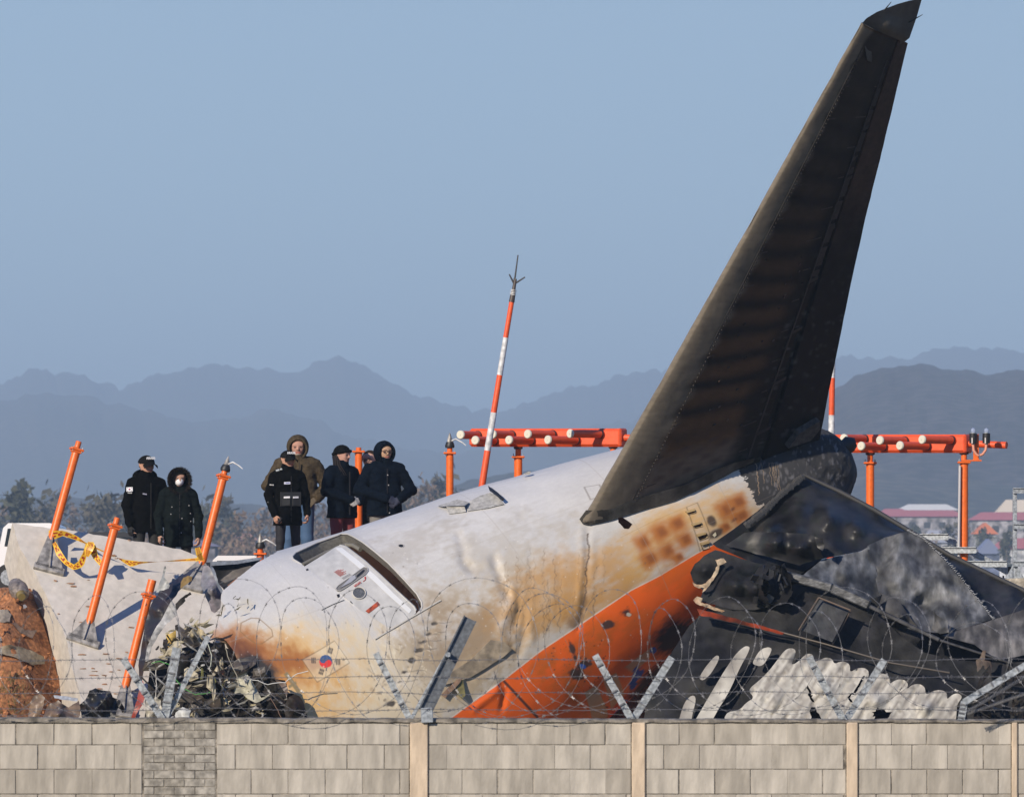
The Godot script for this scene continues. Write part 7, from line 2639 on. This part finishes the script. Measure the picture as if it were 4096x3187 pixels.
func build_debris() -> void:
	# torn hull panels that stand at the broken end
	piece("torn_hull_panel", "tall curved slate coloured hull panel leaning over the slab", "wreckage", [556, 2720, 89.3, 552, 2660, 89.3, 562, 2600, 89.35, 578, 2500, 89.4, 600, 2420, 89.5, 640, 2360, 89.6, 690, 2325, 89.7, 745, 2290, 89.8, 795, 2262, 89.85, 760, 2300, 89.6, 725, 2350, 89.5, 690, 2400, 89.35, 682, 2430, 89.3, 650, 2490, 89.25, 615, 2540, 89.2, 590, 2600, 89.15, 575, 2680, 89.1, 566, 2740, 89.1], [630, 2440, 89.2, 590, 2560, 89.1, 700, 2350, 89.45], 20, 0.03, 2.0, 0.02, Color(0.018, 0.020, 0.028), Color(0.045, 0.032, 0.030), M.sheen)
	piece("white_hull_strip", "curved white strip of hull lining below the slate panel", "wreckage", [682, 2405, 89.1, 700, 2420, 89.1, 705, 2460, 89.1, 665, 2495, 89.05, 630, 2540, 89.0, 605, 2590, 88.95, 590, 2650, 88.9, 578, 2640, 88.9, 590, 2580, 88.95, 615, 2520, 89.0, 650, 2470, 89.05, 668, 2430, 89.1], [], 16, 0.03, 3.0, 0.02, Color(0.58, 0.58, 0.58), Color(0.46, 0.46, 0.45), M.vc)
	piece("folded_metal_sheet", "mirror grey folded metal sheet with a red scorch between post and hull", "wreckage", [812, 2262, 89.6, 832, 2262, 89.55, 850, 2280, 89.5, 862, 2300, 89.5, 875, 2340, 89.45, 885, 2370, 89.4, 880, 2430, 89.3, 858, 2450, 89.25, 845, 2445, 89.25, 830, 2410, 89.3, 815, 2370, 89.35, 802, 2340, 89.4, 806, 2300, 89.5], [845, 2360, 89.15], 18, 0.03, 2.0, 0.015, Color(0.20, 0.21, 0.24), Color(0.34, 0.30, 0.32), M.sheen)
	piece("metal_flange", "blue grey metal strip standing beside the folded sheet", "wreckage", [838, 2264, 89.35, 850, 2268, 89.35, 862, 2292, 89.3, 872, 2330, 89.25, 890, 2362, 89.2, 888, 2378, 89.2, 868, 2345, 89.25, 852, 2300, 89.3], [], 12, 0.01, 3.0, 0.02, Color(0.16, 0.19, 0.24), Color(0.12, 0.14, 0.18), M.sheen, 1.0)
	piece("black_box_panel", "dark box shaped panel lying behind the hull's torn end", "wreckage", [820, 2250, 91.0, 950, 2240, 91.0, 1050, 2226, 91.0, 1030, 2252, 90.9, 960, 2300, 90.8, 900, 2345, 90.7, 870, 2330, 90.7, 850, 2290, 90.8], [], 22, 0.03, 1.5, 0.05, Color(0.02, 0.021, 0.023), Color(0.05, 0.05, 0.055), M.soot)
	piece("grey_beam", "grey metal plank on top of the dark panel", "wreckage", [838, 2246, 90.8, 960, 2240, 90.8, 1045, 2228, 90.8, 1045, 2238, 90.75, 950, 2256, 90.75, 840, 2264, 90.75], [], 18, 0.005, 2.0, 0.12, Color(0.22, 0.25, 0.29), Color(0.17, 0.19, 0.22), M.vc, 1.0)
	piece("brown_beam", "weathered brown plank tucked under the white hull edge", "wreckage", [880, 2320, 90.2, 930, 2282, 90.2, 1000, 2262, 90.2, 1010, 2270, 90.15, 960, 2304, 90.1, 900, 2332, 90.1], [], 16, 0.01, 2.0, 0.06, Color(0.10, 0.085, 0.07), Color(0.16, 0.14, 0.12), M.vc, 1.0)
	piece("bronze_panel", "olive bronze scrap bolted against the slate panel", "wreckage", [732, 2312, 89.0, 752, 2302, 89.0, 766, 2308, 89.0, 764, 2322, 88.95, 742, 2340, 88.9, 722, 2352, 88.9, 724, 2330, 88.95], [], 12, 0.02, 3.0, 0.03, Color(0.28, 0.18, 0.055), Color(0.20, 0.12, 0.04), M.vc)
	piece("spiked_scrap", "thin spiked metal scrap pointing up beside the slab post", "wreckage", [658, 2262, 89.3, 662, 2270, 89.3, 656, 2310, 89.25, 680, 2340, 89.2, 672, 2355, 89.2, 640, 2362, 89.2, 622, 2372, 89.2, 632, 2345, 89.25, 645, 2310, 89.3], [], 10, 0.02, 4.0, 0.015, Color(0.16, 0.17, 0.17), Color(0.40, 0.42, 0.42), M.sheen)
	piece("perforated_strip", "dark perforated metal strip jutting over the slab", "wreckage", [700, 2416, 88.9, 722, 2392, 88.9, 760, 2368, 88.9, 764, 2376, 88.9, 738, 2395, 88.9, 740, 2404, 88.9, 704, 2440, 88.9], [], 10, 0.01, 4.0, 0.015, Color(0.035, 0.033, 0.03), Color(0.06, 0.055, 0.05), M.soot)
	piece("yellow_insulation", "bright yellow insulation block inside the torn hull", "insulation", [665, 2540, 88.8, 702, 2520, 88.8, 704, 2560, 88.8, 690, 2602, 88.75, 672, 2596, 88.75, 662, 2566, 88.8], [684, 2560, 88.6], 12, 0.03, 3.0, 0.06, Color(0.60, 0.42, 0.10), Color(0.50, 0.33, 0.10), M.vc)
	piece("tan_insulation", "crumpled tan insulation bulging from the torn hull", "insulation", [716, 2530, 88.8, 740, 2506, 88.8, 775, 2500, 88.8, 810, 2520, 88.8, 826, 2545, 88.8, 800, 2575, 88.75, 760, 2580, 88.75, 735, 2565, 88.75], [770, 2540, 88.5], 10, 0.07, 3.5, 0.05, Color(0.52, 0.44, 0.27), Color(0.33, 0.27, 0.15), M.vc)
	piece("torn_lining", "long torn cream lining hanging across the black debris", "insulation", [940, 2650, 88.2, 968, 2660, 88.2, 990, 2700, 88.15, 1020, 2750, 88.1, 1045, 2790, 88.05, 1090, 2770, 88.1, 1050, 2800, 88.05, 1020, 2810, 88.0, 990, 2795, 88.05, 960, 2770, 88.1, 935, 2775, 88.1, 945, 2710, 88.15], [], 12, 0.05, 3.0, 0.02, Color(0.58, 0.56, 0.44), Color(0.40, 0.38, 0.28), M.vc)
	piece("curled_skin_edge", "peeled rim of burnt hull skin curling over the hole", "wreckage", [830, 2560, 88.5, 862, 2545, 88.5, 900, 2556, 88.5, 928, 2590, 88.5, 945, 2625, 88.5, 952, 2660, 88.5, 938, 2650, 88.4, 920, 2605, 88.4, 895, 2570, 88.4, 862, 2560, 88.4], [], 10, 0.02, 3.0, 0.02, Color(0.30, 0.20, 0.10), Color(0.08, 0.06, 0.05), M.sheen)
	piece("burnt_bulkhead", "black burnt bulkhead inside the open hull end", "wreckage", [600, 2660, 89.6, 700, 2600, 89.8, 840, 2570, 89.9, 930, 2600, 89.8, 960, 2660, 89.6, 1150, 2720, 89.3, 1240, 2860, 89.2, 1240, 2960, 89.0, 560, 2960, 89.0], [800, 2720, 89.9], 30, 0.16, 1.6, 0.03, Color(0.010, 0.010, 0.010), Color(0.035, 0.032, 0.03), M.soot, 5.0)
	piece("charred_roll", "charred round bundle at the foot of the white hull", "wreckage", [1150, 2790, 87.9, 1180, 2775, 87.9, 1205, 2795, 87.9, 1220, 2830, 87.9, 1232, 2880, 87.85, 1200, 2900, 87.85, 1150, 2880, 87.85, 1135, 2840, 87.9], [1180, 2835, 87.65], 12, 0.06, 3.0, 0.06, Color(0.016, 0.014, 0.013), Color(0.05, 0.035, 0.025), M.soot, 3.0)
	piece("bent_bar", "chrome bent bar against the charred roll", "wreckage", [1100, 2720, 87.9, 1140, 2728, 87.85, 1152, 2760, 87.85, 1144, 2790, 87.85, 1134, 2760, 87.85, 1120, 2742, 87.9], [], 10, 0.02, 4.0, 0.03, Color(0.30, 0.22, 0.18), Color(0.12, 0.09, 0.08), M.sheen)
	piece("orange_scrap", "rust orange scrap on the black debris", "wreckage", [862, 2670, 88.1, 888, 2664, 88.1, 900, 2690, 88.1, 885, 2700, 88.05, 868, 2690, 88.05], [], 10, 0.03, 4.0, 0.015, Color(0.46, 0.16, 0.06), Color(0.34, 0.12, 0.05), M.vc)
	piece("red_panel", "dark red and orange painted panel at the slab's foot", "wreckage", [560, 2740, 88.6, 572, 2720, 88.6, 580, 2790, 88.5, 560, 2830, 88.45, 530, 2885, 88.4, 525, 2870, 88.4, 545, 2800, 88.5], [], 14, 0.02, 2.0, 0.02, Color(0.30, 0.035, 0.02), Color(0.55, 0.09, 0.02), M.sheen)
	piece("foil_bag", "crinkled clear foil bag among the debris", "insulation", [582, 2800, 88.3, 610, 2780, 88.3, 640, 2800, 88.3, 650, 2850, 88.2, 640, 2900, 88.2, 590, 2900, 88.2, 580, 2850, 88.2], [612, 2845, 88.05], 9, 0.07, 5.0, 0.02, Color(0.55, 0.52, 0.44), Color(0.30, 0.28, 0.22), M.sheen)
	piece("white_plastic_sheet", "torn white plastic sheet just above the wall by the bracket", "wreckage", [700, 2850, 87.8, 730, 2828, 87.8, 762, 2842, 87.8, 752, 2880, 87.75, 740, 2900, 87.75, 700, 2890, 87.75], [], 12, 0.05, 3.0, 0.012, Color(0.64, 0.65, 0.62), Color(0.5, 0.5, 0.46), M.vc)
	var mess := [600, 2640, 640, 2560, 690, 2500, 760, 2500, 840, 2560, 900, 2590, 940, 2650, 1010, 2700, 1080, 2740, 1150, 2790, 1210, 2850, 1200, 2900, 600, 2900, 580, 2760]
	scatter("burnt_scrap", "small black burnt scrap in the torn hull end", "scrap", "burnt scraps in the torn hull end", 70, mess, 88.3, 89.3, 0.10, 0.34, Color(0.012, 0.012, 0.012), Color(0.055, 0.045, 0.04), M.soot, 11)
	scatter("insulation_tuft", "small pale yellow insulation tuft in the torn hull end", "insulation", "insulation tufts in the torn hull end", 44, [640, 2560, 700, 2490, 780, 2480, 840, 2540, 830, 2680, 900, 2790, 1060, 2800, 1060, 2860, 700, 2860, 640, 2700], 88.0, 88.9, 0.05, 0.24, Color(0.56, 0.50, 0.34), Color(0.40, 0.35, 0.22), M.vc, 12, 0.3)
	scatter("olive_shred", "small olive green shred in the torn hull end", "scrap", "olive shreds in the torn hull end", 8, [690, 2500, 880, 2400, 900, 2460, 830, 2600, 960, 2740, 1060, 2830, 800, 2820, 700, 2700], 87.9, 88.7, 0.07, 0.20, Color(0.20, 0.20, 0.055), Color(0.11, 0.11, 0.04), M.vc, 13, 0.25)
	scatter("silver_shred", "small silver foil shred in the torn hull end", "scrap", "silver shreds in the torn hull end", 34, mess, 87.9, 88.8, 0.05, 0.17, Color(0.48, 0.48, 0.47), Color(0.25, 0.25, 0.25), M.sheen, 14)
	scatter("grey_shred", "grey torn metal shred along the edge of the white hull", "scrap", "grey shreds at the hull edge", 12, [860, 2370, 990, 2390, 1000, 2440, 900, 2470, 860, 2480], 88.5, 88.9, 0.08, 0.20, Color(0.22, 0.20, 0.13), Color(0.12, 0.11, 0.07), M.vc, 15, 0.2)
	scatter("bent_strip", "long bent silver metal strip in the torn hull end", "metal strip", "silver strips in the torn hull end", 22, mess, 87.9, 88.8, 0.2, 0.55, Color(0.42, 0.42, 0.40), Color(0.22, 0.21, 0.19), M.sheen, 16, 0.09)
	scatter("charred_strip", "long charred metal strip in the torn hull end", "metal strip", "charred strips in the torn hull end", 26, mess, 87.9, 88.9, 0.2, 0.6, Color(0.03, 0.027, 0.024), Color(0.07, 0.055, 0.045), M.soot, 17, 0.10)
	scatter("torn_skin_sheet", "larger torn dark hull sheet in the torn hull end", "wreckage", "torn dark sheets in the hull end", 12, [590, 2640, 640, 2540, 700, 2480, 860, 2460, 930, 2600, 1060, 2720, 1180, 2820, 1150, 2880, 600, 2880], 88.0, 88.7, 0.3, 0.6, Color(0.022, 0.021, 0.02), Color(0.11, 0.09, 0.07), M.sheen, 24, 0.45)
	scatter("cream_lining_sheet", "larger torn cream lining sheet in the torn hull end", "insulation", "torn cream sheets in the hull end", 9, [640, 2640, 700, 2500, 850, 2480, 900, 2600, 960, 2740, 1050, 2840, 680, 2860], 87.9, 88.3, 0.25, 0.48, Color(0.60, 0.55, 0.42), Color(0.38, 0.32, 0.20), M.vc, 25, 0.4)
	scatter("charred_shard", "black charred shard heaped beside the bent bracket", "scrap", "charred shards by the bent bracket", 40, [3850, 2830, 3900, 2720, 4000, 2660, 4140, 2640, 4140, 2900, 3850, 2900], 86.9, 87.5, 0.15, 0.5, Color(0.012, 0.012, 0.012), Color(0.05, 0.042, 0.036), M.soot, 18, 0.25)
	piece("rusty_clip", "rusty metal clip upright among the black wreckage", "wreckage", [3905, 2640, 87.5, 3920, 2632, 87.5, 3935, 2600, 87.5, 3945, 2602, 87.5, 3940, 2640, 87.45, 3965, 2645, 87.45, 3968, 2690, 87.4, 3950, 2692, 87.4, 3935, 2660, 87.4, 3912, 2690, 87.4], [], 9, 0.02, 4.0, 0.02, Color(0.13, 0.09, 0.06), Color(0.05, 0.04, 0.035), M.vc)
	# loose wires
	for q in [[[604, 2652, 640, 2644, 672, 2655, 690, 2672, 700, 2720], Color(0.06, 0.26, 0.05), "bright green wire looping out of the black debris"], [[700, 2715, 730, 2750, 780, 2778, 840, 2768], Color(0.07, 0.28, 0.06), "green wire lying across the lower debris"], [[980, 2712, 1030, 2722, 1070, 2738, 1140, 2728, 1190, 2695, 1232, 2684], Color(0.5, 0.5, 0.48), "pale frayed wire in front of the letter on the hull"], [[822, 2560, 846, 2620, 842, 2668, 835, 2662], Color(0.45, 0.48, 0.40), "thin pale wire dangling inside the hull"], [[622, 2680, 624, 2740, 622, 2800], Color(0.45, 0.43, 0.40), "thin straight wire hanging by the bracket"], [[900, 2590, 915, 2640, 945, 2700, 960, 2760], Color(0.30, 0.28, 0.22), "flat grey strap hanging from the hull rim"], [[1080, 2790, 1110, 2840, 1130, 2885], Color(0.16, 0.10, 0.07), "brown rod sticking out by the charred roll"]]:
		var g := Geo.new()
		var v := PackedVector3Array()
		for p in dense(pts2(q[0]), 14.0, false):
			v.append(P(p.x + 3.0 * nz.get_noise_2d(p.x * 0.03, p.y * 0.03), p.y + 4.0 * nz.get_noise_2d(p.x * 0.03, p.y * 0.03 + 7.0), 87.75))
		g.tube(v, PackedFloat32Array([0.006]), 6)
		tag(obj("loose_wire", g.done(), mat((q[1] as Color).linear_to_srgb(), 0.5)), q[2], "wire")
	# things on the red soil at the left
	var fd := soil_d(75, 2380)
	var g := Geo.new()
	g.tube(PackedVector3Array([P(62, 2342, fd + 0.2), P(72, 2358, fd), P(80, 2374, fd - 0.15), P(84, 2382, fd - 0.2)]), PackedFloat32Array([0.10, 0.125, 0.115, 0.08]), 16)
	var cup := tag(obj("pipe_fitting", g.done(), mat(lin(0.36, 0.30, 0.25), 0.5, 0.3, M.coarse, Vector3.ONE * 3.0)), "mud caked round metal fitting half buried in red soil", "pipe fitting")
	g = Geo.new()
	g.tube(PackedVector3Array([P(80, 2376, fd - 0.2), P(85, 2388, fd - 0.28)]), PackedFloat32Array([0.06, 0.05]), 12)
	obj("brass_core", g.done(), mat(lin(0.20, 0.15, 0.05), 0.5), cup)
	piece("beige_tarp", "crumpled beige tarpaulin on the red soil", "tarpaulin", soiled([0, 2585, 90.2, 40, 2578, 90.15, 90, 2590, 90.1, 140, 2608, 90.05, 176, 2630, 90.0, 176, 2655, 89.95, 130, 2660, 89.95, 90, 2640, 90.0, 40, 2625, 90.05, -20, 2610, 90.15]), [], 14, 0.06, 2.5, 0.02, Color(0.48, 0.40, 0.27), Color(0.36, 0.28, 0.17), M.vc)
	piece("splintered_plank", "splintered grey plank on the red soil beside the slab", "plank", soiled([45, 2492, 90.1, 60, 2490, 90.1, 100, 2520, 90.0, 148, 2520, 89.95, 128, 2552, 89.9, 80, 2530, 90.0]), [], 12, 0.02, 3.0, 0.04, Color(0.20, 0.16, 0.13), Color(0.42, 0.27, 0.17), M.vc)
	piece("white_scrap", "small white scrap lying on the red soil", "scrap", soiled([90, 2420, 90.1, 100, 2416, 90.1, 106, 2428, 90.05, 92, 2436, 90.05]), [], 8, 0.01, 3.0, 0.015, Color(0.7, 0.7, 0.7), Color(0.6, 0.6, 0.6), M.vc)
	piece("grey_rock", "pale grey broken block at the edge of the soil", "rock", soiled([-20, 2440, 90.6, 30, 2438, 90.5, 42, 2460, 90.4, 36, 2486, 90.3, 0, 2490, 90.35, -20, 2480, 90.4]), [], 12, 0.04, 3.0, 0.25, Color(0.36, 0.31, 0.25), Color(0.25, 0.21, 0.17), M.vc)
	piece("black_bag", "crumpled black plastic bag before the slab", "bag", [322, 2850, 88.6, 312, 2820, 88.6, 340, 2800, 88.6, 356, 2762, 88.6, 380, 2752, 88.6, 410, 2762, 88.6, 440, 2765, 88.6, 450, 2790, 88.6, 480, 2800, 88.6, 498, 2840, 88.6, 490, 2850, 88.6, 470, 2830, 88.6, 460, 2860, 88.5, 455, 2900, 88.5, 330, 2900, 88.5], [390, 2830, 88.2, 420, 2800, 88.3], 11, 0.08, 4.0, 0.06, Color(0.010, 0.010, 0.011), Color(0.020, 0.020, 0.022), M.sheen, 2.0)
	piece("dry_leaves_sheet", "curled brown dead leaf shaped scrap above the wall", "scrap", [112, 2860, 88.4, 118, 2810, 88.4, 135, 2780, 88.4, 160, 2775, 88.4, 178, 2790, 88.4, 170, 2830, 88.3, 150, 2880, 88.3, 120, 2890, 88.3], [], 12, 0.06, 3.0, 0.012, Color(0.16, 0.11, 0.07), Color(0.30, 0.20, 0.13), M.sheen)
	piece("brown_curled_sheet", "wide curled brown sheet between the leaf scrap and the black bag", "scrap", [170, 2868, 88.3, 190, 2820, 88.35, 230, 2800, 88.4, 270, 2830, 88.4, 315, 2800, 88.4, 320, 2860, 88.3, 290, 2900, 88.2, 180, 2900, 88.2], [230, 2860, 88.1], 13, 0.09, 2.6, 0.012, Color(0.22, 0.15, 0.10), Color(0.10, 0.07, 0.05), M.sheen)
	piece("white_red_plank", "white board with an orange edge under the slab corner", "plank", [212, 2780, 88.7, 260, 2784, 88.7, 310, 2794, 88.65, 306, 2804, 88.6, 260, 2800, 88.6, 216, 2792, 88.65], [], 12, 0.01, 3.0, 0.05, Color(0.55, 0.58, 0.6), Color(0.45, 0.47, 0.5), M.vc, 1.0)
	scatter("soil_clod", "rough lump of red soil on the torn embankment", "soil clod", "soil clods on the torn embankment", 150, [-40, 2320, 60, 2330, 120, 2400, 190, 2580, 260, 2720, 310, 2800, 200, 2860, -40, 2860], 89.3, 90.3, 0.04, 0.15, Color(0.62, 0.27, 0.115), Color(0.40, 0.165, 0.07), M.soil, 21, 0.0, true)
	# dry grass tufts on the soil
	g = Geo.new()
	var r := RandomNumberGenerator.new()
	r.seed = 5
	for k in 420:
		var x := r.randf_range(-40, 110) if k % 3 else r.randf_range(250, 330)
		var y := r.randf_range(2700, 2880) if k % 3 else r.randf_range(2680, 2800)
		var p := P(x, y, soil_d(x, y))
		var e := Vector3(r.randfn() * 0.07, r.randf_range(0.04, 0.14), r.randfn() * 0.07)
		var sdv := Vector3(0.004, 0, 0)
		g.c = Color(0.20, 0.15, 0.06).lerp(Color(0.09, 0.10, 0.03), r.randf())
		g.tri(p - sdv, p + sdv, p + e)
	var gr := obj("dry_grass", g.done(), M.vc_plain)
	tag(gr, "sparse dry grass on the red soil", "grass")
	gr.set_meta("kind", "stuff")
	# vehicles parked behind the slab: only their roofs show
	car(-10, 250, 2092, 100.5, 0.62, Color(0.74, 0.75, 0.77), "white van parked behind the broken slab")
	car(265, 560, 2128, 99.5, 0.30, Color(0.012, 0.014, 0.02), "dark car parked behind the slab beside the capped person")
	car(830, 1080, 2222, 101.5, 0.2, Color(0.70, 0.71, 0.73), "pale car roof showing between orange post and hull")

func car(x0: float, x1: float, y: float, d: float, win: float, c: Color, label: String) -> void:
	var a := P(x0, y, d)
	var b := P(x1, y, d)
	var roof := a.y
	var base := mound_height((a.x + b.x) * 0.5, d)
	var h := maxf(roof - base, 0.9)
	base = roof - h
	var w := b.x - a.x
	var o := thing("parked_car", label, "car", Vector3((a.x + b.x) * 0.5, base, -d - 0.9))
	var paint := mat(c.linear_to_srgb(), 0.25)
	paint.clearcoat_enabled = true
	# side profile pulled across the width
	var prof := [[-0.56, 0.18], [-0.57, 0.50], [-0.50, 0.60], [-0.47, 0.70], [-0.42, 0.93], [-0.34, 1.0], [0.30, 1.0], [0.42, 0.95], [0.50, 0.68], [0.66, 0.60], [0.70, 0.45], [0.70, 0.18]]
	var g := Geo.new()
	var cx := (a.x + b.x) * 0.5
	for k in prof.size():
		var p: Array = prof[k]
		var q: Array = prof[(k + 1) % prof.size()]
		var p0 := Vector3(cx + p[0] * w, base + p[1] * h, -d)
		var q0 := Vector3(cx + q[0] * w, base + q[1] * h, -d)
		var dz := Vector3(0, 0, -1.8)
		g.quad(p0, p0 + dz, q0 + dz, q0, -1)
		var m0 := Vector3(cx, base + 0.5 * h, -d)
		g.tri(m0, p0, q0)
		g.tri(m0 + dz, q0 + dz, p0 + dz)
	obj("body", g.done(), paint, o)
	g = Geo.new()
	for k in 2:
		g = Geo.new()
		var u0 := -0.40 + 0.42 * k
		g.quad(Vector3(cx + u0 * w, base + 0.66 * h, -d + 0.012), Vector3(cx + (u0 + 0.38) * w, base + 0.66 * h, -d + 0.012), Vector3(cx + (u0 + 0.35) * w, base + 0.92 * h, -d + 0.012), Vector3(cx + (u0 + 0.05) * w, base + 0.92 * h, -d + 0.012))
		obj("window", g.done(), mat(lin(0.02, 0.025, 0.03), 0.1), o)
	for k in [-0.34, 0.48]:
		g = Geo.new()
		var p := Vector3(cx + k * w, base + 0.2 * h, -d + 0.02)
		g.bar(p, p + Vector3(0, 0, -0.2), 0.2 * h, 16)
		var wh := obj("wheel", g.done(), M.black, o)
		g = Geo.new()
		g.bar(p + Vector3(0, 0, 0.01), p + Vector3(0, 0, -0.02), 0.12 * h, 12)
		obj("rim", g.done(), M.galv, wh)

# ================================================================ wire on the wall
func build_wire() -> void:
	var d := 60.1
	arm_post([[650, 2880, 490, 2633, 26], [655, 2880, 706, 2590, 34], [660, 2880, 832, 2545, 20]], "three armed galvanised bracket over the brick patch", false)
	arm_post([[1640, 2880, 1502, 2612, 24]], "galvanised bracket with a broad slanted steel beam", true)
	arm_post([[2527, 2880, 2380, 2620, 26], [2530, 2880, 2688, 2628, 28]], "galvanised V bracket before the orange hull", false)
	arm_post([[3376, 2885, 3236, 2628, 26], [3380, 2885, 3538, 2638, 26]], "galvanised V bracket before the ivory ribbed hull", false)
	arm_post([[3843, 2890, 3858, 2805, 26], [3856, 2808, 4110, 2655, 24]], "galvanised bent bracket beside coiled springs", false)
	# razor coils: a helix with its axis along the wall; two nested runs
	coil(-500, 2250, 2615, 262, 262.0, 0.0, d, 3, "loose razor wire coil above the concrete slab and white hull")
	coil(-400, 2400, 2640, 232, 330.0, 2.1, d + 0.15, 5, "slacker second razor wire coil above the white hull")
	coil(2150, 4700, 2610, 230, 245.0, 1.0, d, 7, "bright razor wire coil in front of the burnt tailplane")
	coil(2100, 4700, 2650, 205, 320.0, 3.4, d + 0.12, 9, "slack second razor wire coil in front of the burnt tailplane")
	# straight strands between the brackets
	for q in [[2640, 59.75], [2708, 59.8], [2772, 59.86], [2838, 59.94]]:
		var g := Geo.new()
		var v := PackedVector3Array()
		for k in 91:
			var x := lerpf(-600, 4700, k / 90.0)
			v.append(P(x, q[0] + 7.0 * nz.get_noise_2d(x * 0.002, q[0]) + 4.0 * sin(x * 0.0073 + q[0]), q[1]))
		g.tube(v, PackedFloat32Array([0.0024]), 4)
		for k in 230:
			var s := rng.randf() * 89.0
			var p := v[int(s)].lerp(v[int(s) + 1], s - int(s))
			barb(g, p, 0.018, 0.0018)
		tag(obj("barbed_wire", g.done(), M.wire), ["topmost straight barbed strand between the brackets", "second straight barbed strand below the top one", "third straight barbed strand below the top one", "lowest straight barbed strand just above the wall cap"][[2640, 2708, 2772, 2838].find(q[0])], "barbed wire", "straight barbed strands")
	# springs at the right
	for q in [[3868, 2848, 4130, 2690, 59.7], [3870, 2855, 4130, 2765, 59.75]]:
		var g := Geo.new()
		var v := PackedVector3Array()
		var a := P(q[0], q[1], q[4])
		var b := P(q[2], q[3], q[4])
		var t := (b - a).normalized()
		var u := t.cross(Vector3.BACK).normalized()
		for k in 330:
			var f := k / 329.0
			v.append(a.lerp(b, f) + (u * cos(k * 0.9) + Vector3.BACK * sin(k * 0.9)) * 0.014)
		g.tube(v, PackedFloat32Array([0.0026]), 4)
		tag(obj("coiled_spring", g.done(), M.razor), "tight metal spring coil slanting up beside the bent bracket" if q[3] == 2690 else "lower flatter metal spring coil beside the bent bracket", "spring")

func barb(g: Geo, p: Vector3, l: float, r: float) -> void:
	for k in 2:
		var e := Vector3(rng.randfn(), rng.randfn(), rng.randfn()).normalized() * l
		g.tube(PackedVector3Array([p - e, p + e]), PackedFloat32Array([r, r * 0.5]), 3, false)

func coil(x0: float, x1: float, yc: float, rad: float, pitch: float, ph: float, d: float, sd: int, label: String) -> void:
	var r := RandomNumberGenerator.new()
	r.seed = sd
	var g := Geo.new()
	var v := PackedVector3Array()
	var n := int((x1 - x0) / pitch * 40.0)
	for k in n + 1:
		var f := float(k) / n
		var a := ph + TAU * k / 40.0
		var x := lerpf(x0, x1, f)
		var rr := rad * (1.0 + 0.30 * nz.get_noise_2d(k * 0.02, sd * 3.0)) * d / F
		var lean := 0.80 + 0.45 * nz.get_noise_2d(k * 0.011, sd * 7.0)
		var c := P(x + 130.0 * nz.get_noise_2d(k * 0.015, sd), yc + 50.0 * nz.get_noise_2d(k * 0.012, sd + 30.0), d)
		v.append(c + Vector3(cos(a) * rr * lean, sin(a) * rr, cos(a) * rr * 0.95))
	g.tube(v, PackedFloat32Array([0.0018]), 4)
	for k in n:
		if k % 2 == 0:
			var p := v[k].lerp(v[k + 1], r.randf())
			var t := (v[k + 1] - v[k]).normalized()
			var s := t.cross(Vector3.BACK).normalized()
			# razor barb: a small flat blade with four points
			for q in [-1.0, 1.0]:
				g.tri(p - t * 0.009, p + t * 0.009, p + s * 0.010 * q + t * 0.020)
				g.tri(p - t * 0.009, p + s * 0.010 * q - t * 0.020, p + t * 0.012)
	tag(obj("razor_wire", g.done(), M.razor), label, "razor wire", "razor wire coils on the wall")

func arm_post(arms: Array, label: String, beam: bool) -> void:
	var d := 60.08
	var o := thing("wire_bracket", label, "bracket", P(arms[0][0], 2880, d), "wire brackets on the wall top")
	for k in arms.size():
		var a: Array = arms[k]
		var p := P(a[0], a[1], d + 0.02)
		var q := P(a[2], a[3], d + (0.0 if k % 2 else 0.05))
		var w: float = a[4] * d / F
		var g := Geo.new()
		# angle iron: two thin legs
		var t := (q - p).normalized()
		var sd := t.cross(Vector3.BACK).normalized()
		g.beam(p, q, 0.006, w, sd)
		g.beam(p + sd * w * 0.5 + Vector3(0, 0, 0.018), q + sd * w * 0.5 + Vector3(0, 0, 0.018), w * 0.8, 0.006, sd)
		obj("arm", g.done(), M.galv, o)
		for j in 4:
			g = Geo.new()
			var c := p.lerp(q, 0.25 + 0.2 * j)
			g.box(Transform3D(Basis(Vector3.BACK, atan2(t.y, t.x)), c + Vector3(0, 0, 0.01)), Vector3(0.012, w * 1.15, 0.02))
			obj("wire_clip", g.done(), M.wire, o)
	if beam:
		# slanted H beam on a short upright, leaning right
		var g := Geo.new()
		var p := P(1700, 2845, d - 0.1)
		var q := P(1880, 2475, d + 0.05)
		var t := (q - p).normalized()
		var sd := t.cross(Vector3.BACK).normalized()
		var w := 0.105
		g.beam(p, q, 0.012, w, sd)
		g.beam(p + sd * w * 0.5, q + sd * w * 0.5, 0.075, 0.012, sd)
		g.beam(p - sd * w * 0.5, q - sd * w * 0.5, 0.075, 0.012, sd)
		obj("beam", g.done(), mat(lin(0.12, 0.135, 0.155), 0.5, 0.1, M.fine, Vector3.ONE * 2.0), o)  # the beam's shade is put into this darker steel colour
		g = Geo.new()
		g.beam(P(1709, 2890, d - 0.1), P(1706, 2830, d - 0.1), 0.10, 0.075, Vector3.BACK, 0.005)
		obj("upright", g.done(), M.galv, o)
		g = Geo.new()
		g.beam(P(1645, 2875, d - 0.05), P(1790, 2612, d - 0.02), 0.03, 0.03, Vector3.BACK, 0.004)
		obj("arm", g.done(), M.galv, o)
		g = Geo.new()
		g.bar(P(1792, 2618, d - 0.15), P(1792, 2618, d - 0.03), 0.022, 8)
		obj("bolt", g.done(), M.galv, o)
